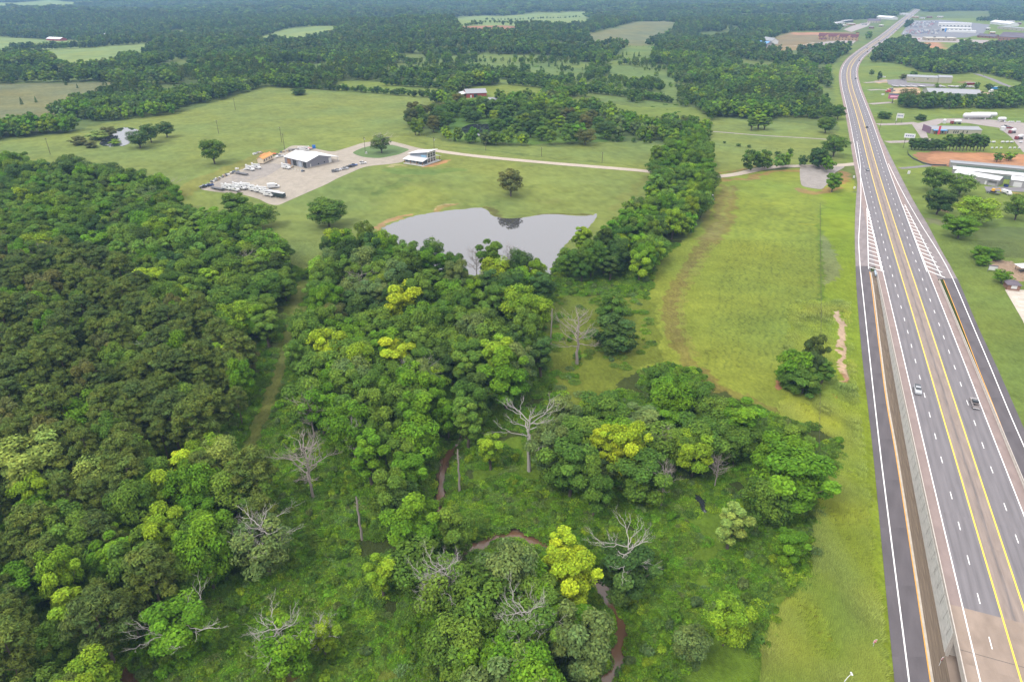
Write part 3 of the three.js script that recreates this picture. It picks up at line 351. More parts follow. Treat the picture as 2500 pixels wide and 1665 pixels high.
// ---------------------------------------------------------------- trees that stand out, one by one: [u, v, height, radius, leaf colour, kind, label]
const heroes = [
  [800, 850, 19, 8.0, 'lime', 'broad', 'lime yellow tree beside the grass trail, under the khaki crown'],
  [985, 735, 19, 9.0, 'lime', 'broad', 'broad lime tree with two lobes behind the pond trees'],
  [968, 868, 17, 6.5, 'lime', 'slim', 'tall narrow lime tree with stepped crown left of the bare snags'],
  [1268, 738, 18, 8.2, 'fresh', 'broad', 'fresh yellow green tree just below the pond dam'],
  [1236, 915, 21, 9.5, 'bright', 'broad', 'large bright green tree above the bend of the upper creek'],
  [1218, 868, 20, 6.5, 'fresh', 'slim', 'yellow tipped tree rising from the middle of the creek wood'],
  [1092, 1015, 13, 4.8, 'bright', 'broad', 'vivid green rounded tree right beside the muddy upper creek'],
  [1030, 985, 15, 4.0, 'mid', 'slim', 'slim green tree left of the vivid rounded creek tree'],
  [1196, 1095, 12, 4.0, 'fresh', 'slim', 'light green slim tree right of the bare standing trunk'],
  [1535, 1085, 19, 6.2, 'lime', 'broad', 'golden lime crown on top of the dark oak clump'],
  [1470, 1085, 17, 3.6, 'lime', 'slim', 'narrow lime tree touching the golden lime crown'],
  [1395, 1130, 19, 8.5, 'deep', 'broad', 'wide deep green oak beside the glade above the lower creek'],
  [1455, 1180, 18, 6.5, 'deep', 'broad', 'dark oak under the golden lime crown'],
  [1340, 1090, 17, 7.0, 'grey', 'broad', 'soft grey green tree at the foot of the bleached dead limbs'],
  [1505, 805, 12.5, 9.4, 'dark', 'dome', 'round dark tree standing next to the large bare tree'],
  [1495, 742, 12, 6.5, 'deep', 'dome', 'rounded green tree behind the round dark tree in the glade'],
  [1195, 628, 22, 6.0, 'deep', 'slim', 'tall oak with bare lower trunk at the pond edge'],
  [1190, 690, 16, 5.2, 'dark', 'slim', 'dark bushy tree below the tall pond edge oak'],
  [1055, 615, 17, 6.0, 'deep', 'open', 'thin crowned tree with dark stems left of the tall pond oak'],
  [945, 600, 15, 6.5, 'bright', 'broad', 'bright green tree at the near left tip of the pond'],
  [780, 715, 15, 7.0, 'mid', 'broad', 'pale domed tree at the top of the grass trail'],
  [1942, 885, 14, 6.5, 'bright', 'dome', 'leafy green half of the lone clump in the hay field'],
  [1968, 920, 11, 6.5, 'deep', 'dome', 'low bushy tree at the front of the hay field clump'],
  [1990, 862, 17, 5.2, 'darkpine', 'broad', 'dark dense conifer rising behind the hay field clump'],
  [2015, 900, 10, 3.8, 'deep', 'slim', 'small green tree on the road side of the hay field clump'],
  [1950, 1165, 20, 11.0, 'bright', 'broad', 'huge saturated green tree leaning over the road verge'],
  [1900, 1110, 16, 7.5, 'bright', 'broad', 'green tree behind the huge tree by the verge'],
  [1880, 1215, 15, 6.5, 'deep', 'broad', 'deep green tree in front of the huge verge tree'],
  [1788, 1280, 13, 4.3, 'pale', 'slim', 'upright tree with creamy blossom beside the marsh pool'],
  [1780, 1510, 13, 5.2, 'fresh', 'broad', 'glowing yellow green tree in the lower verge thicket'],
  [1935, 1330, 11, 4.3, 'bright', 'broad', 'small mid green tree below the huge verge tree'],
  [1400, 1405, 17, 6.5, 'lime', 'broad', 'lime tree overhanging the lower creek bend'],
  [1370, 1350, 15, 4.6, 'lime', 'slim', 'narrow lime crown at the creek bank above the overhanging lime tree'],
  [1235, 1400, 18, 7.5, 'grey', 'broad', 'wide grey green tree standing in the loop of the creek'],
  [1095, 1430, 16, 7.0, 'mid', 'open', 'ragged green tree with silver twigs left of the creek loop'],
  [1290, 1545, 18, 7.5, 'mid', 'broad', 'green tree with grey twigs at the bottom edge near the creek'],
  [1425, 1570, 18, 7.0, 'grey', 'broad', 'pale grey green tree overhanging the creek at the bottom edge'],
  [1535, 1385, 15, 7.5, 'dark', 'broad', 'dark tree with bleached dead top on the right creek bank'],
  [1010, 1285, 17, 8.5, 'bright', 'broad', 'broad bright green tree above the creek loop'],
  [1110, 1290, 15, 6.0, 'mid', 'broad', 'mid green tree between the broad bright tree and the creek'],
  [1000, 1150, 14, 6.0, 'bright', 'broad', 'bright tree in front of the bare standing trunk'],
  [930, 1400, 12, 3.8, 'fresh', 'slim', 'light green sapling tree with a thin brown trunk in the lower wood'],
  [85, 1120, 19, 10.0, 'pale', 'broad', 'large pale green tree at the left edge of the picture'],
  [72, 985, 15, 5.5, 'fresh', 'broad', 'yellow green tree among dark pines near the left edge'],
  [205, 1010, 15, 7.5, 'bright', 'broad', 'spreading bright green tree among the dark pines'],
  [440, 1145, 16, 4.5, 'lime', 'slim', 'lime crowned tree at the right side of the pine stand'],
  [560, 1190, 16, 7.0, 'mid', 'broad', 'round mid green tree at the lower end of the grass trail'],
  [640, 1330, 16, 8.0, 'grey', 'open', 'thinning grey green tree with white twig ends'],
  [490, 1310, 16, 8.0, 'bright', 'broad', 'bright green tree below the lime crowned pine edge tree'],
  [400, 1290, 15, 6.0, 'fresh', 'broad', 'soft fresh green tree in the middle of the lower left wood'],
  [430, 1530, 15, 7.5, 'bright', 'broad', 'green tree with a dead silver left half near the bottom left'],
  [690, 1575, 14, 7.0, 'bright', 'open', 'bright tree with silver twigs at the bottom edge'],
  [785, 1550, 10, 4.2, 'fresh', 'broad', 'small fresh green tree right of the silver twigged tree'],
  [325, 810, 16, 7.5, 'pale', 'broad', 'yellowish pale tree between pines and oaks in the left wood'],
  [255, 700, 14, 4.5, 'brown', 'broad', 'brownish round tree where pines meet the oak wood'],
  [110, 705, 18, 9.0, 'olive', 'broad', 'large olive domed tree near the left edge above the pines'],
  [230, 640, 15, 4.0, 'fresh', 'slim', 'light yellow green tree in the upper left oak wood'],
  [540, 870, 14, 5.0, 'fresh', 'slim', 'slender fresh green tree at the pine edge by the grass trail'],
  [815, 775, 14, 5.5, 'olive', 'broad', 'khaki flowered tree above the lime yellow tree'],
  [1120, 830, 13, 4.0, 'fresh', 'slim', 'small yellow green tree in the centre of the creek wood'],
  [1130, 790, 15, 7.5, 'mid', 'broad', 'feathery mid green tree in the centre of the creek wood'],
  [1800, 1080, 13, 5.5, 'deep', 'open', 'deep green tree on the edge of the mown field'],
  [1700, 970, 13, 6.0, 'deep', 'broad', 'dark tree at the upper end of the field edge clump'],
  [1745, 1010, 13, 5.5, 'mid', 'broad', 'mid green tree in the middle of the field edge clump'],
  [1620, 965, 12, 4.0, 'fresh', 'slim', 'young fresh green tree at the glade side of the field edge clump'],
  [1655, 1085, 14, 5.0, 'mid', 'broad', 'mid green tree above the marsh pool'],
  [1610, 925, 12, 5.5, 'deep', 'broad', 'dark tree at the glade corner of the field edge clump'],
  [1690, 1570, 8, 4.5, 'grey', 'open', 'greyish shrubby tree at the bottom edge beside the verge thicket'],
  // open-grown trees of the meadow and farm
  [516, 362, 17, 9.5, 'deep', 'open', 'lone oak standing in the meadow left of the equipment yard', 'oak_tree'],
  [798, 512, 15, 11, 'deep', 'broad', 'big round oak between the pond and the equipment yard', 'oak_tree'],
  [1247, 440, 16, 9.0, 'olive', 'open', 'dull olive lone oak mirrored in the large pond', 'oak_tree'],
  [180, 412, 17, 12, 'dark', 'open', 'wide dark oak at the wood edge near the far pond', 'oak_tree'],
  [263, 420, 15, 10, 'dark', 'open', 'dark oak right of the wide oak at the wood edge', 'oak_tree'],
  [335, 433, 13, 7, 'deep', 'open', 'small oak at the meadow corner of the left wood', 'oak_tree'],
  [385, 450, 13, 9, 'dark', 'broad', 'rounded dark oak with a dead limb at the meadow corner', 'oak_tree'],
  [575, 495, 14, 11, 'deep', 'broad', 'broad oak in front of the row of bucket trucks', 'oak_tree'],
  [620, 520, 14, 10, 'mid', 'broad', 'green oak right of the broad oak by the bucket trucks', 'oak_tree'],
  [335, 335, 13, 10, 'dark', 'open', 'dark oak on the near side of the far pond', 'oak_tree'],
  [362, 320, 14, 9, 'dark', 'open', 'dark oak behind the near oak at the far pond', 'oak_tree'],
  [402, 312, 12, 8, 'dark', 'open', 'tattered oak at the right of the far pond group', 'oak_tree'],
  [190, 340, 6.5, 7, 'olive', 'dome', 'low willow at the left of the far pond', 'willow_tree'],
  [219, 350, 5, 5, 'olive', 'dome', 'yellowish willow bush on the far pond dam', 'willow_tree'],
  [235, 327, 7, 8, 'pale', 'dome', 'pale willow on the back bank of the far pond', 'willow_tree'],
  [262, 317, 7, 7, 'olive', 'dome', 'tall willow at the top of the far pond', 'willow_tree'],
  [279, 345, 4.5, 4.5, 'fresh', 'dome', 'fresh green willow bush at the far pond shore', 'willow_tree'],
  [727, 220, 8, 8.5, 'dark', 'dome', 'lone round tree on the crest of the meadow', 'oak_tree'],
  [2038, 440, 12, 6.2, 'bright', 'broad', 'bushy green tree beside the gravel pad near the highway', 'oak_tree'],
  [2042, 350, 16, 11, 'deep', 'open', 'large oak overhanging the highway shoulder north of the drive', 'oak_tree'],
  [2020, 300, 14, 8, 'mid', 'broad', 'green tree behind the large highway oak', 'oak_tree'],
  [2050, 270, 13, 7, 'deep', 'broad', 'deep green tree on the highway verge before the bend', 'oak_tree'],
  [1430, 328, 13, 9, 'olive', 'open', 'olive oak standing clear of the farm grove', 'oak_tree'],
  [1480, 312, 14, 10, 'dark', 'open', 'dark oak right of the olive oak by the farm grove', 'oak_tree'],
  [1855, 292, 13, 7, 'fresh', 'slim', 'rounded poplar in the clump beside the white lane', 'poplar_tree'],
  [1838, 296, 13, 5, 'mid', 'slim', 'slim poplar left in the clump beside the white lane', 'poplar_tree'],
  [1870, 296, 12, 6, 'mid', 'slim', 'bushy poplar right in the clump beside the white lane', 'poplar_tree'],
  [2290, 432, 15, 10, 'deep', 'open', 'spreading oak behind the roadside oak across the highway', 'oak_tree'],
  [2352, 445, 14, 10, 'mid', 'open', 'oak in front of the grey storage shed', 'oak_tree'],
  [2300, 485, 15, 9, 'dark', 'broad', 'dark oak nearest the highway on the far verge', 'oak_tree'],
  [2385, 505, 15, 12, 'fresh', 'open', 'large yellow green oak right of the highway', 'oak_tree'],
  [2350, 548, 12, 9, 'bright', 'broad', 'green oak crown below the large yellow green oak', 'oak_tree'],
  [2492, 500, 14, 8, 'mid', 'open', 'tree cut by the right edge beside the digger', 'oak_tree'],
  [2402, 612, 7, 5, 'bright', 'dome', 'bushy tree left of the brown lot', 'oak_tree'],
  [2405, 632, 5, 3.5, 'bright', 'dome', 'small bush at the corner of the brown lot', 'oak_tree'],
  [2428, 613, 6, 5, 'deep', 'dome', 'dark bushy tree at the back of the brown lot', 'oak_tree'],
  [2452, 672, 6, 4.5, 'bright', 'open', 'multi stemmed tree beside the small brick hut', 'oak_tree'],
  [2162, 278, 7, 7, 'deep', 'dome', 'round shrub tree on the verge by the two pole signs', 'oak_tree'],
  [2253, 284, 6, 5, 'dark', 'dome', 'round dark shrub tree left of the white gas tank', 'oak_tree'],
  [2222, 228, 14, 11, 'olive', 'open', 'wide olive tree beside the billboard', 'oak_tree'],
];
for (const [u, v, h, r, leaf, kind, label, name] of heroes) { const [x, z] = crownAt(u, v, h), o = standTree(kind, x, z, h, r, leaf, label, null, { name, dead: /dead top/.test(label) ? 'crown' : /dead silver/.test(label) ? 'spray' : /silver twig|white twig|grey twigs/.test(label) ? 'fine' : null, lift: /dead top/.test(label) ? 1.6 : /dead silver/.test(label) ? 3.4 : 0.5 }); o.userData.hero = [x, z, r]; }
const heroSpots = scene.children.filter((o) => o.userData.hero).map((o) => [...o.userData.hero, o.userData.label]); scene.children.forEach((o) => delete o.userData.hero);
// dead trees: [base u, v, height, spread, form, bleached?, label]
for (const [u, v, h, r, form, white, label] of [
  [1409, 889, 21, 9, 'big', 0, 'large bare grey tree standing alone in the glade'],
  [1344, 842, 19, 3.2, 'snag', 0, 'thin bare trunk left of the large bare tree'],
  [1292, 1150, 20, 9, 'crown', 1, 'bleached dead tree with sweeping white limbs in the creek wood'],
  [1122, 1206, 19, 3.6, 'snag', 0, 'tall bare grey trunk standing over the creek'],
  [884, 1318, 17, 3.8, 'snag', 0, 'broken grey snag with splintered top in the lower wood'],
  [765, 1215, 20, 8, 'fine', 0, 'wide bare twiggy tree at the lower end of the grass trail'],
  [770, 1075, 17, 5, 'fine', 0, 'small bare twiggy tree left of the creek wood'],
  [880, 735, 14, 7, 'crown', 0, 'dead tree with upright grey branches near the pond dam'],
  [612, 690, 15, 5, 'crown', 0, 'forked bare tree at the top of the oak wood'],
  [1245, 690, 17, 4.5, 'fine', 0, 'bare tree with ragged twigs at the pond edge'],
  [1165, 690, 16, 5, 'fine', 0, 'faint bare twigged tree left of the tall pond oak'],
  [1020, 985, 16, 6.5, 'crown', 1, 'pair of bare white limbs over the narrow lime tree'],
  [1620, 1140, 13, 4.5, 'fine', 0, 'grey bare shrub tree above the marsh'],
  [1615, 1235, 14, 4, 'fine', 0, 'thin grey dying tree right of the golden lime crown'],
  [1075, 1510, 15, 6, 'fine', 1, 'silvery dead tree left of the creek loop'],
  [420, 485, 13, 7, 'crown', 0, 'dead limbed tree at the meadow corner of the left wood'],
  [405, 900, 14, 7, 'fine', 1, 'silvery dead tree among the green crowns of the left wood'],
  [120, 670, 15, 7, 'fine', 0, 'grey dead tree behind the olive dome in the left wood'],
  [350, 670, 15, 6, 'fine', 0, 'grey twiggy tree in the upper left oak wood'],
  [870, 1130, 15, 5, 'fine', 1, 'silvery half dead tree right of the wide twiggy tree'],
  [1745, 1190, 10, 3.5, 'fine', 0, 'thin dead tree between the marsh pool and the huge verge tree'],
]) { const p = ground(u, v), g = deadGeo[form], t = new THREE.Group(), m = white ? bleached : greyWood; part(t, 'trunk', g.trunk, m); part(t, 'branches', g.branches, m).userData.kind = 'stuff'; t.scale.set(r / 3.6, h / 10, r / 3.6); t.rotation.y = R0() * 6.28; t.position.set(p.x, height(p.x, p.z), p.z); add(t, 'dead_tree', label, 'dead tree'); heroSpots.push([p.x, p.z, r * 0.5, label]); }
{ const p = ground(935, 374); standTree('open', p.x - 1, p.z, 13, 8.5, 'grey', 'thinly leaved spreading tree on the grass island of the gravel loop', null, { name: 'island_tree', dead: 'crown', lift: 0.8 }); }

// ---------------------------------------------------------------- woods: [marks, spacing, palette, height, zone label]
const pick = (R, list) => { let t = R() * list.reduce((s, q) => s + q[1], 0); for (const [k, w] of list) if ((t -= w) < 0) return k; return list[0][0]; };
const oakMix = [['deep', 5], ['mid', 6], ['bright', 3], ['dark', 1.5], ['fresh', 1.2], ['grey', 1]], creekMix = [['deep', 4], ['mid', 5], ['bright', 4], ['fresh', 2], ['grey', 2], ['dark', 2]], pineMix = [['P', 10], ['mid', 1], ['bright', 1], ['olive', 1]], mixedMix = [['P', 6], ['bright', 4], ['mid', 3], ['fresh', 2], ['pale', 0.6], ['deep', 2]];
const woods = [
  { z: zone([[-80, 425], [120, 430], [250, 442], [330, 465], [430, 505], [480, 548], [600, 592], [690, 640], [725, 672], [725, 690], [712, 705], [690, 760], [674, 840], [634, 900], [560, 880], [440, 780], [300, 710], [160, 665], [-80, 690]]), s: 9.2, mix: oakMix, h: 15, where: 'oak wood above the pines' },
  { z: zone([[-80, 690], [160, 665], [300, 710], [440, 780], [560, 880], [634, 900], [638, 930], [612, 1010], [572, 1080], [540, 1130], [400, 1150], [250, 1200], [120, 1230], [-80, 1240]]), s: 7.0, mix: pineMix, h: 17, where: 'dark pine stand' },
  { z: zone([[-80, 1240], [120, 1230], [250, 1200], [400, 1150], [525, 1130], [590, 1190], [660, 1270], [740, 1400], [760, 1480], [640, 1510], [560, 1500], [430, 1560], [300, 1600], [260, 1860], [-160, 1860]]), s: 7.4, mix: mixedMix, h: 16, where: 'mixed lower left wood' },
  { z: zone([[800, 640], [900, 620], [1000, 650], [1080, 675], [1150, 720], [1230, 700], [1320, 720], [1330, 780], [1310, 860], [1330, 960], [1290, 1040], [1170, 1040], [1140, 1120], [1050, 1130], [1040, 1200], [1120, 1260], [1050, 1340], [940, 1330], [880, 1260], [880, 1200], [800, 1150], [728, 1080], [725, 1000], [742, 900], [762, 790], [782, 700]]), s: 8.4, mix: creekMix, h: 16, where: 'creek wood' },
  { z: zone([[1010, 1420], [1180, 1445], [1300, 1455], [1380, 1480], [1440, 1500], [1470, 1560], [1480, 1880], [1100, 1880], [1110, 1560], [1000, 1480], [950, 1440], [990, 1370]]), s: 9.5, mix: creekMix, h: 15, where: 'thicket in the creek loop' },
  { z: zone([[1320, 680], [1420, 630], [1560, 575], [1620, 500], [1590, 430], [1620, 380], [1690, 330], [1730, 390], [1735, 500], [1690, 560], [1620, 600], [1595, 680], [1500, 700], [1400, 690]]), s: 8.0, mix: [['bright', 4], ['mid', 4], ['fresh', 3], ['deep', 3], ['dark', 1]], h: 15, where: 'tree belt between pond and hay field' },
  { z: zone([[1340, 1060], [1440, 1025], [1560, 1010], [1680, 990], [1800, 1040], [1960, 1080], [2010, 1150], [1960, 1260], [1830, 1230], [1700, 1170], [1580, 1220], [1450, 1230], [1380, 1170]]), s: 10.5, mix: [['deep', 4], ['mid', 3], ['bright', 3], ['fresh', 0.6], ['grey', 2]], h: 12.5, where: 'thicket around the marsh pool' },
  { z: zone([[990, 312], [1010, 285], [1110, 262], [1250, 275], [1340, 285], [1460, 285], [1490, 310], [1400, 345], [1240, 345], [1210, 330], [1120, 300], [1080, 335], [1010, 330]]), s: 14, r: 9, mix: [['deep', 4], ['dark', 4], ['mid', 3], ['fresh', 1], ['olive', 1]], h: 13, where: 'farm grove by the house pond' },
];
const wildTrees = []; // everything that will stand in the woods
for (const w of woods) {
  const R = rng(1000 + wildTrees.length), b = w.z.box, cell = w.s;
  for (let x = b.min.x; x < b.max.x; x += cell) for (let z = b.min.y; z < b.max.y; z += cell) {
    const px = x + R() * cell * 0.95, pz = z + R() * cell * 0.95, k = pick(R, w.mix), a = R(), c = R(); if (!inZone(w.z, px, pz)) continue;
    if (inBox(CREEK_BOX, px, pz) && creekDist(px, pz) < (pz > -165 ? 4 : 1.6)) continue;
    if (pondList.some((q) => inBox(q.box, px, pz) && inside(q.p, px, pz))) continue;
    if (heroSpots.some(([hx, hz, hr]) => Math.hypot(px - hx, pz - hz) < hr * 0.72)) continue;
    const isP = k === 'P', h = w.h * (0.72 + 0.5 * a) * (isP ? 1.06 : 1);
    wildTrees.push({ x: px, z: pz, h, r: isP ? h * (0.20 + 0.08 * c) : (w.r ?? w.s) * (0.58 + 0.32 * c), leaf: isP ? (c < 0.8 ? 'pine' : 'darkpine') : k, kind: isP ? 'pine' : c < 0.18 ? 'slim' : c > 0.9 ? 'open' : 'broad', w });
  }
}
const tone = { lime: 'lime', fresh: 'yellow green', bright: 'bright green', mid: 'mid green', deep: 'deep green', dark: 'dark green', olive: 'olive', grey: 'grey green', pale: 'pale green', pine: 'olive green', darkpine: 'blackish green' };
wildTrees.sort((a, b) => b.z - a.z);
const cutName = (l) => l.split(/ (?=(?:beside|with|behind|among|at|on|in|standing|touching|left|right|just|above|below|between|under|rising|overhanging|over|near|of|that|where|next|leaning|along|mirrored|lying)\b)/)[0];
const shortName = (l) => l.split(/ (?=(?:beside|with|behind|among|at|on|in|standing|touching|left|right|just|above|below|between|under|rising|touching|overhanging|over|near|of|that|where|next|leaning|along|mirrored|lying)\b)/)[0].split(' ').length > 2 ? cutName(l) : l.split(/,| of the | the /)[0].split(' ').slice(0, 6).join(' ');
const sizeWord = (t) => (t.h > t.w.h * 1.1 ? 'tall ' : t.h < t.w.h * 0.84 ? 'low ' : '') + (t.kind === 'slim' ? 'slim ' : t.kind === 'pine' && t.r > t.h * 0.255 ? 'bushy ' : t.kind === 'open' ? 'loose ' : '');
const beside = (t) => { let b = null, d = 1e9; for (const q of heroSpots) { const e = Math.hypot(q[0] - t.x, q[1] - t.z); if (e < d) { d = e; b = q; } } const dx = t.x - b[0], dz = t.z - b[1], far = d > 26 ? 'well ' : ''; return `${Math.abs(dx) > Math.abs(dz) ? far + (dx < 0 ? 'left of' : 'right of') : far + (dz < 0 ? 'behind' : 'in front of')} the ${shortName(b[3])}`; };
const restWild = []; let nb = 0, np = 0;
for (const t of wildTrees) { const isP = t.kind === 'pine'; if (isP ? np++ < 250 : nb++ < 205) standTree(t.kind, t.x, t.z, t.h, t.r, t.leaf, `${sizeWord(t)}${tone[t.leaf]} ${isP ? 'pine' : 'tree'} ${beside(t)}`, `${tone[t.leaf]} ${isP ? 'pines' : 'trees'} of the near woods`); else restWild.push(t); }
console.log('near trees', wildTrees.length, 'single', Math.min(nb, 205), Math.min(np, 250), 'rest', restWild.length);
// ---------------------------------------------------------------- woodland too far or too dense to tell tree from tree: one mass
const massLeaf = new THREE.MeshPhysicalMaterial({ color: lin(1, 1, 1), roughness: 0.9, vertexColors: true, transmission: 0.16, thickness: 0, side: THREE.DoubleSide, specularIntensity: 0.1 });
const leafRGB = Object.fromEntries(Object.entries(leafs).map(([k, m]) => [k, m.color]));
function mass(parent, name, geo, material, list, tint) { // list of {x, y, z, sx, sy, a, c}
  if (!list.length) return;
  const m = new THREE.InstancedMesh(geo, material, list.length), M = new THREE.Matrix4(), q = new THREE.Quaternion(), up = V3(0, 1, 0), col = new THREE.Color();
  list.forEach((t, i) => { M.compose(V3(t.x, t.y, t.z), q.setFromAxisAngle(up, t.a), V3(t.sx, t.sy, t.sx)); m.setMatrixAt(i, M); if (tint) m.setColorAt(i, col.copy(t.c)); });
  m.name = name; m.castShadow = m.receiveShadow = true; parent.add(m);
}
const vary = (c, R) => { const k = 0.78 + 0.44 * R(), h = (R() - 0.5) * 0.24; return lin(c.r * k * (1 + h), c.g * k, c.b * k * (1 - h)); };
{
  const wood = new THREE.Group(), R = rng(31), sets = new Map();
  const put = (geo, o, trunkOnly) => { if (!sets.has(geo)) sets.set(geo, []); sets.get(geo).push(o); };
  for (const t of restWild) { const set = t.kind === 'pine' ? HQ.pine : t.kind === 'slim' ? HQ.slim : t.kind === 'open' ? HQ.open : HQ.broad, g = set[Math.floor(R() * set.length)], b = t.kind === 'pine' ? 2.2 : t.kind === 'slim' ? 2.3 : 3.9; put(g, { x: t.x, y: height(t.x, t.z), z: t.z, sx: t.r / b, sy: t.h / 10, a: R() * 6.28, c: vary(leafRGB[t.leaf], R) }); }
  for (const [g, list] of sets) { mass(wood, 'crown', g.crown, massLeaf, list, true); mass(wood, 'trunk', g.trunk, bark, list, false); }
  add(wood, 'woodland', 'dense wood of green crowns behind the nearest trees', 'woodland', null, 'stuff');
}
const rightWoods = [
  [[2120, 190], [2128, 150], [2150, 112], [2220, 98], [2250, 122], [2290, 136], [2340, 128], [2345, 112], [2400, 118], [2460, 116], [2520, 108], [2640, 108], [2640, 215], [2470, 198], [2430, 186], [2385, 178], [2330, 182], [2230, 182], [2170, 168]],
  [[2180, 262], [2195, 246], [2250, 250], [2330, 252], [2420, 256], [2460, 235], [2500, 220], [2640, 215], [2640, 290], [2520, 284], [2400, 280], [2300, 276], [2230, 272]],
  [[2100, 66], [2250, 50], [2300, 38], [2640, 40], [2640, 52], [2420, 52], [2300, 52], [2230, 57]],
].map(zone);
const nearWoods = woods.map((w) => w.z), builtUp = [[[1868, 118], [1880, 98], [1990, 96], [1990, 122], [1920, 128]], [[1920, 116], [1925, 78], [2090, 74], [2120, 96], [2080, 118], [1990, 108]], [[2025, 60], [2070, 50], [2150, 44], [2240, 32], [2200, 60], [2150, 90], [2100, 90], [2060, 75]], [[1105, 262], [1110, 226], [1215, 226], [1215, 268]], [[2120, 64], [2240, 30], [2420, 26], [2420, 50], [2250, 58]]].map(zone);
const blocked = (x, z) => Math.abs(x - roadX(z)) < 27 || pondList.some((q) => inBox(q.box, x, z) && inside(q.p, x, z)) || builtUp.some((q) => inZone(q, x, z));
{
  const R = rng(47), near = new Map(), far = new Map(), push = (m, g, o) => { if (!m.has(g)) m.set(g, []); m.get(g).push(o); };
  const tree = (x, z, tier, k = 1) => {
    const patch = fbm(x / 170 + 3, z / 130 + 9, 3), p2 = noise(x / 40, z / 34), isP = patch > 0.60 && tier < 2 && R() < 0.6, leaf = isP ? (R() < 0.6 ? 'darkpine' : 'dark') : pick(R, tier ? [['deep', 3], ['dark', 6], ['darkpine', 3], ['mid', 1]] : patch < 0.40 ? [['mid', 4], ['bright', 2], ['fresh', 2], ['grey', 2], ['deep', 2]] : [['deep', 5], ['dark', 3], ['mid', 3], ['fresh', 0.7], ['grey', 0.7]]);
    const h = (8 + 7 * R()) * (0.72 + 0.55 * p2) * k, set = tier === 0 ? (isP ? MQ.pine : MQ.broad) : LQ.broad, g = set[Math.floor(R() * set.length)];
    push(tier === 0 ? near : far, g, { x, y: baseHeight(x, z) - 0.3, z, sx: (tier === 2 ? 2.3 : 1) * h * (isP ? 0.09 : 0.105), sy: h / 10 * (tier === 2 ? 1.1 : 1), a: R() * 6.28, c: vary(leafRGB[leaf], R) });
  };
  const sweep = (D0, D1, step, tier, k) => { for (let D = D0; D < D1; D += step) { const hw = Math.min(0.74 * D + 90, 7200); for (let x = -hw; x < hw; x += step) { const px = x + R() * step * 0.95, pz = -(D + R() * step * 0.95); if (blocked(px, pz)) continue; if (nearWoods.some((q) => inZone(q, px, pz))) continue; const right = px > roadX(pz), inR = right && rightWoods.some((q) => inZone(q, px, pz)); if (!inR && isOpen(px, pz)) { if (D < 1150 && openLand.some((q) => q.kind === 'scrub' && inZone(q, px, pz)) && fbm(px / 38 + 4, pz / 30, 3) > 0.56) tree(px, pz, 0, 0.5 + 0.35 * R()); continue; } if (D > 560 && fbm(px / 95 + 7, pz / 70, 2) > (D < 1150 ? 0.60 : 0.66) && D < 3200) continue; tree(px, pz, tier, k); } } };
  sweep(335, 760, 7.6, 0, 1); sweep(760, 1150, 8.6, 0, 1.05); sweep(1150, 2600, 11, 1, 1.1); sweep(2600, 7600, 26, 2, 1.25);
  // hedges along the pasture edges
  const hedge = (a, b, n, h, wob = 3) => { const A = rawGround(...a), B = rawGround(...b); for (let i = 0; i < n; i++) { const t = (i + R() * 0.8) / n, x = lerp(A.x, B.x, t) + (R() - 0.5) * wob, z = lerp(A.z, B.z, t) + (R() - 0.5) * wob, hh = h * (0.65 + 0.6 * R()); push(near, MQ.broad[Math.floor(R() * 5)], { x, y: baseHeight(x, z) - 0.2, z, sx: hh * 0.13, sy: hh / 10, a: R() * 6.28, c: vary(leafRGB[pick(R, [['dark', 5], ['deep', 4], ['mid', 2]])], R) }); } };
  hedge([690, 212], [830, 222], 18, 6); hedge([832, 221], [1045, 238], 30, 7); hedge([940, 208], [1090, 216], 26, 9); hedge([1000, 180], [1180, 203], 40, 10); hedge([1210, 190], [1400, 212], 40, 10); hedge([1240, 206], [1640, 252], 70, 9); hedge([1480, 345], [1600, 350], 6, 4);
  hedge([1115, 62], [1180, 60], 12, 8); hedge([1180, 48], [1420, 42], 30, 7); hedge([1150, 56], [1270, 57], 14, 7); hedge([20, 124], [190, 118], 26, 13); hedge([195, 120], [210, 100], 8, 12);
  const fw = new THREE.Group(); for (const [g, list] of near) { mass(fw, 'crown', g.crown, massLeaf, list, true); }
  add(fw, 'forest', 'rolling green forest between the pastures', 'forest', null, 'stuff');
  const ff = new THREE.Group(); let n = 0; for (const [g, list] of far) { mass(ff, 'crown', g.crown, massLeaf, list, true); n += list.length; }
  add(ff, 'distant_forest', 'hazy blue forest reaching to the horizon', 'forest', null, 'stuff');
  console.log('forest', [...near.values()].reduce((s, l) => s + l.length, 0), n);
  // brush and saplings filling the scrub pastures, the wood floor and the creek sides
  const trail = [[735, 690], [720, 740], [705, 820], [680, 910], [650, 990], [612, 1090], [590, 1130]].map(([u, v]) => rawGround(u, v)), trailDist = (x, z) => { let d = 1e9; for (let i = 1; i < trail.length; i++) d = Math.min(d, distSeg(x, z, trail[i - 1].x, trail[i - 1].z, trail[i].x, trail[i].z)); return d; };
  const gladeZone = zone([[1310, 720], [1480, 720], [1590, 740], [1600, 860], [1540, 920], [1480, 980], [1420, 1015], [1350, 965], [1325, 850]]);
  const brush = [], N = bushGeo.length, lists = bushGeo.map(() => []);
  const drop = (x, z, s, leaf) => lists[R() < 0.86 ? Math.floor(R() * 4) : 4 + Math.floor(R() * 2)].push({ x, y: height(x, z) - 0.1, z, sx: s, sy: s * (0.7 + 0.7 * R()), a: R() * 6.28, c: vary(leafRGB[leaf], R) });
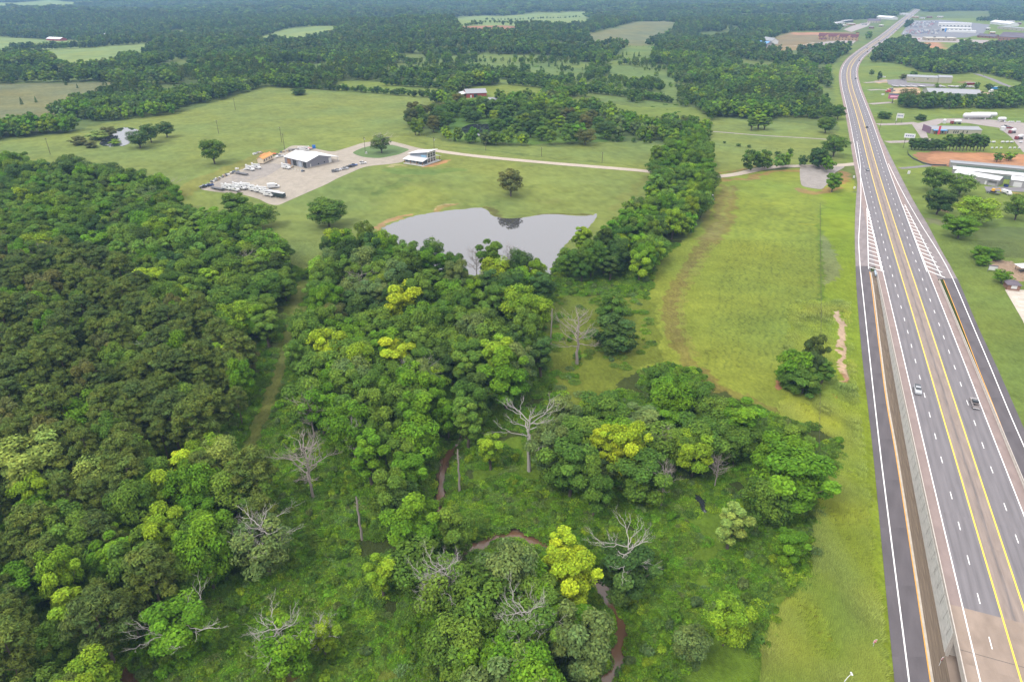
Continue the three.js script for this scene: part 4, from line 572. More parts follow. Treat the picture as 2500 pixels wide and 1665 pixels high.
  for (let k = 0; k < 100000; k++) { const D = 45 + 285 * Math.pow(R(), 1.1), x = (R() * 2 - 1) * (0.72 * D + 60), z = -D; if (x > roadX(z) - 30 || isOpen(x, z) && !(inZone(gladeZone, x, z) && R() < 0.1)) continue; if (fbm(x / 9 + 30, z / 9, 2) < 0.34) continue; if (blocked(x, z) || inBox(CREEK_BOX, x, z) && creekDist(x, z) < (z > -165 ? 2.4 : 1.3)) continue; if (trailDist(x, z) < 3.2) continue; drop(x, z, 0.55 + 0.7 * Math.pow(R(), 2), pick(R, [['bright', 5], ['mid', 4], ['deep', 2], ['fresh', 1.5], ['grey', 1]])); }
  for (const q of openLand.filter((o) => o.kind === 'scrub')) { const b = q.box; for (let k = 0; k < 900; k++) { const x = lerp(b.min.x, b.max.x, R()), z = lerp(b.min.y, b.max.y, R()); if (!inZone(q, x, z) || blocked(x, z) || fbm(x / 60, z / 60, 3) < 0.47) continue; drop(x, z, 0.5 + 1.0 * Math.pow(R(), 3), pick(R, [['deep', 3], ['mid', 3], ['dark', 2], ['bright', 2]])); } }
  const under = new THREE.Group(); lists.forEach((l, i) => mass(under, 'leaves', bushGeo[i], massLeaf, l, true)); add(under, 'undergrowth', 'low leafy undergrowth covering the creek bottom and wood floor', 'undergrowth', null, 'stuff');
  // long grass lying in the wind on the verge and hay field
  const tuft = (() => { const B = leafBuffer(), r = rng(5); for (let i = 0; i < 22; i++) { const a = r() * 6.28, d = V3(Math.cos(a) * 0.5 + 0.55, 0.55 + 0.5 * r(), Math.sin(a) * 0.5 + 0.2).normalize(), p0 = V3((r() - 0.5) * 1.5, 0, (r() - 0.5) * 1.5), p1 = p0.clone().addScaledVector(d, 0.7 + 0.7 * r()), w = V3(-d.z, 0, d.x).normalize().multiplyScalar(0.085), c = 0.7 + 0.6 * r(); B.pos.push(...p0.clone().add(w).toArray(), ...p0.clone().sub(w).toArray(), ...p1.toArray()); for (let k = 0; k < 3; k++) B.col.push(c, c, c); } return B.geo(); })(), T = [];
  const sandLine = [[2048, 765], [2054, 800], [2057, 830], [2055, 855], [2057, 885], [2060, 915], [2062, 932]].map(([u, v]) => rawGround(u, v)), sandDist = (x, z) => { let d = 1e9; for (let i = 1; i < sandLine.length; i++) d = Math.min(d, distSeg(x, z, sandLine[i - 1].x, sandLine[i - 1].z, sandLine[i].x, sandLine[i].z)); return d; };
  const fieldZone = openLand[1], gmat = new THREE.MeshPhysicalMaterial({ roughness: 1, specularIntensity: 0.1, vertexColors: true, side: THREE.DoubleSide });
  for (let k = 0; k < 110000; k++) { const D = 48 + 214 * Math.pow(R(), 1.6), z = -D, wide = D < 140 ? 75 : 24, x = roadX(z) - 26.5 - wide * R(); if (D > 140 && R() < (D - 140) / 150) continue; if (!inZone(fieldZone, x, z) || sandDist(x, z) < 2.6) continue; const n = noise(x / 6, z / 8), y = fbm(x / 14 + 9, z / 14, 2); if (n < 0.3 && R() < 0.7) continue; if (D > 150 && R() < 0.5) continue; const s = 0.7 + 1.1 * n, b = 0.85 + 0.5 * R(); T.push({ x, y: height(x, z) - 0.03, z, sx: s, sy: s * (D > 150 ? 0.5 : 0.8), a: 0.6 * Math.sin(x / 15) + 0.7 * R() + n * 2, c: lin(lerp(0.112, 0.205, y) * b, lerp(0.172, 0.222, y) * b, lerp(0.020, 0.045, n) * b) }); }
  const gr = new THREE.Group(); mass(gr, 'blades', tuft, gmat, T, true); add(gr, 'grass', 'long pale grass lying in the wind on the road verge', 'grass', null, 'stuff'); console.log('tufts', T.length, 'bushes', lists.reduce((s, l) => s + l.length, 0));
}
// ---------------------------------------------------------------- small trees one can count
const cedarWhere = [[1050, 155], [1085, 150], [1135, 160], [1160, 170], [1183, 172], [1190, 165], [1245, 152], [1275, 150], [1300, 160], [1340, 163], [1356, 162], [1372, 165], [1395, 150], [1180, 142], [1218, 135], [1520, 140], [1530, 135], [1548, 142], [1560, 138], [1575, 145], [1476, 200], [1490, 205], [1500, 202], [1540, 215], [1552, 212], [1450, 190], [1620, 245], [1600, 240], [1855, 172], [1873, 168], [1956, 245], [1990, 240], [1412, 158], [1430, 170], [1320, 178], [1260, 180], [1225, 178], [188, 215], [160, 208], [52, 255], [87, 250], [1110, 345], [1235, 342], [1190, 350]];
cedarWhere.forEach(([u, v], i) => { const R = rng(3000 + i), p = ground(u, v), g = cedarGeo[i % 3], t = new THREE.Group(), h = 4 + 5 * R(); part(t, 'trunk', g.trunk, bark); part(t, 'crown', g.crown, leafs[i % 4 ? 'dark' : 'deep']); t.scale.set(h / 11, h / 10, h / 11); t.position.copy(p); t.rotation.y = R() * 6; add(t, 'cedar_tree', 'small dark cedar dotted over the rough pasture', 'cedar tree', 'small cedars on the pastures'); });
// dark windbreak along the red earth lot, young trees by the depots, shrubs on the lane
for (let i = 0; i < 22; i++) { const R = rng(3200 + i), t0 = i / 21, p = ground(2226 + 176 * t0, 366 + 3 * t0), tall = i > 9, g = tall ? HQ.slim[i % 3] : HQ.broad[i % 7], t = new THREE.Group(), h = (tall ? 12 : 8) * (0.8 + 0.35 * R()); part(t, 'trunk', g.trunk, bark); part(t, 'crown', g.crown, leafs[R() < 0.5 ? 'dark' : 'deep']); t.scale.set(h / (tall ? 8 : 7), h / 10, h / (tall ? 8 : 7)); t.position.copy(p); t.rotation.y = R() * 6; add(t, 'windbreak_tree', tall ? 'tall dark tree of the windbreak behind the red earth lot' : 'low dark tree at the highway end of the windbreak', 'windbreak tree', tall ? 'tall windbreak trees' : 'low windbreak trees'); }
for (const [u, v, h, r, leaf, label] of [[2290, 205, 7, 3.5, 'fresh', 'young pale tree before the cream warehouse'], [2348, 212, 8, 4, 'mid', 'young tree at the right end of the cream warehouse'], [2358, 205, 9, 4, 'mid', 'upright young tree behind the dark red trailer'], [2388, 205, 11, 5, 'deep', 'dark green tree between the red and blue trailers'], [2418, 208, 9, 7, 'dark', 'dark rounded tree by the side road'], [2444, 212, 7, 5, 'deep', 'small dark tree right of the blue trailer'], [2150, 180, 14, 5, 'dark', 'dark upright tree on the verge after the bend'], [2208, 184, 9, 7, 'olive', 'olive round tree left of the cream warehouse'], [2232, 178, 12, 7, 'deep', 'dark tree behind the cream warehouse'], [2440, 378, 8, 5, 'mid', 'light tree at the end of the windbreak'], [2470, 376, 8, 6, 'fresh', 'pale tree right of the windbreak'], [1900, 372, 4.5, 4, 'dark', 'dark shrub tree on the fence near the large highway oak'], [1932, 366, 6, 3.6, 'deep', 'upright shrub tree by the large highway oak'], [1805, 352, 2.6, 3.2, 'deep', 'shrub on the meadow fence'], [1830, 355, 2.4, 3, 'dark', 'second shrub on the meadow fence, nearer the highway'], [1770, 346, 2.2, 2, 'dark', 'small shrub at the belt end of the meadow fence'], [2180, 480, 3.5, 2, 'bright', 'tiny bush on the verge']].slice(0, -1)) { const [x, z] = crownAt(u, v, h), set = MQ.broad[Math.floor(R0() * 5)]; standTree('broad', x, z, h * 0.85, r * 0.72, leaf, label, null, { name: 'small_tree', geo: set }); }
// ---------------------------------------------------------------- surfaces
const speck = (base, amp, grain, stretch = 1, seed = 0) => tex(256, 256, (i, j) => { const n = 1 + amp * (pfbm(i / 24 + seed, j / (24 * stretch), 16, 4) - 0.5) * 2 + grain * (hash(i + seed * 7, j) - 0.5); return base.map((b) => enc(b * n)); });
const paved = (base, amp, grain, rep = 0.08, stretch = 1, seed = 0, rough = 0.9) => { const t = speck(base, amp, grain, stretch, seed); t.repeat.set(rep, rep); return new THREE.MeshPhysicalMaterial({ map: t, roughness: rough, specularIntensity: 0.35 }); };
const laneMat = (() => { const t = tex(256, 512, (i, j) => { const x = i / 256 * 7.3, wheel = Math.exp(-(((x % 3.65) - 0.95) ** 2) / 0.12) + Math.exp(-(((x % 3.65) - 2.7) ** 2) / 0.12), n = 1 + 0.16 * (pfbm(i / 16, j / 64, 16, 4) - 0.5) * 2 + 0.12 * (hash(i, j) - 0.5) - 0.10 * wheel; return [0.142 * n, 0.131 * n, 0.137 * n].map(enc); }); t.repeat.set(1 / 7.3, 1 / 60); return new THREE.MeshPhysicalMaterial({ map: t, roughness: 0.85, specularIntensity: 0.4 }); })();
const medianMat = (() => { const t = tex(256, 512, (i, j) => { const x = i / 256 * 4.8 - 2.4, m = 0.25 * (pnoise(j / 64, 3, 8) - 0.5), o = Math.exp(-((x - m) ** 2) / 0.11) * (0.35 + 0.65 * pfbm(i / 8, j / 24, 32, 3)) + 0.35 * Math.exp(-((x + 0.8) ** 2) / 0.3) * pfbm(i / 12 + 4, j / 32, 16, 3), n = 1 + 0.2 * (pfbm(i / 20, j / 40, 12, 4) - 0.5) * 2 + 0.12 * (hash(i, j) - 0.5); return [lerp(0.205, 0.095, Math.min(1, o)) * n, lerp(0.165, 0.087, Math.min(1, o)) * n, lerp(0.142, 0.088, Math.min(1, o)) * n].map(enc); }); t.repeat.set(1 / 4.8, 1 / 55); return new THREE.MeshPhysicalMaterial({ map: t, roughness: 0.9, specularIntensity: 0.3 }); })();
const shoulderMat = paved([0.200, 0.155, 0.142], 0.16, 0.14, 0.06, 2, 3), rampMat = paved([0.092, 0.082, 0.087], 0.22, 0.12, 0.05, 4, 9), rampOuter = paved([0.175, 0.150, 0.148], 0.2, 0.12, 0.06, 2, 5), concreteMat = paved([0.215, 0.168, 0.135], 0.22, 0.1, 0.055, 2, 11), gutterMat = paved([0.125, 0.096, 0.070], 0.4, 0.16, 0.07, 2, 15), paleConcrete = paved([0.36, 0.32, 0.27], 0.18, 0.1, 0.08, 1, 21);
const gravelMat = paved([0.245, 0.215, 0.175], 0.16, 0.22, 0.045, 1, 31), greyGravel = paved([0.205, 0.185, 0.165], 0.18, 0.22, 0.06, 1, 37), driveMat = paved([0.31, 0.265, 0.215], 0.12, 0.2, 0.06, 1, 41), asphaltMat = paved([0.15, 0.14, 0.145], 0.2, 0.15, 0.05, 1, 45), lotMat = paved([0.235, 0.205, 0.19], 0.14, 0.12, 0.04, 1, 51);
const whitePaint = mat(0.72, 0.71, 0.70, 0.7), yellowPaint = mat(0.62, 0.45, 0.05, 0.7), orangePaint = mat(0.62, 0.30, 0.035, 0.7);
const stripGeo = (A, B) => { // strip between two polylines of equal length
  const pos = [], uv = [], idx = []; let s = 0; A.forEach((a, i) => { const b = B[i]; if (i) s += a.distanceTo(A[i - 1]); pos.push(a.x, a.y, a.z, b.x, b.y, b.z); uv.push(0, s, a.distanceTo(b), s); if (i) { const k = i * 2; idx.push(k - 2, k - 1, k, k - 1, k + 1, k); } });
  const g = new THREE.BufferGeometry(); g.setAttribute('position', new THREE.Float32BufferAttribute(pos, 3)); g.setAttribute('uv', new THREE.Float32BufferAttribute(uv, 2)); g.setIndex(idx); g.computeVertexNormals(); if (g.attributes.normal.getY(0) < 0) { const q = []; for (let i = 0; i < idx.length; i += 3) q.push(idx[i], idx[i + 2], idx[i + 1]); g.setIndex(q); g.computeVertexNormals(); } return g; };
const ribbon = (o0, o1, y, s0 = 0, s1 = 1e9) => { const S = roadSamples.filter((q) => q.s >= s0 && q.s <= s1), f = (o) => S.map((q) => V3(q.p.x + q.n.x * o, y, q.p.z + q.n.z * o)); return stripGeo(f(o0), f(o1)); };
const draped = (marks, n, lift) => { const c = new THREE.CatmullRomCurve3(marks.map(([u, v]) => rawGround(u, v)), false, 'centripetal').getSpacedPoints(n); for (const p of c) p.y = baseHeight(p.x, p.z) + lift; return c; };
const sOf = (u, v) => { const p = level(u, v); let b = 0, d = 1e9; for (const q of roadSamples) { const e = q.p.distanceTo(p); if (e < d) { d = e; b = q.s; } } return b; };
// positive offset = right of travel away from the camera
// ---------------------------------------------------------------- highway
const highway = new THREE.Group();
part(highway, 'shoulder', ribbon(-12.5, 12.5, 0.12), shoulderMat);
part(highway, 'carriageway', ribbon(-9.75, -2.4, 0.135), laneMat); part(highway, 'carriageway', ribbon(2.4, 9.75, 0.135), laneMat);
part(highway, 'turning_lane', ribbon(-2.4, 2.4, 0.137), medianMat);
for (const o of [-2.4, 2.4]) part(highway, 'yellow_line', ribbon(o - 0.17, o + 0.17, 0.156), yellowPaint);
for (const o of [-9.7, 9.7]) part(highway, 'white_edge_line', ribbon(o - 0.12, o + 0.12, 0.156), whitePaint);
{ const dash = new THREE.PlaneGeometry(0.19, 3.1).rotateX(-Math.PI / 2); let next = 6; for (const q of roadSamples) if (q.s >= next && q.s < 1150) { next += 12.19; for (const o of [-6.05, 6.05]) { const m = part(highway, 'lane_dash', dash, whitePaint, q.p.x + q.n.x * o, 0.157, q.p.z + q.n.z * o); m.rotation.y = Math.atan2(-q.t.x, -q.t.z); } } }
const sBridge = sOf(2330, 1490);
part(highway, 'bridge_deck', ribbon(-12.2, 12.2, 0.147, 0, sBridge), concreteMat);
{ const j = part(highway, 'deck_joint', ribbon(-12.2, 12.2, 0.1515, sBridge - 13, sBridge - 12.7 + 4).clone(), mat(0.09, 0.08, 0.075)); j.scale.setScalar(1); j.geometry = box(24.4, 0.008, 0.14); const q = roadSamples.find((r) => r.s > sBridge - 12); j.position.set(q.p.x, 0.151, q.p.z); j.rotation.y = Math.atan2(-q.t.x, -q.t.z); }
add(highway, 'highway', null, null, null, 'structure');
// gore hatching
const bar = (a, b, w, y) => { const d = b.clone().sub(a).setY(0), L = d.length(); const g = new THREE.PlaneGeometry(L, w).rotateX(-Math.PI / 2); return { g, p: a.clone().add(b).multiplyScalar(0.5).setY(y), r: -Math.atan2(d.z, d.x) }; };
function hatch(apexL, apexR, endL, endR, n, drop) { const G = new THREE.Group(); const L = (t) => level(lerp(apexL[0], endL[0], t), lerp(apexL[1], endL[1], t)), Rr = (t) => level(lerp(apexR[0], endR[0], t), lerp(apexR[1], endR[1], t)); const D0 = L(0), D1 = L(1); for (let k = 0; k < n; k++) { const t = (k + 0.6) / n, f = (t0) => { const z = lerp(D0.z, D1.z, t0); let lo = 0, hi = 1; for (let i = 0; i < 20; i++) { const m = (lo + hi) / 2; if (L(m).z < z) lo = m; else hi = m; } return lo; }; const a = L(f(t)), tr = f(Math.min(1, t)); const b = Rr(Math.min(1, tr)).clone(); b.z += drop * a.distanceTo(b); const q = bar(a, b, 0.55, 0.158), m = part(G, 'hatch_bar', q.g, whitePaint); m.position.copy(q.p); m.rotation.y = q.r; } for (const [s, e] of [[apexL, endL], [apexR, endR]]) { const q = bar(level(...s), level(...e), 0.28, 0.1585), m = part(G, 'gore_line', q.g, whitePaint); m.position.copy(q.p); m.rotation.y = q.r; } add(G, 'gore_marking', null, null, null, 'structure'); }
hatch([2117.5, 508], [2119.5, 512], [2121.5, 657], [2153.5, 662], 17, 0.55);
hatch([2203.5, 500], [2210, 500], [2264, 664], [2300, 676], 18, 0.55);
// slip roads each side
function slip(name, outer, inner, white, orange, gapOuter) {
  const G = new THREE.Group(), n = 90, O = draped(outer, n, 0.09), I = draped(inner, n, 0.09); part(G, 'pavement', stripGeo(O, I), rampMat);
  const line = (marks, w, m, nm) => { const c = draped(marks, n, 0.105), A = [], B = []; c.forEach((p, i) => { const t = c[Math.min(n, i + 1)].clone().sub(c[Math.max(0, i - 1)]).setY(0).normalize(); A.push(V3(p.x - t.z * w, p.y, p.z + t.x * w)); B.push(V3(p.x + t.z * w, p.y, p.z - t.x * w)); }); part(G, nm, stripGeo(A, B), m); };
  line(white, 0.14, whitePaint, 'white_edge_line'); line(orange, 0.11, orangePaint, 'orange_edge_line'); add(G, name, null, null, null, 'structure');
}
slip('slip_road', [[2090, 650], [2092, 700], [2105, 860], [2119, 985], [2133, 1110], [2160, 1400], [2185, 1665], [2205, 1850], [2262, 2350]], [[2126, 650], [2130, 690], [2150, 850], [2168, 985], [2189.5, 1110], [2233, 1390], [2275, 1665], [2305, 1850], [2386, 2350]], [[2101, 652], [2106, 700], [2122, 850], [2151, 1110], [2186, 1390], [2220.7, 1665], [2243, 1850], [2306, 2350]], [[2124.5, 664], [2128, 690], [2148, 850], [2166, 985], [2188, 1110], [2231.5, 1390], [2273, 1665], [2302, 1850], [2383, 2350]]);
slip('slip_road', [[2339, 680], [2386, 790], [2437, 900], [2471, 976], [2560, 1180], [2700, 1480], [2900, 1910]], [[2303, 680], [2345, 785], [2389, 900], [2420, 976], [2499, 1180], [2610, 1480], [2770, 1910]], [[2328, 682], [2370, 780], [2421, 900], [2470, 1018], [2545, 1190], [2660, 1480], [2838, 1910]], [[2305, 684], [2346, 786], [2390, 900], [2420.5, 976], [2500, 1180], [2612, 1480], [2772, 1910]]);
{ // widened pavement where the slips leave, older pinkish surface
  const lead = (outer, inner) => { const A = draped(outer, 60, 0.085), B = draped(inner, 60, 0.085); return stripGeo(A, B); };
  const G = new THREE.Group(); part(G, 'pavement', lead([[2070, 290], [2088, 345], [2098, 400], [2094, 450], [2089, 520], [2088, 590], [2090, 652]], [[2090, 290], [2108, 345], [2122, 400], [2127, 450], [2133, 520], [2143, 590], [2156, 652]]), rampOuter); part(G, 'pavement', lead([[2150, 330], [2200, 430], [2237, 500], [2267, 550], [2300, 612], [2339, 682]], [[2130, 330], [2160, 430], [2190, 500], [2210, 550], [2240, 612], [2270, 682]]), rampOuter);
  const edge = (marks) => { const c = draped(marks, 60, 0.165), A = [], B = []; c.forEach((p, i) => { const t = c[Math.min(60, i + 1)].clone().sub(c[Math.max(0, i - 1)]).setY(0).normalize(); A.push(V3(p.x - t.z * 0.14, p.y, p.z + t.x * 0.14)); B.push(V3(p.x + t.z * 0.14, p.y, p.z - t.x * 0.14)); }); part(G, 'white_edge_line', stripGeo(A, B), whitePaint); };
  edge([[2093, 345], [2101, 400], [2102, 428], [2103, 470], [2100, 540], [2097.5, 590], [2101, 652]]); edge([[2170, 400], [2205, 470], [2251, 550], [2290, 612], [2328, 682]]); add(G, 'widened_pavement', null, null, null, 'structure');
}
// gutters between slip road and wall, kerbs
const wallS0 = sOf(2300, 1100), along = (o, y, s0, s1) => roadSamples.filter((q) => q.s >= s0 && q.s <= s1).map((q) => V3(q.p.x + q.n.x * o, y === null ? baseHeight(q.p.x + q.n.x * o, q.p.z + q.n.z * o) : y, q.p.z + q.n.z * o));
const sTop = sOf(2215, 672), sEnd = sOf(2375, 1568);
{
  const I = draped([[2126, 664], [2130, 690], [2150, 850], [2168, 985], [2189.5, 1110], [2233, 1390], [2275, 1665], [2305, 1850]], 90, 0.075), W = along(-12.7, null, 0, sTop).reverse(), pick2 = (c, n) => new THREE.CatmullRomCurve3(c).getSpacedPoints(n), Wn = pick2(W, 90); for (const p of Wn) p.y = baseHeight(p.x, p.z) + 0.075;
  const G = new THREE.Group(); part(G, 'gutter_floor', stripGeo(I, Wn), gutterMat);
  const K = draped([[2127, 666], [2131, 690], [2151, 850], [2169, 985], [2191, 1110], [2235, 1390], [2277.5, 1665], [2308, 1850]], 90, 0), A = [], B = [], Cc = [], Dd = []; K.forEach((p, i) => { const t = K[Math.min(90, i + 1)].clone().sub(K[Math.max(0, i - 1)]).setY(0).normalize(), y = baseHeight(p.x, p.z); A.push(V3(p.x - t.z * -0.25, y + 0.22, p.z + t.x * -0.25)); B.push(V3(p.x - t.z * 0.25, y + 0.22, p.z + t.x * 0.25)); Cc.push(V3(A[i].x, y, A[i].z)); Dd.push(V3(B[i].x, y, B[i].z)); });
  part(G, 'kerb', mergeGeometries([stripGeo(A, B), stripGeo(Cc, A), stripGeo(B, Dd)]), paleConcrete); add(G, 'gutter', null, null, null, 'structure');
}
// ---------------------------------------------------------------- retaining walls and parapets
const stained = (() => { const t = tex(512, 512, (i, j) => { const y = j / 512, col = pfbm(i / 5, 3, 102, 2), run = Math.pow(Math.max(0, col - 0.52) * 2.4, 1.5) * ss(0.1, 0.9, y) * (0.5 + pfbm(i / 7, j / 90, 73, 3)), slit = (Math.abs((i % 171) - 85 - 8 * Math.sin(j / 60)) < 9 && y > 0.42 + 0.2 * hash(Math.floor(i / 171), 4)) ? 0.75 * pfbm(i / 3, j / 30, 170, 2) : 0, n = 1 + 0.2 * (pfbm(i / 40, j / 40, 12, 4) - 0.5) * 2, k = Math.min(1, run * 0.8 + slit); return [lerp(0.44, 0.065, k) * n, lerp(0.43, 0.055, k) * n, lerp(0.40, 0.045, k) * n].map(enc); }); return new THREE.MeshStandardMaterial({ map: t, roughness: 0.95 }); })();
const barrierMat = paved([0.37, 0.335, 0.30], 0.2, 0.1, 0.2, 1, 61);
function wallLine(side, s0, s1, label) {
  const G = new THREE.Group(), S = roadSamples.filter((q) => q.s >= s0 && q.s <= s1);
  for (let i = 0; i + 1 < S.length; i++) { const a = S[i], b = S[i + 1], o = side * 12.62, P = (q, off) => V3(q.p.x + q.n.x * off, 0, q.p.z + q.n.z * off), A = P(a, o), Bq = P(b, o), mid = A.clone().add(Bq).multiplyScalar(0.5), L = A.distanceTo(Bq) - 0.03, y = baseHeight(mid.x, mid.z), h = 0.1 - (y - 0.4), ang = Math.atan2(-a.t.x, -a.t.z); if (h < 0.6) continue; const g = box(0.25, h, L); const uv = g.attributes.uv; for (let k = 0; k < uv.count; k++) uv.setXY(k, uv.getX(k) * 0.34 + (i * 0.37) % 1, uv.getY(k)); const m = part(G, 'wall_panel', g, stained, mid.x, 0.1 - h / 2, mid.z); m.rotation.y = ang; }
  add(G, 'retaining_wall', label, 'wall');
}
wallLine(-1, sEnd, sTop, 'stained concrete retaining wall beside the slip road and dark gutter'); wallLine(1, 0, sOf(2308, 695), 'concrete retaining wall on the far side of the raised highway');
function parapet(side, s0, s1, label) { const G = new THREE.Group(), S = roadSamples.filter((q) => q.s >= s0 && q.s <= s1), prof = [[-0.28, 0.1], [-0.28, 0.35], [-0.13, 0.55], [-0.11, 1.0], [0.11, 1.0], [0.13, 0.1]]; for (let i = 0; i + 2 < S.length; i += 2) { const a = S[i], b = S[Math.min(S.length - 1, i + 2)], L = a.p.distanceTo(b.p) - 0.04, sh = new THREE.Shape(prof.map(([x, y]) => new THREE.Vector2(x, y))), g = new THREE.ExtrudeGeometry(sh, { depth: L, bevelEnabled: false }).translate(0, 0, -L / 2), m = part(G, 'barrier_section', g, barrierMat); m.position.set((a.p.x + b.p.x) / 2 + a.n.x * side * 12.55, 0.02, (a.p.z + b.p.z) / 2 + a.n.z * side * 12.55); m.rotation.y = Math.atan2(-a.t.x, -a.t.z) + (side > 0 ? 0 : Math.PI); } add(G, 'parapet', label, 'barrier'); }
parapet(-1, 0, sTop - 2, 'concrete parapet along the near edge of the raised highway'); parapet(1, 0, sOf(2292, 690), 'concrete parapet along the far edge of the raised highway');
{ // bridge: abutment end, girder side and concrete slope under it
  const G = new THREE.Group(), q = roadSamples.find((r) => r.s >= sEnd), ang = Math.atan2(-q.t.x, -q.t.z), o = -12.4; const e = part(G, 'abutment', box(0.5, 6.1, 1.2), barrierMat, q.p.x + q.n.x * o - q.t.x * 0.3, -2.95, q.p.z + q.n.z * o - q.t.z * 0.3); e.rotation.y = ang;
  const ab = part(G, 'abutment', box(24.4, 5.2, 0.6), barrierMat, q.p.x, -3.4, q.p.z); ab.rotation.y = ang; for (const oo of [-12.3, -7, 0, 7, 12.3]) { const S = roadSamples.filter((r) => r.s <= sEnd), A = S[0], B = S[S.length - 1], L = A.p.distanceTo(B.p), m = part(G, 'girder', box(0.5, 1.1, L), barrierMat, (A.p.x + B.p.x) / 2 + q.n.x * oo, -0.5, (A.p.z + B.p.z) / 2 + q.n.z * oo); m.rotation.y = ang; }
  const S = roadSamples.filter((r) => r.s <= sEnd), A = S.map((r) => V3(r.p.x - r.n.x * 12.6, baseHeight(r.p.x, r.p.z) + 0.11, r.p.z - r.n.z * 12.6)), B = S.map((r) => V3(r.p.x + r.n.x * 12.6, baseHeight(r.p.x, r.p.z) + 0.11, r.p.z + r.n.z * 12.6)), Cq = S.map((r) => V3(r.p.x - r.n.x * 15.4, baseHeight(r.p.x, r.p.z) + 0.11, r.p.z - r.n.z * 15.4)); part(G, 'concrete_apron', stripGeo(Cq, B), concreteMat);
  add(G, 'bridge', 'concrete bridge end with abutment and slab beneath the highway', 'bridge');
}
{ // crash cushion at the split
  const p = level(2138.5, 674, 0), q = roadSamples.find((r) => r.s >= sTop), G = new THREE.Group(); for (let k = 0; k < 5; k++) part(G, 'cushion_bay', rbox(0.7, 0.8, 1.05, 0.06), mat(0.30, 0.36, 0.42, 0.5, { metalness: 0.4 }), 0, 0.52, -k * 1.12); part(G, 'nose', new THREE.CylinderGeometry(0.4, 0.4, 0.8, 14, 1, false, 0, Math.PI).rotateY(Math.PI), mat(0.05, 0.05, 0.05), 0, 0.52, -5.05); G.position.set(p.x, 0.1, p.z); G.rotation.y = Math.atan2(-q.t.x, -q.t.z); add(G, 'crash_cushion', 'grey crash cushion where the slip road splits from the highway', 'crash cushion');
}
// ---------------------------------------------------------------- gravel yard, drives, lots
const sheetOf = (marks, lift = 0.06, curved = 0) => { let p = marks.map(([u, v]) => rawGround(u, v)); if (curved) p = new THREE.CatmullRomCurve3(p, true, 'catmullrom', 0.35).getSpacedPoints(curved); const s = new THREE.Shape(p.map((q) => new THREE.Vector2(q.x, -q.z))); const g = new TessellateModifier(6, 7).modify(new THREE.ShapeGeometry(s)).rotateX(-Math.PI / 2); const a = g.attributes.position; for (let i = 0; i < a.count; i++) a.setY(i, baseHeight(a.getX(i), a.getZ(i)) + lift); return g; };
const sheet = (name, marks, m, lift, curved) => structure(name, sheetOf(marks, lift, curved), m);
function lane(name, marks, w, m, lift = 0.06) { const c = draped(marks, 60, lift), A = [], B = []; c.forEach((p, i) => { const t = c[Math.min(60, i + 1)].clone().sub(c[Math.max(0, i - 1)]).setY(0).normalize(), k = w / 2 * (0.94 + 0.12 * noise(i * 0.6, 3)); A.push(V3(p.x - t.z * k, p.y, p.z + t.x * k)); B.push(V3(p.x + t.z * k, p.y, p.z - t.x * k)); }); structure(name, stripGeo(A, B), m); }
sheet('gravel_yard', [[489, 462], [505, 449], [540, 432], [575, 418], [625, 402], [660, 386], [690, 368], [712, 356], [745, 356], [775, 364], [812, 370], [850, 360], [885, 349], [915, 345], [950, 344], [985, 352], [1020, 361], [1066, 369], [1040, 376], [1000, 386], [980, 396], [950, 401], [905, 405], [880, 411], [850, 424], [800, 448], [750, 470], [700, 492], [678, 501], [655, 498], [630, 486], [585, 474], [540, 470]], gravelMat, 0.06, 160);
sheet('yard_gravel_patch', [[520, 452], [580, 424], [650, 400], [690, 404], [650, 430], [600, 445], [560, 460], [520, 462]], greyGravel, 0.075, 60);
sheet('grass_island', [[861, 373], [885, 361], [915, 355], [955, 354], [985, 361], [998, 366], [970, 378], [925, 386], [885, 383]], new THREE.MeshStandardMaterial({ map: (() => { const t = speck([0.062, 0.108, 0.024], 0.2, 0.35, 1, 71); t.repeat.set(0.05, 0.05); return t; })(), roughness: 1 }), 0.09, 70);
lane('gravel_drive', [[1052, 366], [1120, 376], [1190, 384], [1330, 397], [1450, 407], [1570, 417], [1660, 428], [1745, 431], [1800, 425], [1850, 414], [1900, 407], [1990, 405], [2060, 403], [2098, 399]], 7.2, driveMat, 0.085);
sheet('gravel_pad', [[1955, 409], [1985, 406], [2062, 406], [2040, 422], [2030, 440], [2015, 455], [2006, 462], [1975, 458], [1957, 450]], greyGravel, 0.07, 80);
lane('farm_lane', [[1660, 317], [1752, 322], [1850, 330], [1985, 338], [2040, 342]], 3.2, greyGravel, 0.07);
lane('gravel_lane', [[1800, 112], [1880, 113], [1940, 112], [1990, 104]], 5, driveMat, 0.1);
lane('depot_drive', [[2122, 220], [2150, 219], [2185, 222]], 7, lotMat, 0.1); lane('depot_drive', [[2126, 254], [2150, 252], [2180, 250]], 8, lotMat, 0.1); lane('depot_drive', [[2112, 202], [2140, 200], [2165, 197]], 7, lotMat, 0.1); lane('depot_drive', [[2166, 347], [2200, 346], [2240, 344]], 8, lotMat, 0.1); lane('depot_drive', [[2144, 304], [2190, 303], [2240, 300]], 9, lotMat, 0.1); lane('asphalt_path', [[2198, 411], [2225, 409], [2272, 404]], 4.5, asphaltMat, 0.09); lane('side_road', [[2384, 180], [2420, 192], [2450, 205], [2500, 222]], 7, asphaltMat, 0.1);
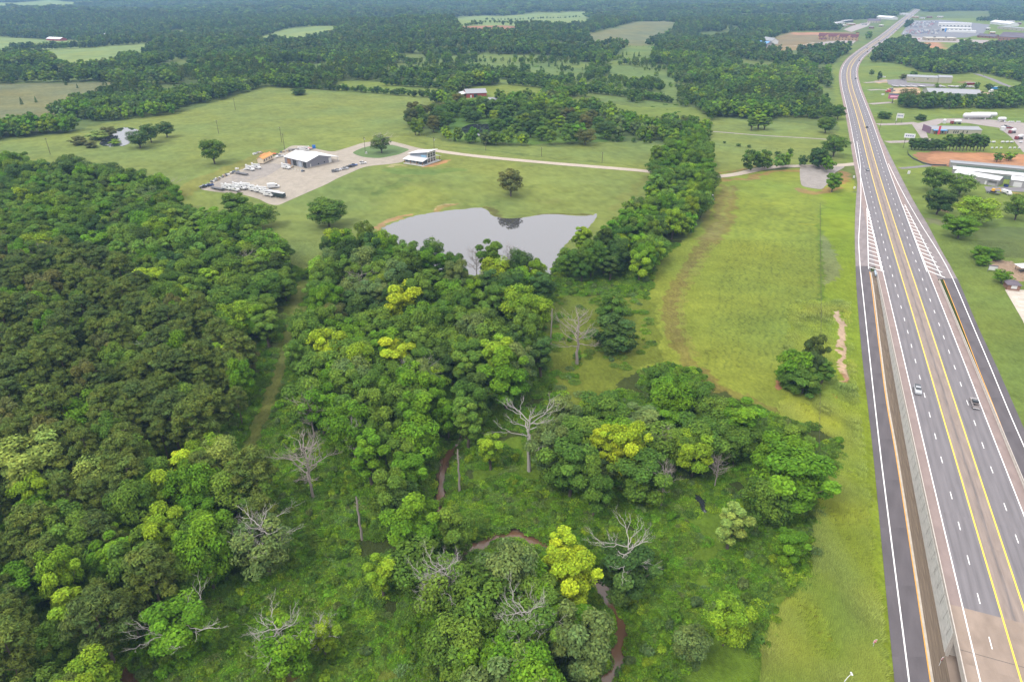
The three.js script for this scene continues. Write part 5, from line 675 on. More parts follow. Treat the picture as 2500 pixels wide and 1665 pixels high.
sheet('asphalt_lot', [[2166, 195], [2212, 192], [2216, 201], [2300, 206], [2300, 212], [2200, 211], [2170, 206]], asphaltMat, 0.1); sheet('concrete_lot', [[2228, 304], [2290, 290], [2380, 288], [2500, 300], [2600, 306], [2600, 400], [2500, 372], [2470, 335], [2440, 312], [2360, 300], [2300, 300], [2262, 320], [2268, 338], [2300, 343], [2304, 350], [2258, 352], [2246, 330]], lotMat, 0.09); sheet('dealer_lot', [[2200, 84], [2225, 50], [2300, 48], [2420, 60], [2400, 84], [2360, 92], [2260, 92]], paved([0.135, 0.135, 0.142], 0.1, 0.1, 0.02, 1, 81), 0.12); sheet('concrete_lot', [[2190, 100], [2208, 88], [2350, 96], [2420, 98], [2420, 106], [2300, 103], [2240, 102]], lotMat, 0.11);
sheet('parking_lot', [[2455, 708], [2480, 706], [2600, 720], [2600, 1000], [2530, 850], [2497, 780]], paleConcrete, 0.09); sheet('storage_drive', [[2404, 455], [2500, 458], [2560, 462], [2560, 470], [2410, 466]], asphaltMat, 0.08);
sheet('roadside_lot', [[1995, 104], [2040, 100], [2095, 96], [2080, 110], [2040, 116]], lotMat, 0.1); sheet('roadside_lot', [[2060, 72], [2090, 60], [2130, 52], [2120, 64], [2080, 78]], lotMat, 0.1);
for (let k = 0; k < 9; k++) { const a = level(2462 + k * 7.5, 716 + k * 10, baseHeight(0, -260)), q = bar(a, a.clone().add(V3(7, 0, 1.6)), 0.16, 0), m = new THREE.Mesh(q.g, whitePaint); m.position.copy(q.p); m.position.y = baseHeight(q.p.x, q.p.z) + 0.12; m.rotation.y = q.r; m.name = numbered('parking_line'); m.userData.kind = 'structure'; scene.add(m); }
// ---------------------------------------------------------------- buildings: x runs from the near corner A to its left neighbour B, z runs back from A
const metal = (r, g, b, rough = 0.5) => mat(r, g, b, rough, { metalness: 0.15 });
const glassDark = mat(0.02, 0.025, 0.03, 0.08, { ior: 1.6 }), whiteMetal = metal(0.46, 0.46, 0.475), greyMetal = metal(0.165, 0.165, 0.185), trimWhite = mat(0.44, 0.44, 0.43, 0.7), paleStone = paved([0.30, 0.27, 0.23], 0.2, 0.1, 0.3, 1, 91), woodPost = mat(0.24, 0.12, 0.05, 0.8), rubber = mat(0.02, 0.02, 0.022, 0.9), darkSteel = mat(0.06, 0.06, 0.065, 0.6);
const ribTex = tex(128, 8, (i) => { const q = i % 16 < 2 ? 255 : i % 16 < 4 ? 170 : 150; return [q, q, q]; }, false); ribTex.repeat.set(0.6, 0.6);
const sheetMetal = (r, g, b) => { const m = metal(r, g, b); m.bumpMap = ribTex; m.bumpScale = 0.05; return m; };
const roofWhite = sheetMetal(0.50, 0.50, 0.51), roofGrey = sheetMetal(0.205, 0.21, 0.222), wallGrey = sheetMetal(0.155, 0.155, 0.178), wallCream = sheetMetal(0.30, 0.28, 0.215), wallPale = sheetMetal(0.235, 0.228, 0.222), wallGreen = sheetMetal(0.20, 0.24, 0.20), barnRed = sheetMetal(0.24, 0.045, 0.04), brickMat = paved([0.19, 0.105, 0.075], 0.2, 0.25, 0.5, 1, 95), tanStucco = paved([0.31, 0.21, 0.125], 0.12, 0.08, 0.2, 1, 97), maroonTile = paved([0.085, 0.03, 0.034], 0.2, 0.2, 0.4, 1, 99), slate = paved([0.10, 0.085, 0.10], 0.2, 0.2, 0.4, 1, 101), blueRoof = sheetMetal(0.10, 0.26, 0.52), cladGrey = sheetMetal(0.175, 0.20, 0.245);
function stand(A, B) { const a = ground(...A), b = ground(...B), g = new THREE.Group(), d = b.clone().sub(a).setY(0), L = d.length(); d.normalize(); g.position.set(a.x, height(a.x, a.z), a.z); g.rotation.y = Math.atan2(-d.z, d.x); return { g, L }; }
function gable(g, { L, W, eave, rise, wall, roof, along = 'x', over = 0.5, x0 = 0, z0 = 0, y0 = 0, trim }) { // box walls with gables and a two-slope roof
  const span = along === 'x' ? W : L, run = along === 'x' ? L : W, sh = new THREE.Shape([[0, 0], [span, 0], [span, eave], [span / 2, eave + rise], [0, eave]].map(([x, y]) => new THREE.Vector2(x, y)));
  let w = new THREE.ExtrudeGeometry(sh, { depth: run, bevelEnabled: false }); w = along === 'x' ? w.rotateY(-Math.PI / 2).translate(run, 0, 0) : w; part(g, 'wall', w.translate(x0, y0, z0), wall);
  for (const s of [0, 1]) { const sl = Math.hypot(span / 2 + over, rise * (1 + 2 * over / span)), a = Math.atan2(rise, span / 2); let r = box(run + 2 * over, 0.14, sl); const m = part(g, 'roof', r, roof); const mid = (span / 2 + over) / 2, y = y0 + eave + rise - (rise / (span / 2)) * mid + 0.11; if (along === 'x') { m.position.set(x0 + run / 2, y, z0 + (s ? span / 2 + mid : span / 2 - mid)); m.rotation.x = s ? a : -a; } else { m.position.set(x0 + (s ? span / 2 + mid : span / 2 - mid), y, z0 + run / 2); m.rotation.set(0, Math.PI / 2, 0); m.rotation.order = 'YXZ'; m.rotation.x = s ? a : -a; } }
  if (rise > 0.05) { const c = along === 'x' ? box(run + 2 * over, 0.16, 0.5, x0 + run / 2, y0 + eave + rise + 0.22, z0 + span / 2) : box(0.5, 0.16, run + 2 * over, x0 + span / 2, y0 + eave + rise + 0.22, z0 + run / 2); part(g, 'ridge_cap', c, trim ?? roof); }
}
const front = (g, name, x, y, w, h, m, t = 0.12) => part(g, name, box(w, h, t), m, x, y + h / 2, -t / 2 - 0.01);   // on the wall from A to B
const side = (g, name, z, y, w, h, m, t = 0.12) => part(g, name, box(t, h, w), m, -t / 2 - 0.01, y + h / 2, z);       // on the wall from A backwards
{ // maintenance shop
  const { g, L } = stand([751, 412], [695.5, 398.5]), W = 20, e = 4.6; gable(g, { L, W, eave: e, rise: 2.6, wall: wallGrey, roof: roofWhite, over: 0.35, trim: whiteMetal });
  part(g, 'porch_roof', box(L + 0.7, 0.14, 6.6), roofWhite, L / 2, e - 0.45, W + 3.1).rotation.x = 0.21; for (const x of [0.3, L / 2, L - 0.3]) part(g, 'porch_post', box(0.22, e - 0.9, 0.22), trimWhite, x, (e - 1.2) / 2, W + 5.9); part(g, 'porch_slab', box(L, 0.12, 6), paleConcrete, L / 2, 0.1, W + 3); part(g, 'masonry_base', box(0.14, 0.8, W + 0.2), paleStone, -0.08, 0.4, W / 2); part(g, 'white_end_panel', box(0.1, e - 0.5, 2.2), trimWhite, -0.07, (e - 0.5) / 2, W - 1.15);
  [[1.2, 3.4, glassDark], [6.4, 3.6, metal(0.30, 0.33, 0.38)], [12.2, 3.6, glassDark], [18.6, 3.8, mat(0.22, 0.11, 0.06)]].forEach(([x, w, m]) => { if (x + w < L) { front(g, 'bay_door', x + w / 2, 0, w, 3.7, m, 0.1); front(g, 'door_trim', x + w / 2, 3.7, w + 0.3, 0.18, darkSteel, 0.16); } }); [5, 11, 17].forEach((x) => front(g, 'downpipe', x, 0, 0.14, e, trimWhite)); side(g, 'window', 9, 1.3, 0.9, 0.8, glassDark); side(g, 'window', 14, 1.6, 0.8, 0.9, glassDark); part(g, 'gutter', box(L + 0.6, 0.16, 0.16), whiteMetal, L / 2, e - 0.1, -0.45);
  add(g, 'maintenance_shop', 'grey metal workshop with white roof and bay doors in the gravel yard', 'workshop');
}
{ // office
  const { g, L } = stand([1032.5, 406], [986.5, 399]), W = 20, zb = 6, zc = 15.5, hi = 8.2, lo = 5.9; part(g, 'slab', box(L + 0.8, 0.4, W + 0.8), trimWhite, L / 2, 0.2, W / 2);
  const sh = new THREE.Shape([[0.6, 0.4], [L - 1, 0.4], [L - 1, lo], [0.6, hi]].map(([x, y]) => new THREE.Vector2(x, y))); part(g, 'wall', new THREE.ExtrudeGeometry(sh, { depth: zc - zb, bevelEnabled: false }).translate(0, 0, zb), cladGrey); const a = Math.atan2(hi - lo, L - 1.6), r = part(g, 'roof', box((L + 1.4) / Math.cos(a), 0.25, zc - zb + 2.2), roofWhite, L / 2 - 0.2, (hi + lo) / 2 + 0.2, (zb + zc) / 2); r.rotation.z = -a;
  part(g, 'gable_trim', box(0.16, hi - 0.5, zc - zb), trimWhite, 0.5, (hi + 0.4) / 2, (zb + zc) / 2);
  for (const y of [1.0, 4.4]) for (let k = 0; k < 3; k++) { const z = zb + 1.75 + k * 3.0, w = part(g, 'window', box(0.1, 2.7, 2.2), glassDark, 0.38, y + 1.35, z); for (const dz of [-0.36, 0.36]) part(w, 'mullion', box(0.08, 2.7, 0.08), trimWhite, -0.06, 0, dz); part(w, 'transom', box(0.08, 0.08, 2.2), trimWhite, -0.06, 0.2, 0); }
  part(g, 'clerestory', box(4.2, 1.3, 0.1), mat(0.16, 0.30, 0.42, 0.15), 3.6, 5.3, zb - 0.06);
  const wing = (z0, z1, yl, yh, back) => { part(g, 'wing_wall', box(L - 4.5, 2.9, z1 - z0 - 0.8), cladGrey, L / 2 + 2, 1.85, back ? (z0 + z1) / 2 - 0.4 : (z0 + z1) / 2 + 0.4); const dz = z1 - z0 + 0.8, an = Math.atan2(yh - yl, dz), m = part(g, 'wing_roof', box(L + 1, 0.16, dz / Math.cos(an)), roofWhite, L / 2, (yl + yh) / 2, (z0 + z1) / 2 + (back ? 0.4 : -0.4)); m.rotation.x = back ? an : -an; for (const x of [0.3, L * 0.33, L * 0.66, L - 0.3]) part(g, 'porch_post', box(0.28, 2.9, 0.28), woodPost, x, 1.75, back ? z1 - 0.1 : z0 + 0.1); };
  wing(0, zb, 3.2, 4.4, false); wing(zc, W, 3.2, 4.3, true); for (let k = 0; k < 4; k++) part(g, 'window', box(0.7, 1.9, 0.1), glassDark, 5 + k * 3.1, 1.7, 0.74); part(g, 'stone_base', box(L - 4, 0.9, 0.1), paleStone, L / 2 + 1.8, 0.85, 0.72); add(g, 'office_building', 'modern office with white shed roof and tall windows beside the gravel drive', 'office');
}
{ // tiny house being built
  const { g, L } = stand([629, 401], [654, 388.5]); g.rotation.y += 0; gable(g, { L: 15, W: 4.2, eave: 3.2, rise: 1.3, wall: mat(0.48, 0.40, 0.30), roof: mat(0.52, 0.25, 0.09), over: 0.3, y0: 0.6 }); part(g, 'dormer', box(7, 0.9, 2), mat(0.36, 0.16, 0.06), 8, 4.9, 1.0); part(g, 'chassis', box(15, 0.5, 3.8), darkSteel, 7.5, 0.4, 2.1); for (const x of [2, 5, 9, 12.5]) { const w = part(g, 'window', box(1, 1.3, 0.1), glassDark, x, 2.4, 4.26); part(w, 'frame', box(1.2, 0.1, 0.06), trimWhite, 0, 0.7, 0.03); front(g, 'window', x, 1.9, 1, 1.3, glassDark); } add(g, 'tiny_house', 'unfinished little house with orange sheathed roof at the yard edge', 'tiny house');
}
{ const { g, L } = stand([1188, 237], [1147, 238.5]); gable(g, { L: 22, W: 18, eave: 4.5, rise: 3, wall: barnRed, roof: roofGrey, over: 0.6, along: 'x', trim: whiteMetal }); part(g, 'lean_to_roof', box(6, 0.14, 18), roofWhite, 25, 4.1, 9).rotation.z = -0.2; for (const z of [0.4, 9, 17.6]) part(g, 'lean_to_post', box(0.25, 3.4, 0.25), trimWhite, 27.6, 1.7, z); front(g, 'barn_door', 12, 0, 4, 3.6, glassDark); front(g, 'white_door', 17, 0, 1.6, 2.6, trimWhite); add(g, 'red_barn', 'red barn with grey metal roof behind the farm grove', 'barn'); }
{ const { g } = stand([1216, 254], [1202, 254]); gable(g, { L: 10, W: 8, eave: 4.2, rise: 1.6, wall: barnRed, roof: roofGrey, over: 0.5 }); part(g, 'lower_roof', box(10.6, 0.14, 4.6), roofGrey, 5, 3.1, -2).rotation.x = -0.22; part(g, 'porch_wall', box(9.6, 2.6, 3.4), barnRed, 5, 1.3, -1.8); front(g, 'window', 3, 3.3, 1, 0.7, trimWhite); add(g, 'red_shed', 'small red shed with tiered grey roof near the red barn', 'shed'); }
{ const { g } = stand([1212, 271], [1190, 270]); gable(g, { L: 14, W: 9, eave: 3, rise: 2, wall: trimWhite, roof: slate, over: 0.5 }); front(g, 'window', 4, 1, 1.4, 1.3, glassDark); front(g, 'door', 8, 0, 1.1, 2.1, woodPost); add(g, 'farmhouse', 'white farmhouse glimpsed among the grove trees', 'house'); }
// metal sheds across the highway: [A, B, W, eave, rise, wall, roof, name, label, extras]
function depot(A, B, W, eave, rise, wall, roof, name, label, deco) { const { g, L } = stand(A, B); gable(g, { L, W, eave, rise, wall, roof, over: 0.3 }); deco?.(g, L); add(g, name, label, 'building'); }
depot([2290, 202], [2214, 198.6], 16, 6, 1.6, wallCream, roofGrey, 'warehouse', 'long cream metal warehouse with grey roof across the highway', (g, L) => { for (let k = 0; k < 4; k++) front(g, 'wall_seam', 6 + k * 9, 0, 0.15, 6, trimWhite); front(g, 'vent', 12, 3.4, 1.6, 1.4, darkSteel); front(g, 'vent', 28, 3, 2, 1, darkSteel); side(g, 'door', 5, 0, 3, 3, trimWhite); });
depot([2324, 203.6], [2291, 202.3], 18, 7, 1.6, wallCream, roofGrey, 'warehouse', 'taller cream warehouse block at the right end of the long one', (g, L) => { front(g, 'wall_seam', 7, 0, 0.15, 7, trimWhite); side(g, 'door', 6, 0, 3, 3, trimWhite); });
depot([2396, 243], [2266, 238], 30, 5.5, 3, wallGreen, roofGrey, 'truck_depot', 'wide low depot with silver roof behind the tree row', (g, L) => { for (const x of [12, 24, 40]) front(g, 'bay_door', x, 0, 6, 4.6, glassDark); });
depot([2396, 328], [2272, 326], 15, 3.6, 1.6, wallCream, roofGrey, 'sales_office', 'long cream sales building with grey roof and blue entrance', (g, L) => { for (const f of [0.28, 0.36, 0.46, 0.5, 0.54, 0.66, 0.76]) front(g, 'window', L * f, 0.7, 0.8, 2.1, glassDark); part(g, 'entrance_canopy', box(11, 0.6, 3), blueRoof, L - 7, 3.3, -1.4); for (const x of [L - 11.5, L - 7, L - 2.5]) part(g, 'canopy_post', box(0.3, 3, 0.3), mat(0.25, 0.05, 0.05), x, 1.5, -2.6); part(g, 'red_pylon', box(1.6, 7, 0.5), mat(0.42, 0.06, 0.08), L - 5.5, 3.5, -3); part(g, 'parapet', box(0.4, 5.4, 15), mat(0.16, 0.10, 0.14), L + 0.3, 2.7, 7.5); });
depot([2560, 430], [2320, 408], 9, 3.2, 0.5, wallPale, roofGrey, 'storage_units', 'back row of self storage units with green roller doors', (g, L) => { for (let k = 0; k < 20; k++) front(g, 'roller_door', 3.5 + k * (L - 6) / 20, 0, 2.6, 2.3, mat(0.12, 0.155, 0.135)); });
depot([2560, 448], [2326, 424], 9, 3.2, 0.5, wallPale, roofWhite, 'storage_units', 'front row of self storage units with green roller doors', (g, L) => { for (let k = 0; k < 20; k++) front(g, 'roller_door', 3.5 + k * (L - 6) / 20, 0, 2.6, 2.3, mat(0.12, 0.155, 0.135)); });
depot([2436, 455.5], [2328, 436], 10, 4, 1.4, wallPale, roofWhite, 'grey_shed', 'long grey shed with white roof behind the big oaks', (g, L) => { front(g, 'loading_canopy', 3.4, 2.8, 5, 0.2, darkSteel, 1.2); front(g, 'roller_door', 3.4, 0, 4, 2.6, mat(0.30, 0.29, 0.29)); front(g, 'door', 7, 0, 1, 2.2, trimWhite); for (const x of [14, 19, 24]) front(g, 'window', x, 1.4, 2, 1.2, trimWhite); });
depot([2530, 462], [2466, 454.5], 10, 4.2, 1.4, wallPale, roofWhite, 'grey_garage', 'grey garage with white roller door at the right edge', (g, L) => { front(g, 'roller_door', L - 4, 0, 4.6, 3.2, trimWhite); front(g, 'roller_door', L - 10.5, 0, 4, 3, trimWhite); });
{ const { g } = stand([2490, 711], [2461, 708]); const L = 4.8, W = 5; part(g, 'wall', box(L, 2.6, W), brickMat, L / 2, 1.3, W / 2); part(g, 'roof', new THREE.ConeGeometry(4.2, 1.5, 4).rotateY(Math.PI / 4), slate, L / 2, 3.3, W / 2); front(g, 'roller_shutter', L / 2, 0.9, 2.2, 1.5, trimWhite); add(g, 'brick_hut', 'small brick hut with hipped roof beside the striped car park', 'hut'); }
{ const p = ground(2423, 664), g = new THREE.Group(); for (const x of [-1.7, 1.7]) part(g, 'post', box(0.2, 2.6, 0.2), darkSteel, x, 1.3, 0); const b = part(g, 'panel', box(3.4, 1.9, 0.18), trimWhite, 0, 1.9, 0.15); part(b, 'frame', box(3.7, 0.16, 0.26), darkSteel, 0, 1.0, 0); part(g, 'cap', box(3.8, 0.12, 1.0), slate, 0, 3.0, -0.2); g.position.copy(p); g.rotation.y = -0.35; add(g, 'notice_board', 'white notice board in a dark frame beside the brown lot', 'sign'); }
{ const p = ground(2497, 662), g = new THREE.Group(); for (const [x, z] of [[-2, -2], [2, -2], [-2, 2], [2, 2]]) part(g, 'post', box(0.16, 2.6, 0.16), darkSteel, x, 1.3, z); part(g, 'roof', box(5.4, 0.14, 5.4), roofWhite, 0, 2.7, 0).rotation.z = 0.08; part(g, 'bench', box(3, 0.45, 0.8), darkSteel, 0, 0.4, 0); g.position.copy(p); add(g, 'shelter', 'open white roofed shelter at the right edge of the brown lot', 'shelter'); }
// town in the distance
function block(A, B, W, h, wall, roof, name, label, opt = {}) { const { g, L } = stand(A, B); if (opt.rise) gable(g, { L, W, eave: h, rise: opt.rise, wall, roof, over: 0.6, along: opt.along }); else { part(g, 'wall', box(L, h, W), wall, L / 2, h / 2, W / 2); part(g, 'roof', box(L + 0.6, 0.5, W + 0.6), roof, L / 2, h + 0.2, W / 2); } for (let r = 0; r < (opt.rows ?? 1); r++) for (let k = 0; k < (opt.n ?? 6); k++) front(g, 'window', (k + 0.5) * L / (opt.n ?? 6), 1.2 + r * 3.6, opt.w ?? 2, opt.wh ?? 1.6, glassDark, 0.2); opt.more?.(g, L); add(g, name, label, 'building'); }
block([2014, 99], [1878, 101.5].map((q, i) => (i ? 98 : 2000)), 12, 3, tanStucco, maroonTile, 'pump_house', 'small tan annex of the maroon roofed inn', { n: 1, rise: 2 });
block([2094, 99.5], [1998, 95], 24, 7.5, tanStucco, maroonTile, 'inn', 'tan inn with a long maroon tiled roof beyond the trees', { rise: 5, n: 12, rows: 2, more: (g, L) => { for (const f of [0.22, 0.5, 0.78]) part(g, 'gable_front', new THREE.CylinderGeometry(4.6, 4.6, 1.6, 3).rotateX(Math.PI / 2).rotateZ(Math.PI / 2), tanStucco, L * f, 7.5, -0.9); part(g, 'tower', box(6, 15, 6), tanStucco, 3, 7.5, 14); part(g, 'tower_cap', box(7, 0.8, 7), maroonTile, 3, 15.4, 14); } });
block([1868, 114.5], [1827, 109], 22, 5, wallPale, blueRoof, 'blue_roofed_hall', 'hall with a bright blue metal roof in the far trees', { rise: 4, n: 5 });
block([1884, 108], [1860, 104], 14, 6, trimWhite, roofGrey, 'white_house', 'white house with grey gables next to the blue roofed hall', { rise: 5, n: 4, rows: 2 });
block([2372, 78], [2298, 76], 34, 8, trimWhite, whiteMetal, 'car_dealership', 'big white dealership showroom behind rows of parked cars', { n: 7, w: 6, wh: 4.5, more: (g, L) => { part(g, 'front_wing', box(L * 0.95, 5, 18), trimWhite, L * 0.35, 2.5, -26); part(g, 'blue_pylon', box(3, 9, 1), mat(0.05, 0.2, 0.5), L * 0.86, 4.5, -20); } });
block([2372, 66], [2292, 64], 30, 9, trimWhite, whiteMetal, 'car_dealership', 'upper white hall of the dealership at the back', { n: 9, w: 4, wh: 2 });
block([2336, 100], [2262, 99], 26, 5.5, paved([0.27, 0.235, 0.18], 0.1, 0.1, 0.2, 1, 111), mat(0.40, 0.38, 0.32), 'tan_store', 'long tan store with cream roof in front of the dealership', { n: 6, more: (g, L) => { part(g, 'roof_unit', box(4, 2, 3), darkSteel, L * 0.3, 6.6, 12); part(g, 'roof_unit', box(4, 2, 3), darkSteel, L * 0.68, 6.6, 12); } });
block([2520, 106], [2436, 101], 40, 10, brickMat, slate, 'brick_hotel', 'brick hotel with dark hipped roof at the right edge', { rise: 8, n: 9, rows: 2 });
block([2430, 94], [2386, 91], 16, 4, brickMat, slate, 'brick_house', 'low brown roofed house left of the brick hotel', { rise: 4, n: 5 });
block([2500, 76], [2436, 70], 22, 6, wallCream, roofGrey, 'cream_hall', 'cream hall behind the brick hotel', { n: 6 });
block([2466, 64], [2418, 58], 24, 6, trimWhite, whiteMetal, 'white_hall', 'white hall with domed roof behind the dealership trees', { rise: 5, n: 4 });
block([2258, 136], [2232, 134], 20, 4, brickMat, slate, 'grey_roofed_house', 'grey roofed house half hidden in the trees across the highway', { rise: 4, n: 4 });
block([2226, 160], [2200, 155], 14, 4, brickMat, slate, 'brown_roofed_house', 'brown roofed house under the trees behind the warehouse', { rise: 4, n: 3 });
block([2064, 58], [2036, 60], 16, 5, trimWhite, whiteMetal, 'white_shop', 'white roofed shop left of the far highway', { n: 4 }); block([2084, 54], [2062, 55], 14, 6, darkSteel, whiteMetal, 'dark_shop', 'dark walled shop with white roof left of the far highway', { n: 4 }); block([2150, 56], [2118, 55], 26, 6, wallCream, slate, 'roadside_store', 'tan store with dark roof beside the far highway', { rise: 5, n: 5 }); block([2178, 48], [2140, 45], 24, 6, trimWhite, roofWhite, 'roadside_hall', 'white hall beside the far highway', { rise: 4, n: 5 }); block([2214, 37], [2196, 36], 20, 6, trimWhite, whiteMetal, 'roadside_shop', 'small white building at the end of the far highway', { n: 3 });
block([145, 100], [112, 98], 18, 4, barnRed, roofWhite, 'farm_barn', 'red farm barn with pale roof in the far left pasture', { rise: 3, n: 2 }); block([266, 90], [247, 86], 16, 4, wallPale, roofGrey, 'farm_shed', 'grey roofed farm shed in the far left woods', { rise: 3, n: 2 }); block([596, 85], [584, 84], 12, 4, trimWhite, roofWhite, 'cottage', 'tiny white cottage in the far woods', { rise: 3, n: 2 }); block([1012, 42], [1006, 41], 16, 7, trimWhite, mat(0.5, 0.25, 0.12), 'pale_house', 'tiny pale house on the far forest ridge', { rise: 4, n: 2 });
for (const [k, [u, v, w]] of [[2150, 4, 22], [2200, 6, 26], [2262, 3, 34], [2285, 8, 20], [2330, 5, 30], [2380, 3, 40], [2420, 7, 26], [2470, 4, 36], [1975, 6, 18], [80, 38, 20], [188, 27, 30], [310, 26, 26], [1470, 5, 60]].entries()) block([u + w / 2, v], [u - w / 4, v], 26, 7, [trimWhite, brickMat, wallCream][k % 3], [whiteMetal, slate, roofGrey][k % 3], 'town_building', ['pale flat roofed building in the hazy distance', 'brick building in the hazy distance', 'cream building in the hazy distance'][k % 3], { n: 5, w: 3, more: (g) => { g.userData.group = ['pale distant buildings', 'brick distant buildings', 'cream distant buildings'][k % 3]; } });

{ const R = rng(4242), walls = [trimWhite, brickMat, wallCream, tanStucco], roofs = [whiteMetal, slate, roofGrey, roofWhite], names = ['white', 'brick', 'cream', 'tan']; const spots = []; for (let k = 0; k < 34; k++) spots.push([1960 + k * 16 + R() * 12, 9 + R() * 11 + (k % 3) * 2]); for (const q of [[2062, 66], [2082, 62], [2112, 62], [2128, 70], [2150, 66], [2236, 44], [2252, 46], [2270, 44], [2296, 44], [2440, 50], [2470, 54], [2490, 60], [2412, 74], [2425, 84]]) spots.push(q);
  spots.forEach(([u, v], k) => { const w = v < 24 ? 6 + R() * 8 : 8 + R() * 8, c = k % 4; block([u + w / 2, v], [u - w / 2, v - 0.3], 18, 5, walls[c], roofs[(k + 1) % 4], 'town_building', v < 24 ? `small ${names[c]} building of the hazy town beyond the highway` : `small ${names[c]} building beside the far end of the highway`, { n: 4, w: 2.4, more: (g) => { g.userData.group = v < 24 ? `${names[c]} town buildings` : `${names[c]} buildings at the highway end`; } }); }); }
// ---------------------------------------------------------------- vehicles (front toward +z, wheels on y = 0)
const wheelGeo = new THREE.CylinderGeometry(0.36, 0.36, 0.24, 14).rotateZ(Math.PI / 2), hubGeo = new THREE.CylinderGeometry(0.2, 0.2, 0.26, 10).rotateZ(Math.PI / 2), chrome = metal(0.55, 0.55, 0.56, 0.25);
const profileBody = (pts, w, bev = 0.08) => { const sh = new THREE.Shape(pts.map(([x, y]) => new THREE.Vector2(x, y))); return new THREE.ExtrudeGeometry(sh, { depth: w - 2 * bev, bevelThickness: bev, bevelSize: bev, bevelSegments: 2 }).translate(0, 0, -w / 2 + bev).rotateY(-Math.PI / 2); };
const paint = (r, g, b) => mat(r, g, b, 0.3, { clearcoat: 0.6, clearcoatRoughness: 0.1 });
const paints = { silver: paint(0.30, 0.31, 0.33), black: paint(0.018, 0.018, 0.022), white: paint(0.52, 0.52, 0.52), red: paint(0.32, 0.02, 0.025), grey: paint(0.12, 0.12, 0.13), blue: paint(0.03, 0.07, 0.20), tan: paint(0.35, 0.29, 0.22), maroon: paint(0.16, 0.02, 0.03), taupe: paint(0.19, 0.165, 0.16) };
const wheels = (g, list, s = 1) => { for (const [x, z] of list) { const w = part(g, 'wheel', wheelGeo, rubber, x, 0.36 * s, z); part(w, 'hub', hubGeo, chrome, 0, 0, 0); w.scale.setScalar(s); } };
const carBody = { sedan: profileBody([[-2.3, 0.35], [2.3, 0.35], [2.35, 0.72], [1.1, 0.92], [0.4, 1.02], [-1.2, 1.02], [-2.25, 0.95], [-2.35, 0.6]], 1.8), suv: profileBody([[-2.3, 0.4], [2.3, 0.4], [2.32, 0.88], [1.0, 1.08], [-2.2, 1.12], [-2.35, 0.7]], 1.9), pickup: profileBody([[-2.85, 0.5], [2.85, 0.5], [2.88, 1.0], [1.35, 1.18], [-0.7, 1.18], [-0.72, 0.78], [-2.68, 0.78], [-2.7, 1.18], [-2.85, 1.18]], 1.95, 0.06) };
const glassHouse = { sedan: profileBody([[-1.9, 0.98], [0.95, 0.98], [0.25, 1.42], [-1.1, 1.45]], 1.55, 0.1), suv: profileBody([[-2.15, 1.08], [0.9, 1.06], [0.3, 1.66], [-1.95, 1.7]], 1.7, 0.1), pickup: profileBody([[-0.65, 1.15], [1.25, 1.15], [0.6, 1.74], [-0.5, 1.76]], 1.7, 0.1) };
const roofGeo = { sedan: rbox(1.35, 0.08, 1.4, 0.03, 0, 1.47, -0.4), suv: rbox(1.5, 0.09, 2.3, 0.03, 0, 1.73, -0.8), pickup: rbox(1.5, 0.09, 1.2, 0.03, 0, 1.79, 0.05) };
function car(kind, colour, pos, turn, name, label, group) {
  const g = new THREE.Group(), long = kind === 'pickup' ? 1.8 : 1.45, f = kind === 'pickup' ? 2.88 : 2.36; part(g, 'body', carBody[kind], paints[colour]); part(g, 'windows', glassHouse[kind], glassDark); part(g, 'roof', roofGeo[kind], paints[colour]); wheels(g, [[-0.85, long], [0.85, long], [-0.85, -long], [0.85, -long]]);
  for (const x of [-0.65, 0.65]) { part(g, 'headlight', rbox(0.36, 0.16, 0.1, 0.04), trimWhite, x, 0.78, f); part(g, 'tail_light', rbox(0.2, 0.22, 0.1, 0.03), mat(0.3, 0.01, 0.01, 0.3), x * 1.2, 0.85, -f + (kind === 'sedan' ? 0 : 0.02)); } if (kind === 'pickup') { part(g, 'bed_liner', box(1.6, 0.04, 1.9), rubber, 0, 0.82, -1.7); part(g, 'bed_side', box(0.12, 0.42, 2), paints[colour], 0.9, 0.98, -1.7); part(g, 'bed_side', box(0.12, 0.42, 2), paints[colour], -0.9, 0.98, -1.7); part(g, 'bumper', rbox(1.8, 0.2, 0.22, 0.05), chrome, 0, 0.55, -2.92); }
  g.position.copy(pos); g.rotation.y = turn; return add(g, name ?? kind, label, kind === 'pickup' ? 'pickup' : 'car', group);
}
const onRoad = (u, v) => { const p = level(u, v, 0); let b = roadSamples[0]; for (const q of roadSamples) if (q.p.distanceTo(p) < b.p.distanceTo(p)) b = q; p.y = 0.16; return { p, away: Math.atan2(b.t.x, b.t.z), back: Math.atan2(-b.t.x, -b.t.z) }; };
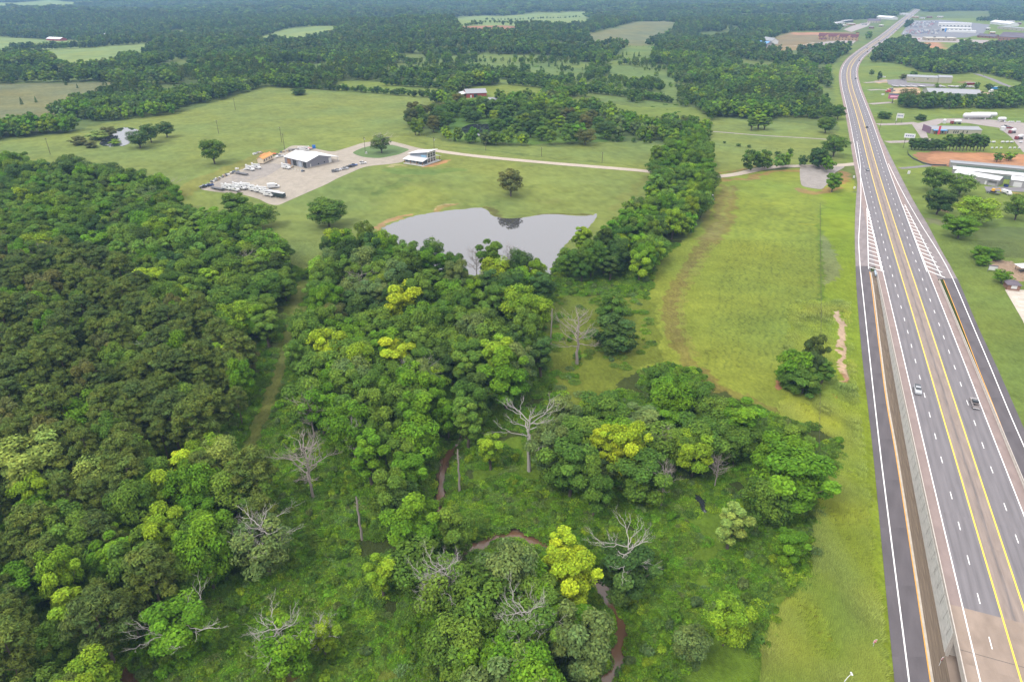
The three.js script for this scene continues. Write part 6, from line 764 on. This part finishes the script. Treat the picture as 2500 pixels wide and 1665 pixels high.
for (const [u, v, kind, col, dir, label] of [[2240, 957, 'suv', 'silver', 'back', 'silver car in the left carriageway level with the hay field clump'], [2379, 990, 'pickup', 'taupe', 'away', 'grey brown pickup with open bed in the right carriageway'], [2119, 416, 'sedan', 'grey', 'back', 'dark car on the highway beside the gravel drive mouth'], [2117, 312, 'suv', 'black', 'away', 'dark car before the bend, right carriageway'], [2090, 193, 'suv', 'black', 'away', 'black car on the bend near the cream warehouse'], [2090, 176, 'sedan', 'white', 'away', 'white car on the bend'], [2099, 149, 'suv', 'black', 'back', 'dark car leaving the bend, median side'], [2121, 138, 'sedan', 'black', 'away', 'black car beyond the bend, outer lane'], [2119, 127, 'suv', 'maroon', 'back', 'dark red car beyond the bend'], [2118, 118, 'sedan', 'black', 'back', 'black car on the upper highway'], [2149, 114, 'sedan', 'grey', 'away', 'grey car on the upper highway, outer lane'], [2146, 100, 'sedan', 'black', 'back', 'small dark car on the far straight'], [2160, 99, 'sedan', 'grey', 'away', 'small grey car on the far straight'], [2181, 83, 'suv', 'white', 'away', 'white car on the far straight'], [2170, 74, 'sedan', 'white', 'back', 'white car on the oncoming side of the far straight'], [2191, 73, 'sedan', 'black', 'away', 'dark car high on the far straight'], [2198, 55, 'sedan', 'white', 'back', 'white car near the end of the far straight']]) { const r = onRoad(u, v); car(kind, col, r.p, dir === 'away' ? r.away : r.back, kind === 'pickup' ? 'pickup_truck' : 'car', label); }
// yard and lot parking: [u, v, kind, colour, heading, label]
const parkAt = (u, v, y = 0.08) => { const p = ground(u, v); p.y = height(p.x, p.z) + y; return p; };
for (const [u, v, kind, col, turn, label] of [[818, 420, 'suv', 'grey', 2.1, 'dark grey car at the left end of the parked row by the shop'], [825, 417, 'sedan', 'white', 2.1, 'white car second in the parked row by the shop'], [840, 414, 'pickup', 'silver', 2.1, 'silver pickup in the middle of the parked row by the shop'], [854, 409, 'pickup', 'black', 2.1, 'black pickup in the parked row by the shop'], [862, 405.5, 'pickup', 'blue', 2.1, 'dark blue pickup at the right end of the parked row'], [886, 400, 'suv', 'white', 2.2, 'white car parked alone right of the row'], [682.5, 384, 'pickup', 'white', -0.9, 'white pickup left of the workshop'], [498, 458, 'pickup', 'black', -0.9, 'black pickup at the far left of the yard'], [509, 455, 'pickup', 'blue', -0.9, 'blue pickup with yellow rack beside the black pickup']]) car(kind, col, parkAt(u, v), turn, kind === 'pickup' ? 'pickup_truck' : 'car', label);
// bucket trucks: cab, chassis, utility boxes, folded boom with bucket
const cabGeo = profileBody([[1.2, 0.7], [3.6, 0.7], [3.65, 1.35], [2.7, 1.6], [2.35, 2.45], [1.2, 2.5]], 2.1, 0.1), cabGlass = profileBody([[1.4, 1.65], [2.66, 1.62], [2.32, 2.3], [1.4, 2.32]], 2.14, 0.05), wh = paints.white;
function bucketTruck(u, v, turn, label, group, boom = 1) {
  const g = new THREE.Group(); part(g, 'chassis', box(0.9, 0.3, 7), darkSteel, 0, 0.75, 0); const c = part(g, 'cab', cabGeo, wh); part(c, 'windows', cabGlass, glassDark); part(g, 'utility_body', box(2.3, 0.9, 4.3), wh, 0, 1.25, -1.2); for (const x of [-0.9, 0.9]) part(g, 'side_cabinet', rbox(0.5, 0.75, 4.2, 0.04), wh, x, 1.85, -1.2); part(g, 'bed_floor', box(1.3, 0.05, 4.2), darkSteel, 0, 1.73, -1.2); part(g, 'turret', new THREE.CylinderGeometry(0.4, 0.5, 1.2, 12), wh, 0, 2.2, -2.4); if (boom) { const b = part(g, 'boom', rbox(0.42, 0.42, 7.4, 0.08), wh, 0, 3.1, 0.3); b.rotation.x = -0.06; part(g, 'boom_arm', rbox(0.34, 0.34, 5.6, 0.06), wh, 0.35, 2.75, 0.2); part(g, 'bucket', rbox(0.9, 1.1, 0.8, 0.1), wh, 0.3, 2.9, -3.9); } wheels(g, [[-0.95, 2.6], [0.95, 2.6], [-0.95, -1.8], [0.95, -1.8]], 1.3); for (const x of [-0.8, 0.8]) part(g, 'headlight', rbox(0.3, 0.2, 0.1, 0.03), chrome, x, 1.05, 3.7); g.position.copy(parkAt(u, v)); g.rotation.y = turn; return add(g, 'bucket_truck', label, 'truck', group);
}
for (const [u, v, t, label] of [[625, 412, 1.05, 'white bucket truck in front of the unfinished little house'], [698, 412, 1.0, 'white bucket truck at the left corner of the workshop'], [742, 369, 1.9, 'white bucket truck behind the workshop roof'], [553, 463, 1.1, 'white bucket truck nearest the black flatbed trailer'], [572, 466, 1.1, 'second white bucket truck from the black flatbed trailer'], [588, 462, 1.1, 'third white bucket truck in the left row, longest boom'], [600, 459, 1.1, 'white bucket truck at the right end of the left row'], [632, 470, 1.1, 'white bucket truck behind the oak crown, left of the box truck'], [646, 474, 1.1, 'white bucket truck left of the white enclosed trailer'], [655, 479, 1.1, 'white bucket truck touching the white enclosed trailer'], [562, 462, 1.1, 'white bucket truck squeezed between the first and second of the left row'], [580, 459, 1.1, 'white bucket truck behind the second of the left row'], [610, 463, 1.1, 'white bucket truck between the two rows'], [620, 467, 1.1, 'white bucket truck at the left of the right hand row'], [640, 468, 1.1, 'white bucket truck behind the oak crown, nearer the box truck'], [610, 416, 1.0, 'white bucket truck beside the long dark flatbed']]) bucketTruck(u, v, t, label);
function trailer(u, v, turn, L, h, w, col, name, label, letters) { const g = new THREE.Group(); part(g, 'box', rbox(w, h, L, 0.06), col, 0, 0.7 + h / 2, 0); part(g, 'roof', box(w - 0.1, 0.05, L - 0.1), whiteMetal, 0, 0.73 + h, 0); wheels(g, [[-w / 2 + 0.1, -0.6], [w / 2 - 0.1, -0.6], [-w / 2 + 0.1, -1.6], [w / 2 - 0.1, -1.6]], 0.9); part(g, 'tongue', box(0.2, 0.15, 1.4), darkSteel, 0, 0.55, L / 2 + 0.6); letters?.(g, L, h, w); g.position.copy(parkAt(u, v)); g.rotation.y = turn; return add(g, name, label, 'trailer'); }
trailer(668, 478, 1.15, 8.5, 2.3, 2.5, whiteMetal, 'enclosed_trailer', 'white enclosed trailer beside the black one'); trailer(681, 482, 1.15, 8.5, 2.3, 2.5, mat(0.02, 0.03, 0.032, 0.4), 'enclosed_trailer', 'black enclosed trailer with white lettering at the yard front', (g, L, h, w) => { const x = w / 2 + 0.03; part(g, 'emblem', new THREE.CylinderGeometry(0.42, 0.42, 0.03, 16).rotateZ(Math.PI / 2), mat(0.25, 0.5, 0.5), x, 1.9, -2.6); for (let k = 0; k < 6; k++) part(g, 'lettering', box(0.02, 0.5, 0.42), trimWhite, x, 2.1, -1.4 + k * 0.62); for (let k = 0; k < 3; k++) part(g, 'lettering', box(0.02, 0.26, 0.4), trimWhite, x, 1.5, -1.2 + k * 0.6); for (let k = 0; k < 2; k++) part(g, 'rear_lettering', box(0.5, 0.3, 0.02), trimWhite, -0.4 + k * 0.8, 1.9, -L / 2 - 0.02); });
{ const g = new THREE.Group(); part(g, 'box', rbox(2.3, 2.4, 4.6, 0.08), wh, 0, 2.1, -1.2); const c = part(g, 'cab', cabGeo, wh); part(c, 'windows', cabGlass, glassDark); part(g, 'chassis', box(0.9, 0.3, 7), darkSteel, 0, 0.7, 0); wheels(g, [[-0.95, 2.6], [0.95, 2.6], [-0.95, -2], [0.95, -2]], 1.2); g.position.copy(parkAt(667, 460)); g.rotation.y = 2.0; add(g, 'box_truck', 'white box truck parked apart in the middle of the yard', 'truck'); }
function flatbed(u, v, turn, L, label, load) { const g = new THREE.Group(); part(g, 'deck', box(2.4, 0.22, L), darkSteel, 0, 0.95, 0); part(g, 'rail', box(2.5, 0.12, 0.2), rubber, 0, 1.1, L / 2); wheels(g, [[-1.1, -L * 0.2], [1.1, -L * 0.2], [-1.1, -L * 0.2 - 1], [1.1, -L * 0.2 - 1]], 1); part(g, 'tongue', box(0.25, 0.2, 1.8), darkSteel, 0, 0.7, L / 2 + 0.9); load?.(g); g.position.copy(parkAt(u, v)); g.rotation.y = turn; add(g, 'flatbed_trailer', label, 'trailer'); }
flatbed(588, 426, 1.0, 12, 'long dark flatbed trailer at the back edge of the yard'); flatbed(530, 463, 1.1, 10, 'black flatbed trailer left of the bucket truck row'); flatbed(726, 367, 1.75, 14, 'long dark flatbed trailer behind the workshop'); flatbed(746, 366, 1.9, 9, 'red and black trailer right of the truck behind the workshop', (g) => part(g, 'ramp', box(2.2, 0.2, 3), paints.red, 0, 1.2, 3.2)); flatbed(667, 379, 1.5, 6, 'low orange trailer left of the white pickup', (g) => part(g, 'bed', box(2.2, 0.3, 4), mat(0.42, 0.10, 0.05), 0, 1.2, 0));
{ const g = new THREE.Group(); part(g, 'bin', rbox(2.4, 2, 3, 0.1), mat(0.02, 0.12, 0.38, 0.5), 0, 1.1, 0); part(g, 'lid', box(2.5, 0.1, 3.1), mat(0.02, 0.08, 0.26), 0, 2.15, 0); g.position.copy(parkAt(766, 362)); g.rotation.y = 0.3; add(g, 'waste_skip', 'blue skip behind the workshop', 'skip'); } { const g = new THREE.Group(); part(g, 'bin', rbox(2, 1.4, 2, 0.1), mat(0.015, 0.03, 0.14, 0.5), 0, 0.8, 0); part(g, 'lid', box(2.1, 0.1, 2.1), rubber, 0, 1.55, 0); g.position.copy(parkAt(2457, 456)); add(g, 'waste_skip', 'navy skip between the grey shed and garage', 'skip'); }
// odds and ends along the yard edge
const junkR = rng(515); for (const [k, [u, v]] of [[519, 445], [527, 440], [532, 437], [540, 433], [547, 430], [552, 428], [566, 424], [575, 421], [582, 413], [600, 415], [606, 410], [620, 377], [634, 374], [690, 372], [702, 370], [705, 397], [712, 409], [735, 420]].entries()) { const g = new THREE.Group(), n = 3 + Math.floor(junkR() * 3), cols = [darkSteel, mat(0.2, 0.2, 0.21), wh, mat(0.28, 0.22, 0.15), mat(0.10, 0.12, 0.15)]; for (let i = 0; i < n; i++) { const m = part(g, 'piece', i % 3 === 2 ? new THREE.CylinderGeometry(0.5 + junkR() * 0.4, 0.5 + junkR() * 0.4, 0.7, 12).rotateZ(Math.PI / 2) : rbox(0.6 + junkR() * 1.6, 0.4 + junkR() * 0.9, 0.6 + junkR() * 1.3, 0.05), cols[Math.floor(junkR() * 5)], (junkR() - 0.5) * 3, 0.6, (junkR() - 0.5) * 2.4); m.rotation.y = junkR() * 3; } g.position.copy(parkAt(u, v, 0)); add(g, 'equipment_pile', 'heap of line equipment along the rim of the gravel yard', 'equipment', 'equipment heaps round the yard'); }
for (let k = 0; k < 6; k++) { const p = parkAt(706 + k * 7, 413 + k * 1.6 - (k > 3 ? 3 : 0), 0), g = part(new THREE.Group(), 'bollard', new THREE.CylinderGeometry(0.14, 0.14, 1.1, 10), trimWhite, 0, 0.55, 0).parent; part(g, 'cap', new THREE.SphereGeometry(0.14, 10, 6), trimWhite, 0, 1.1, 0); g.position.copy(p); add(g, 'bollard', 'white bollard by the workshop bay doors', 'bollard', 'bollards at the workshop'); }
{ const g = new THREE.Group(); part(g, 'tank', new THREE.CylinderGeometry(0.6, 0.6, 2.2, 16), trimWhite, 0, 1.2, 0); part(g, 'dome', new THREE.SphereGeometry(0.6, 16, 8, 0, 6.3, 0, 1.57), trimWhite, 0, 2.3, 0); g.position.copy(parkAt(757.5, 410)); add(g, 'water_tank', 'white upright tank at the workshop corner', 'tank'); }
// tractor mowing the hay field
{ const g = new THREE.Group(); part(g, 'bonnet', rbox(0.8, 0.8, 1.7, 0.1), mat(0.03, 0.03, 0.035, 0.4), 0, 1.2, 1.1); const c = part(g, 'cab', rbox(1.5, 1.5, 1.5, 0.08), glassDark, 0, 1.9, -0.5); part(c, 'cab_roof', rbox(1.7, 0.16, 1.7, 0.06), trimWhite, 0, 0.8, 0); for (const x of [-0.95, 0.95]) { part(g, 'rear_wheel', new THREE.CylinderGeometry(0.85, 0.85, 0.45, 18).rotateZ(Math.PI / 2), rubber, x, 0.85, -0.7); part(g, 'front_wheel', new THREE.CylinderGeometry(0.5, 0.5, 0.32, 16).rotateZ(Math.PI / 2), rubber, x * 0.9, 0.5, 1.5); } part(g, 'mower', rbox(3, 0.4, 1.6, 0.08), darkSteel, 0, 0.4, -2.4); g.position.copy(parkAt(1737, 486, 0)); g.rotation.y = Math.PI; add(g, 'tractor', 'dark tractor with white cab roof mowing beside the tree belt', 'tractor'); }
// gas yard across the highway
function tank(u, v, L, r, turn, name, label, truck) { const g = new THREE.Group(), y = truck ? 2.6 : r + 1; const b = part(g, 'tank', new THREE.CapsuleGeometry(r, L - 2 * r, 8, 20).rotateZ(Math.PI / 2), whiteMetal, 0, y, 0); for (const x of [-L * 0.3, L * 0.3]) part(g, 'saddle', box(0.8, y - r * 0.6, r * 1.4), truck ? darkSteel : trimWhite, x, (y - r * 0.6) / 2, 0); part(b, 'walkway', box(L * 0.5, 0.15, 0.7), trimWhite, 0, r + 0.05, 0); if (truck) { part(g, 'cab', rbox(2.2, 2.4, 2.4, 0.2), paints.maroon, -L / 2 - 1.6, 1.7, 0); for (const x of [-L / 2 - 1.6, L * 0.25, L * 0.4]) for (const z of [-1, 1]) part(g, 'wheel', wheelGeo.clone().rotateY(Math.PI / 2), rubber, x, 0.4, z); } g.position.copy(parkAt(u, v)); g.rotation.y = turn; add(g, name, label, truck ? 'truck' : 'tank'); }
tank(2384, 291, 26, 2.4, -0.04, 'gas_tank', 'huge white horizontal gas tank behind the sales building'); tank(2400, 288, 26, 2.2, -0.04, 'gas_tank', 'second white gas tank just behind the huge one'); tank(2338, 303, 7, 1.4, 0, 'tank_truck', 'red tank truck with white tank behind the sales building', true); tank(2446, 297, 8, 1.6, 0, 'gas_tank', 'medium white gas tank right of the huge one'); tank(2306, 301, 3, 1.5, 1.4, 'gas_tank', 'round white gas tank seen end on'); tank(2474, 325, 6, 1.4, 0.5, 'tank_truck', 'red tank truck in the lot at the right', true); tank(2491, 340, 6, 1.4, 0.4, 'tank_truck', 'red tank truck nearest the right edge', true);
for (let k = 0; k < 26; k++) { if (k % 4 === 1) continue; const R = rng(6000 + k), row = k % 3, u = (row === 0 ? 2405 : row === 1 ? 2412 : 2455) + Math.floor(k / 3) * (row === 2 ? 5 : 11), v = row === 0 ? 349 : row === 1 ? 363 : 299; const L = row ? 2.2 : 3.2, r = row ? 0.5 : 0.65, g = new THREE.Group(); part(g, 'tank', new THREE.CapsuleGeometry(r, L - 2 * r, 5, 12).rotateZ(Math.PI / 2), whiteMetal, 0, r + 0.25, 0); for (const x of [-0.8, 0.8]) part(g, 'foot', box(0.2, 0.3, 0.7), trimWhite, x, 0.15, 0); g.position.copy(parkAt(u, v)); g.rotation.y = R() * 0.3; add(g, 'small_gas_tank', 'small white gas tank stored in a row by the windbreak', 'tank', 'small gas tanks in storage rows'); }
car('pickup', 'maroon', parkAt(2466, 314), 1.5, 'pickup_truck', 'red pickup on the gas yard lot'); car('pickup', 'grey', parkAt(2455, 310), 1.5, 'pickup_truck', 'grey pickup behind the red one on the gas yard lot');
{ const g = new THREE.Group(); part(g, 'drum', new THREE.CylinderGeometry(2, 2, 3, 16), whiteMetal, 0, 1.5, 0); part(g, 'lid', new THREE.ConeGeometry(2.1, 0.8, 16), whiteMetal, 0, 3.4, 0); g.position.copy(parkAt(2449, 318)); add(g, 'storage_drum', 'squat white drum at the corner of the gas yard lawn', 'tank'); }
// parked lorries and trailers by the depot
trailer(2434, 219, 1.6, 16, 2.8, 2.5, mat(0.05, 0.22, 0.45), 'semi_trailer', 'long bright blue semi trailer behind the depot'); trailer(2370, 208, 1.6, 14, 2.6, 2.5, mat(0.14, 0.02, 0.02), 'semi_trailer', 'dark red semi trailer left of the blue one');
for (let k = 0; k < 14; k++) { const u = [2186, 2204, 2217, 2231, 2247, 2254, 2290, 2302, 2322, 2331, 2342, 2352, 2363, 2374][k]; trailer(u, 212.5 + (u - 2180) * 0.006, 0.35, k % 3 ? 8 : 10, 1.0, 2.4, k % 2 ? mat(0.26, 0.26, 0.27) : mat(0.17, 0.15, 0.145), 'cargo_trailer', 'pale cargo trailer parked in the row behind the depot').userData.group = 'cargo trailers in a row'; }
function semi(u, v, turn, col, label) { const g = new THREE.Group(); part(g, 'cab', rbox(2.4, 2.6, 2.4, 0.25), col, 0, 2.1, 1.6); part(g, 'sleeper', rbox(2.3, 3, 1.6, 0.25), col, 0, 2.3, -0.3); part(g, 'hood', rbox(1.9, 1.4, 2, 0.3), col, 0, 1.4, 3.5); part(g, 'windscreen', box(2, 0.8, 0.1), glassDark, 0, 2.7, 2.84); part(g, 'frame', box(1, 0.4, 8), darkSteel, 0, 0.8, -0.4); wheels(g, [[-1, 3.4], [1, 3.4], [-1, -2.4], [1, -2.4], [-1, -3.6], [1, -3.6]], 1.4); g.position.copy(parkAt(u, v)); g.rotation.y = turn; add(g, 'semi_truck', label, 'truck'); }
semi(2422, 226, -1.2, wh, 'white semi truck below the blue trailer'); semi(2172, 226, -1.5, paints.red, 'red semi truck parked by the billboard'); semi(2178, 222, -1.5, paints.grey, 'grey semi truck behind the red one'); car('suv', 'white', parkAt(2444, 234), -0.8, 'van', 'white van at the edge of the depot track');
// digger and white truck on the dirt by the oaks
{ const y = mat(0.55, 0.30, 0.02, 0.5), g = new THREE.Group(); part(g, 'trailer_deck', box(2.4, 0.3, 8), darkSteel, 0, 0.9, 0); for (const x of [-0.8, 0.8]) part(g, 'track', rbox(0.5, 0.7, 3, 0.2), rubber, x, 1.45, 0); part(g, 'cab', rbox(1.5, 1.5, 1.5, 0.1), y, -0.2, 2.5, -0.2); const b = part(g, 'boom', rbox(0.35, 0.35, 3.4, 0.05), y, 0.5, 3.2, 1.4); b.rotation.x = -0.5; const d = part(g, 'dipper', rbox(0.3, 0.3, 2.4, 0.05), y, 0.5, 2.9, 3.4); d.rotation.x = 0.9; part(g, 'bucket', rbox(0.8, 0.6, 0.6, 0.1), darkSteel, 0.5, 1.9, 4.1); wheels(g, [[-1.1, -2], [1.1, -2], [-1.1, -3], [1.1, -3]]); g.position.copy(parkAt(2425, 473)); g.rotation.y = 0.6; add(g, 'digger', 'yellow digger on a black trailer beside the yellow green oak', 'digger'); }
{ const g = new THREE.Group(); const c = part(g, 'cab', cabGeo, wh); part(c, 'windows', cabGlass, glassDark); part(g, 'body', rbox(2.2, 1.5, 4, 0.1), wh, 0, 1.7, -1.2); part(g, 'chassis', box(0.9, 0.3, 7), darkSteel, 0, 0.75, 0); wheels(g, [[-0.95, 2.6], [0.95, 2.6], [-0.95, -1.8], [0.95, -1.8]], 1.2); g.position.copy(parkAt(2457, 474)); g.rotation.y = 0.15; add(g, 'work_truck', 'white work truck right of the digger', 'truck'); }
// dealership stock: rows of cars, too small to show their parts
const tinyCar = merge([rbox(1.85, 0.75, 4.5, 0.2, 0, 0.65, 0), rbox(1.6, 0.6, 2.4, 0.25, 0, 1.25, -0.3)]), stockCols = ['white', 'silver', 'black', 'white', 'grey', 'blue', 'red', 'silver'];
{ let n = 0; for (let r = 0; r < 10; r++) for (let k = 0; k < 20; k++) { const v = 54 + r * 2.55 + (r > 5 ? 5 : 0), u0 = lerp(2232, 2205, (v - 54) / 30), u = u0 + k * lerp(3.6, 4.4, (v - 54) / 30); if (u > lerp(2290, 2262, (v - 54) / 28) && r < 6 || hash(r, k) < 0.12) continue; if (u > 2266 && r >= 6 && (k % 5 === 0)) continue; const R = rng(7000 + n), c = stockCols[Math.floor(R() * 8)], p = parkAt(u, v, 0.1), m = new THREE.Mesh(tinyCar, paints[c]); m.position.copy(p); m.rotation.y = 0.5 + (r % 2) * 1.57 + (R() - 0.5) * 0.1; add(m, 'stock_car', `${c} car in the dealership rows`, 'car', `${c} dealership cars`); n++; } console.log('stock', n); }
for (let k = 0; k < 20; k++) { const u = 2206 + k * 6.5, m = new THREE.Mesh(tinyCar, paints[stockCols[(k * 5) % 8]]); if (k === 9 || k === 13) continue; m.position.copy(parkAt(u, 96 + (k % 3) * 0.8, 0.1)); m.rotation.y = 0.4; add(m, 'parked_car', `${stockCols[(k * 5) % 8]} car parked by the tan store`, 'car', `${stockCols[(k * 5) % 8]} cars at the tan store`); }
// ---------------------------------------------------------------- poles, signs, fences
const poleWood = mat(0.085, 0.068, 0.05, 0.95);
for (const [u, v, h, label] of [[121.5, 377, 12, 'wooden pole in the meadow nearest the left edge'], [533, 326, 11, 'wooden pole in the middle of the meadow'], [574, 268.5, 11, 'wooden pole near the far meadow edge'], [687.5, 348, 12, 'wooden pole behind the workshop yard'], [694.5, 366, 12, 'wooden pole at the workshop yard corner'], [891.5, 374, 12, 'wooden pole with transformer on the grass island'], [1060, 368, 10, 'wooden pole with white box beside the office'], [1186, 368, 7, 'short pole along the gravel drive'], [1322, 382, 7, 'short pole in the middle of the gravel drive'], [1470, 398, 8, 'pole along the gravel drive nearest the tree belt'], [2318, 268, 10, 'pole before the tree row across the highway'], [2148, 318, 9, 'pole on the verge by the two pole signs'], [2206, 362, 8, 'pole at the highway end of the windbreak'], [2402, 186, 11, 'pole by the side road']]) { const g = new THREE.Group(); part(g, 'shaft', new THREE.CylinderGeometry(0.12, 0.19, h, 8), poleWood, 0, h / 2 - 0.2, 0); part(g, 'cross_arm', box(2.2, 0.14, 0.14), poleWood, 0, h - 0.9, 0); for (const x of [-0.9, 0, 0.9]) part(g, 'insulator', new THREE.CylinderGeometry(0.06, 0.08, 0.25, 8), trimWhite, x, h - 0.7, 0); if (/transformer|white box/.test(label)) part(g, 'transformer', new THREE.CylinderGeometry(0.3, 0.3, 0.9, 12), mat(0.35, 0.36, 0.37), 0.45, h - 2.2, 0); g.position.copy(ground(u, v)); g.rotation.y = 0.6; add(g, 'utility_pole', label, 'pole'); }
{ const p = ground(894, 375), g = new THREE.Group(); part(g, 'cabinet', rbox(1.2, 1.3, 0.9, 0.05), mat(0.32, 0.34, 0.33), 0, 0.7, 0); part(g, 'pad', box(1.8, 0.12, 1.5), paleConcrete, 0, 0.06, 0); g.position.copy(p); add(g, 'utility_cabinet', 'grey utility cabinet under the island pole', 'cabinet'); }
function doNotEnter(u, v, turn, label) { const p = ground(u, v, 2.2), g = new THREE.Group(); part(g, 'post', box(0.07, 2.7, 0.07), chrome, 0, 1.35, -0.05); const b = part(g, 'plate', box(0.9, 0.9, 0.03), whitePaint, 0, 2.2, 0); part(b, 'red_disc', new THREE.CylinderGeometry(0.42, 0.42, 0.02, 24).rotateX(Math.PI / 2), mat(0.50, 0.02, 0.04, 0.5), 0, 0, 0.018); part(b, 'white_bar', box(0.62, 0.13, 0.02), whitePaint, 0, 0, 0.028); g.position.set(p.x, height(p.x, p.z), p.z); g.rotation.y = turn; add(g, 'no_entry_sign', label, 'sign'); }
doNotEnter(2302, 1609, 0.5, 'red and white no entry sign in the concrete gutter under the parapet'); doNotEnter(2138, 1566, 0.3, 'red and white no entry sign in the grass left of the slip road');
{ const top = level(2078, 1650, 3.5), g = new THREE.Group(), h = 9.5; part(g, 'shaft', new THREE.CylinderGeometry(0.07, 0.12, h, 10), chrome, 0, h / 2, 0); const a = part(g, 'arm', limb([V3(0, h - 0.1, 0), V3(0.5, h + 0.5, -0.3), V3(1.4, h + 0.6, -0.9)], 0.06, 0.045, 8), chrome); part(a, 'lamp_head', rbox(0.34, 0.16, 0.75, 0.06), trimWhite, 1.55, h + 0.58, -1.0); g.position.set(top.x - 1.5, height(top.x, top.z), top.z + 1); add(g, 'street_lamp', 'street lamp with curved arm at the bottom edge of the verge', 'street lamp'); }
for (const [u, v, w, h, y, col, label] of [[2195, 300, 6, 4, 4.5, trimWhite, 'pole sign with grey panel at the upper depot drive'], [2219, 345, 8, 3.4, 2.8, mat(0.5, 0.5, 0.54), 'wide low pale sign by the windbreak drive'], [2187, 303, 0.5, 7, 3, trimWhite, 'thin white pylon beside the grey pole sign'], [2155, 190, 8, 1.4, 0.8, trimWhite, 'long low white sign by the cream warehouse drive'], [2156, 234, 3, 1.6, 1, trimWhite, 'small white sign on the depot lawn'], [2086, 463.5, 1.2, 1.4, 0.8, trimWhite, 'small road sign left of the highway near the gravel pad'], [2219, 426, 1.6, 2.2, 0.4, trimWhite, 'white marker board on the far verge'], [2085, 437, 1.2, 1.4, 0.8, mat(0.4, 0.41, 0.42), 'grey back of a road sign near the gravel drive mouth']]) { const g = new THREE.Group(); for (const s of w > 1.5 ? [-1, 1] : [0]) part(g, 'post', box(0.22, y + h * 0.5, 0.22), darkSteel, s * w * 0.35, (y + h * 0.5) / 2, -0.1); const b = part(g, 'panel', rbox(w, h, 0.3, 0.05), col, 0, y + h / 2, 0.1); if (w > 4) for (let k = 0; k < 4; k++) part(b, 'lettering', box(w * 0.13, h * 0.3, 0.03), mat(0.12, 0.13, 0.2), -w * 0.3 + k * w * 0.2, 0, 0.16); g.position.copy(ground(u, v)); g.rotation.y = -0.5; add(g, 'road_sign', label, 'sign'); }
{ const p = ground(2179, 252), g = new THREE.Group(); part(g, 'column', new THREE.CylinderGeometry(0.4, 0.45, 6, 12), darkSteel, 0, 3, 0); const b = part(g, 'board', box(10.5, 5.4, 0.6), mat(0.30, 0.09, 0.15, 0.6), 0, 7.4, 0); part(b, 'upper_band', box(10.5, 1.3, 0.06), mat(0.10, 0.14, 0.22), 0, 2.0, 0.34); part(b, 'poster_band', box(8, 1.6, 0.06), mat(0.62, 0.34, 0.42), 0.6, -0.4, 0.34); part(b, 'catwalk', box(11, 0.12, 0.9), mat(0.5, 0.35, 0.1), 0, 3.0, 0.2); g.position.copy(p); g.rotation.y = -0.2; add(g, 'billboard', 'red billboard with pink band beside the depot drive', 'billboard'); }
function fence(marks, gap, h, post, wire, label, name = 'wire_fence') { const G = new THREE.Group(), c = new THREE.CatmullRomCurve3(marks.map(([u, v]) => rawGround(u, v)), false, 'catmullrom', 0.1), n = Math.min(120, Math.round(c.getLength() / gap)), P = c.getSpacedPoints(n); for (const p of P) p.y = height(p.x, p.z); const pg = new THREE.CylinderGeometry(0.05, 0.06, h, 6); for (const p of P) part(G, 'post', pg, post, p.x, p.y + h / 2, p.z); for (const y of wire) part(G, 'wire', limb(P.map((p) => p.clone().setY(p.y + y)), 0.014, 0.014, 3), darkSteel); return add(G, name, label, 'fence'); }
fence([[2003, 500], [2003, 600], [2005, 760], [2004, 860], [2002, 1000], [2000, 1100]], 3.2, 1.3, poleWood, [0.5, 1.1], 'wire fence between hay field and highway verge'); fence([[1745, 357], [1850, 362], [1960, 372], [2060, 378]], 4, 1.3, poleWood, [0.6, 1.1], 'wire fence across the meadow north of the drive'); fence([[1000, 322], [1090, 345], [1200, 352], [1330, 354], [1400, 352]], 5, 1.3, poleWood, [0.6, 1.1], 'wire fence along the farm grove');
{ const G = new THREE.Group(), pts = [[2217, 369], [2218, 378], [2230, 388], [2256, 400], [2276, 404], [2312, 405]].map(([u, v]) => ground(u, v)), m = mat(0.05, 0.06, 0.065, 0.9); for (let i = 1; i < pts.length; i++) { const a = pts[i - 1], b = pts[i], L = a.distanceTo(b), q = part(G, 'fabric_panel', box(L, 1.0, 0.06), m, (a.x + b.x) / 2, 0.5, (a.z + b.z) / 2); q.rotation.y = -Math.atan2(b.z - a.z, b.x - a.x); part(G, 'stake', box(0.08, 1.2, 0.08), poleWood, a.x, 0.6, a.z); } add(G, 'silt_fence', 'black silt fence around the red earth lot', 'fence'); }
// fallen limb in the clearing, sandy white lime spots in the mown strip
{ const a = ground(1062, 1600), b = ground(1175, 1548), R = rng(9), g = new THREE.Group(); a.y += 0.35; b.y += 0.6; part(g, 'log', limb(wobble(a, b, 8, 1.2, R), 0.12, 0.26, 7), greyWood); const m = a.clone().lerp(b, 0.55); part(g, 'branch', limb(wobble(m, m.clone().add(V3(2.6, 1.2, -1.5)), 4, 0.5, R), 0.1, 0.03, 5), greyWood); add(g, 'fallen_limb', 'long pale fallen limb lying in the clearing at the bottom', 'fallen limb'); }
scene.updateMatrixWorld(true);
renderer.render(scene, camera);
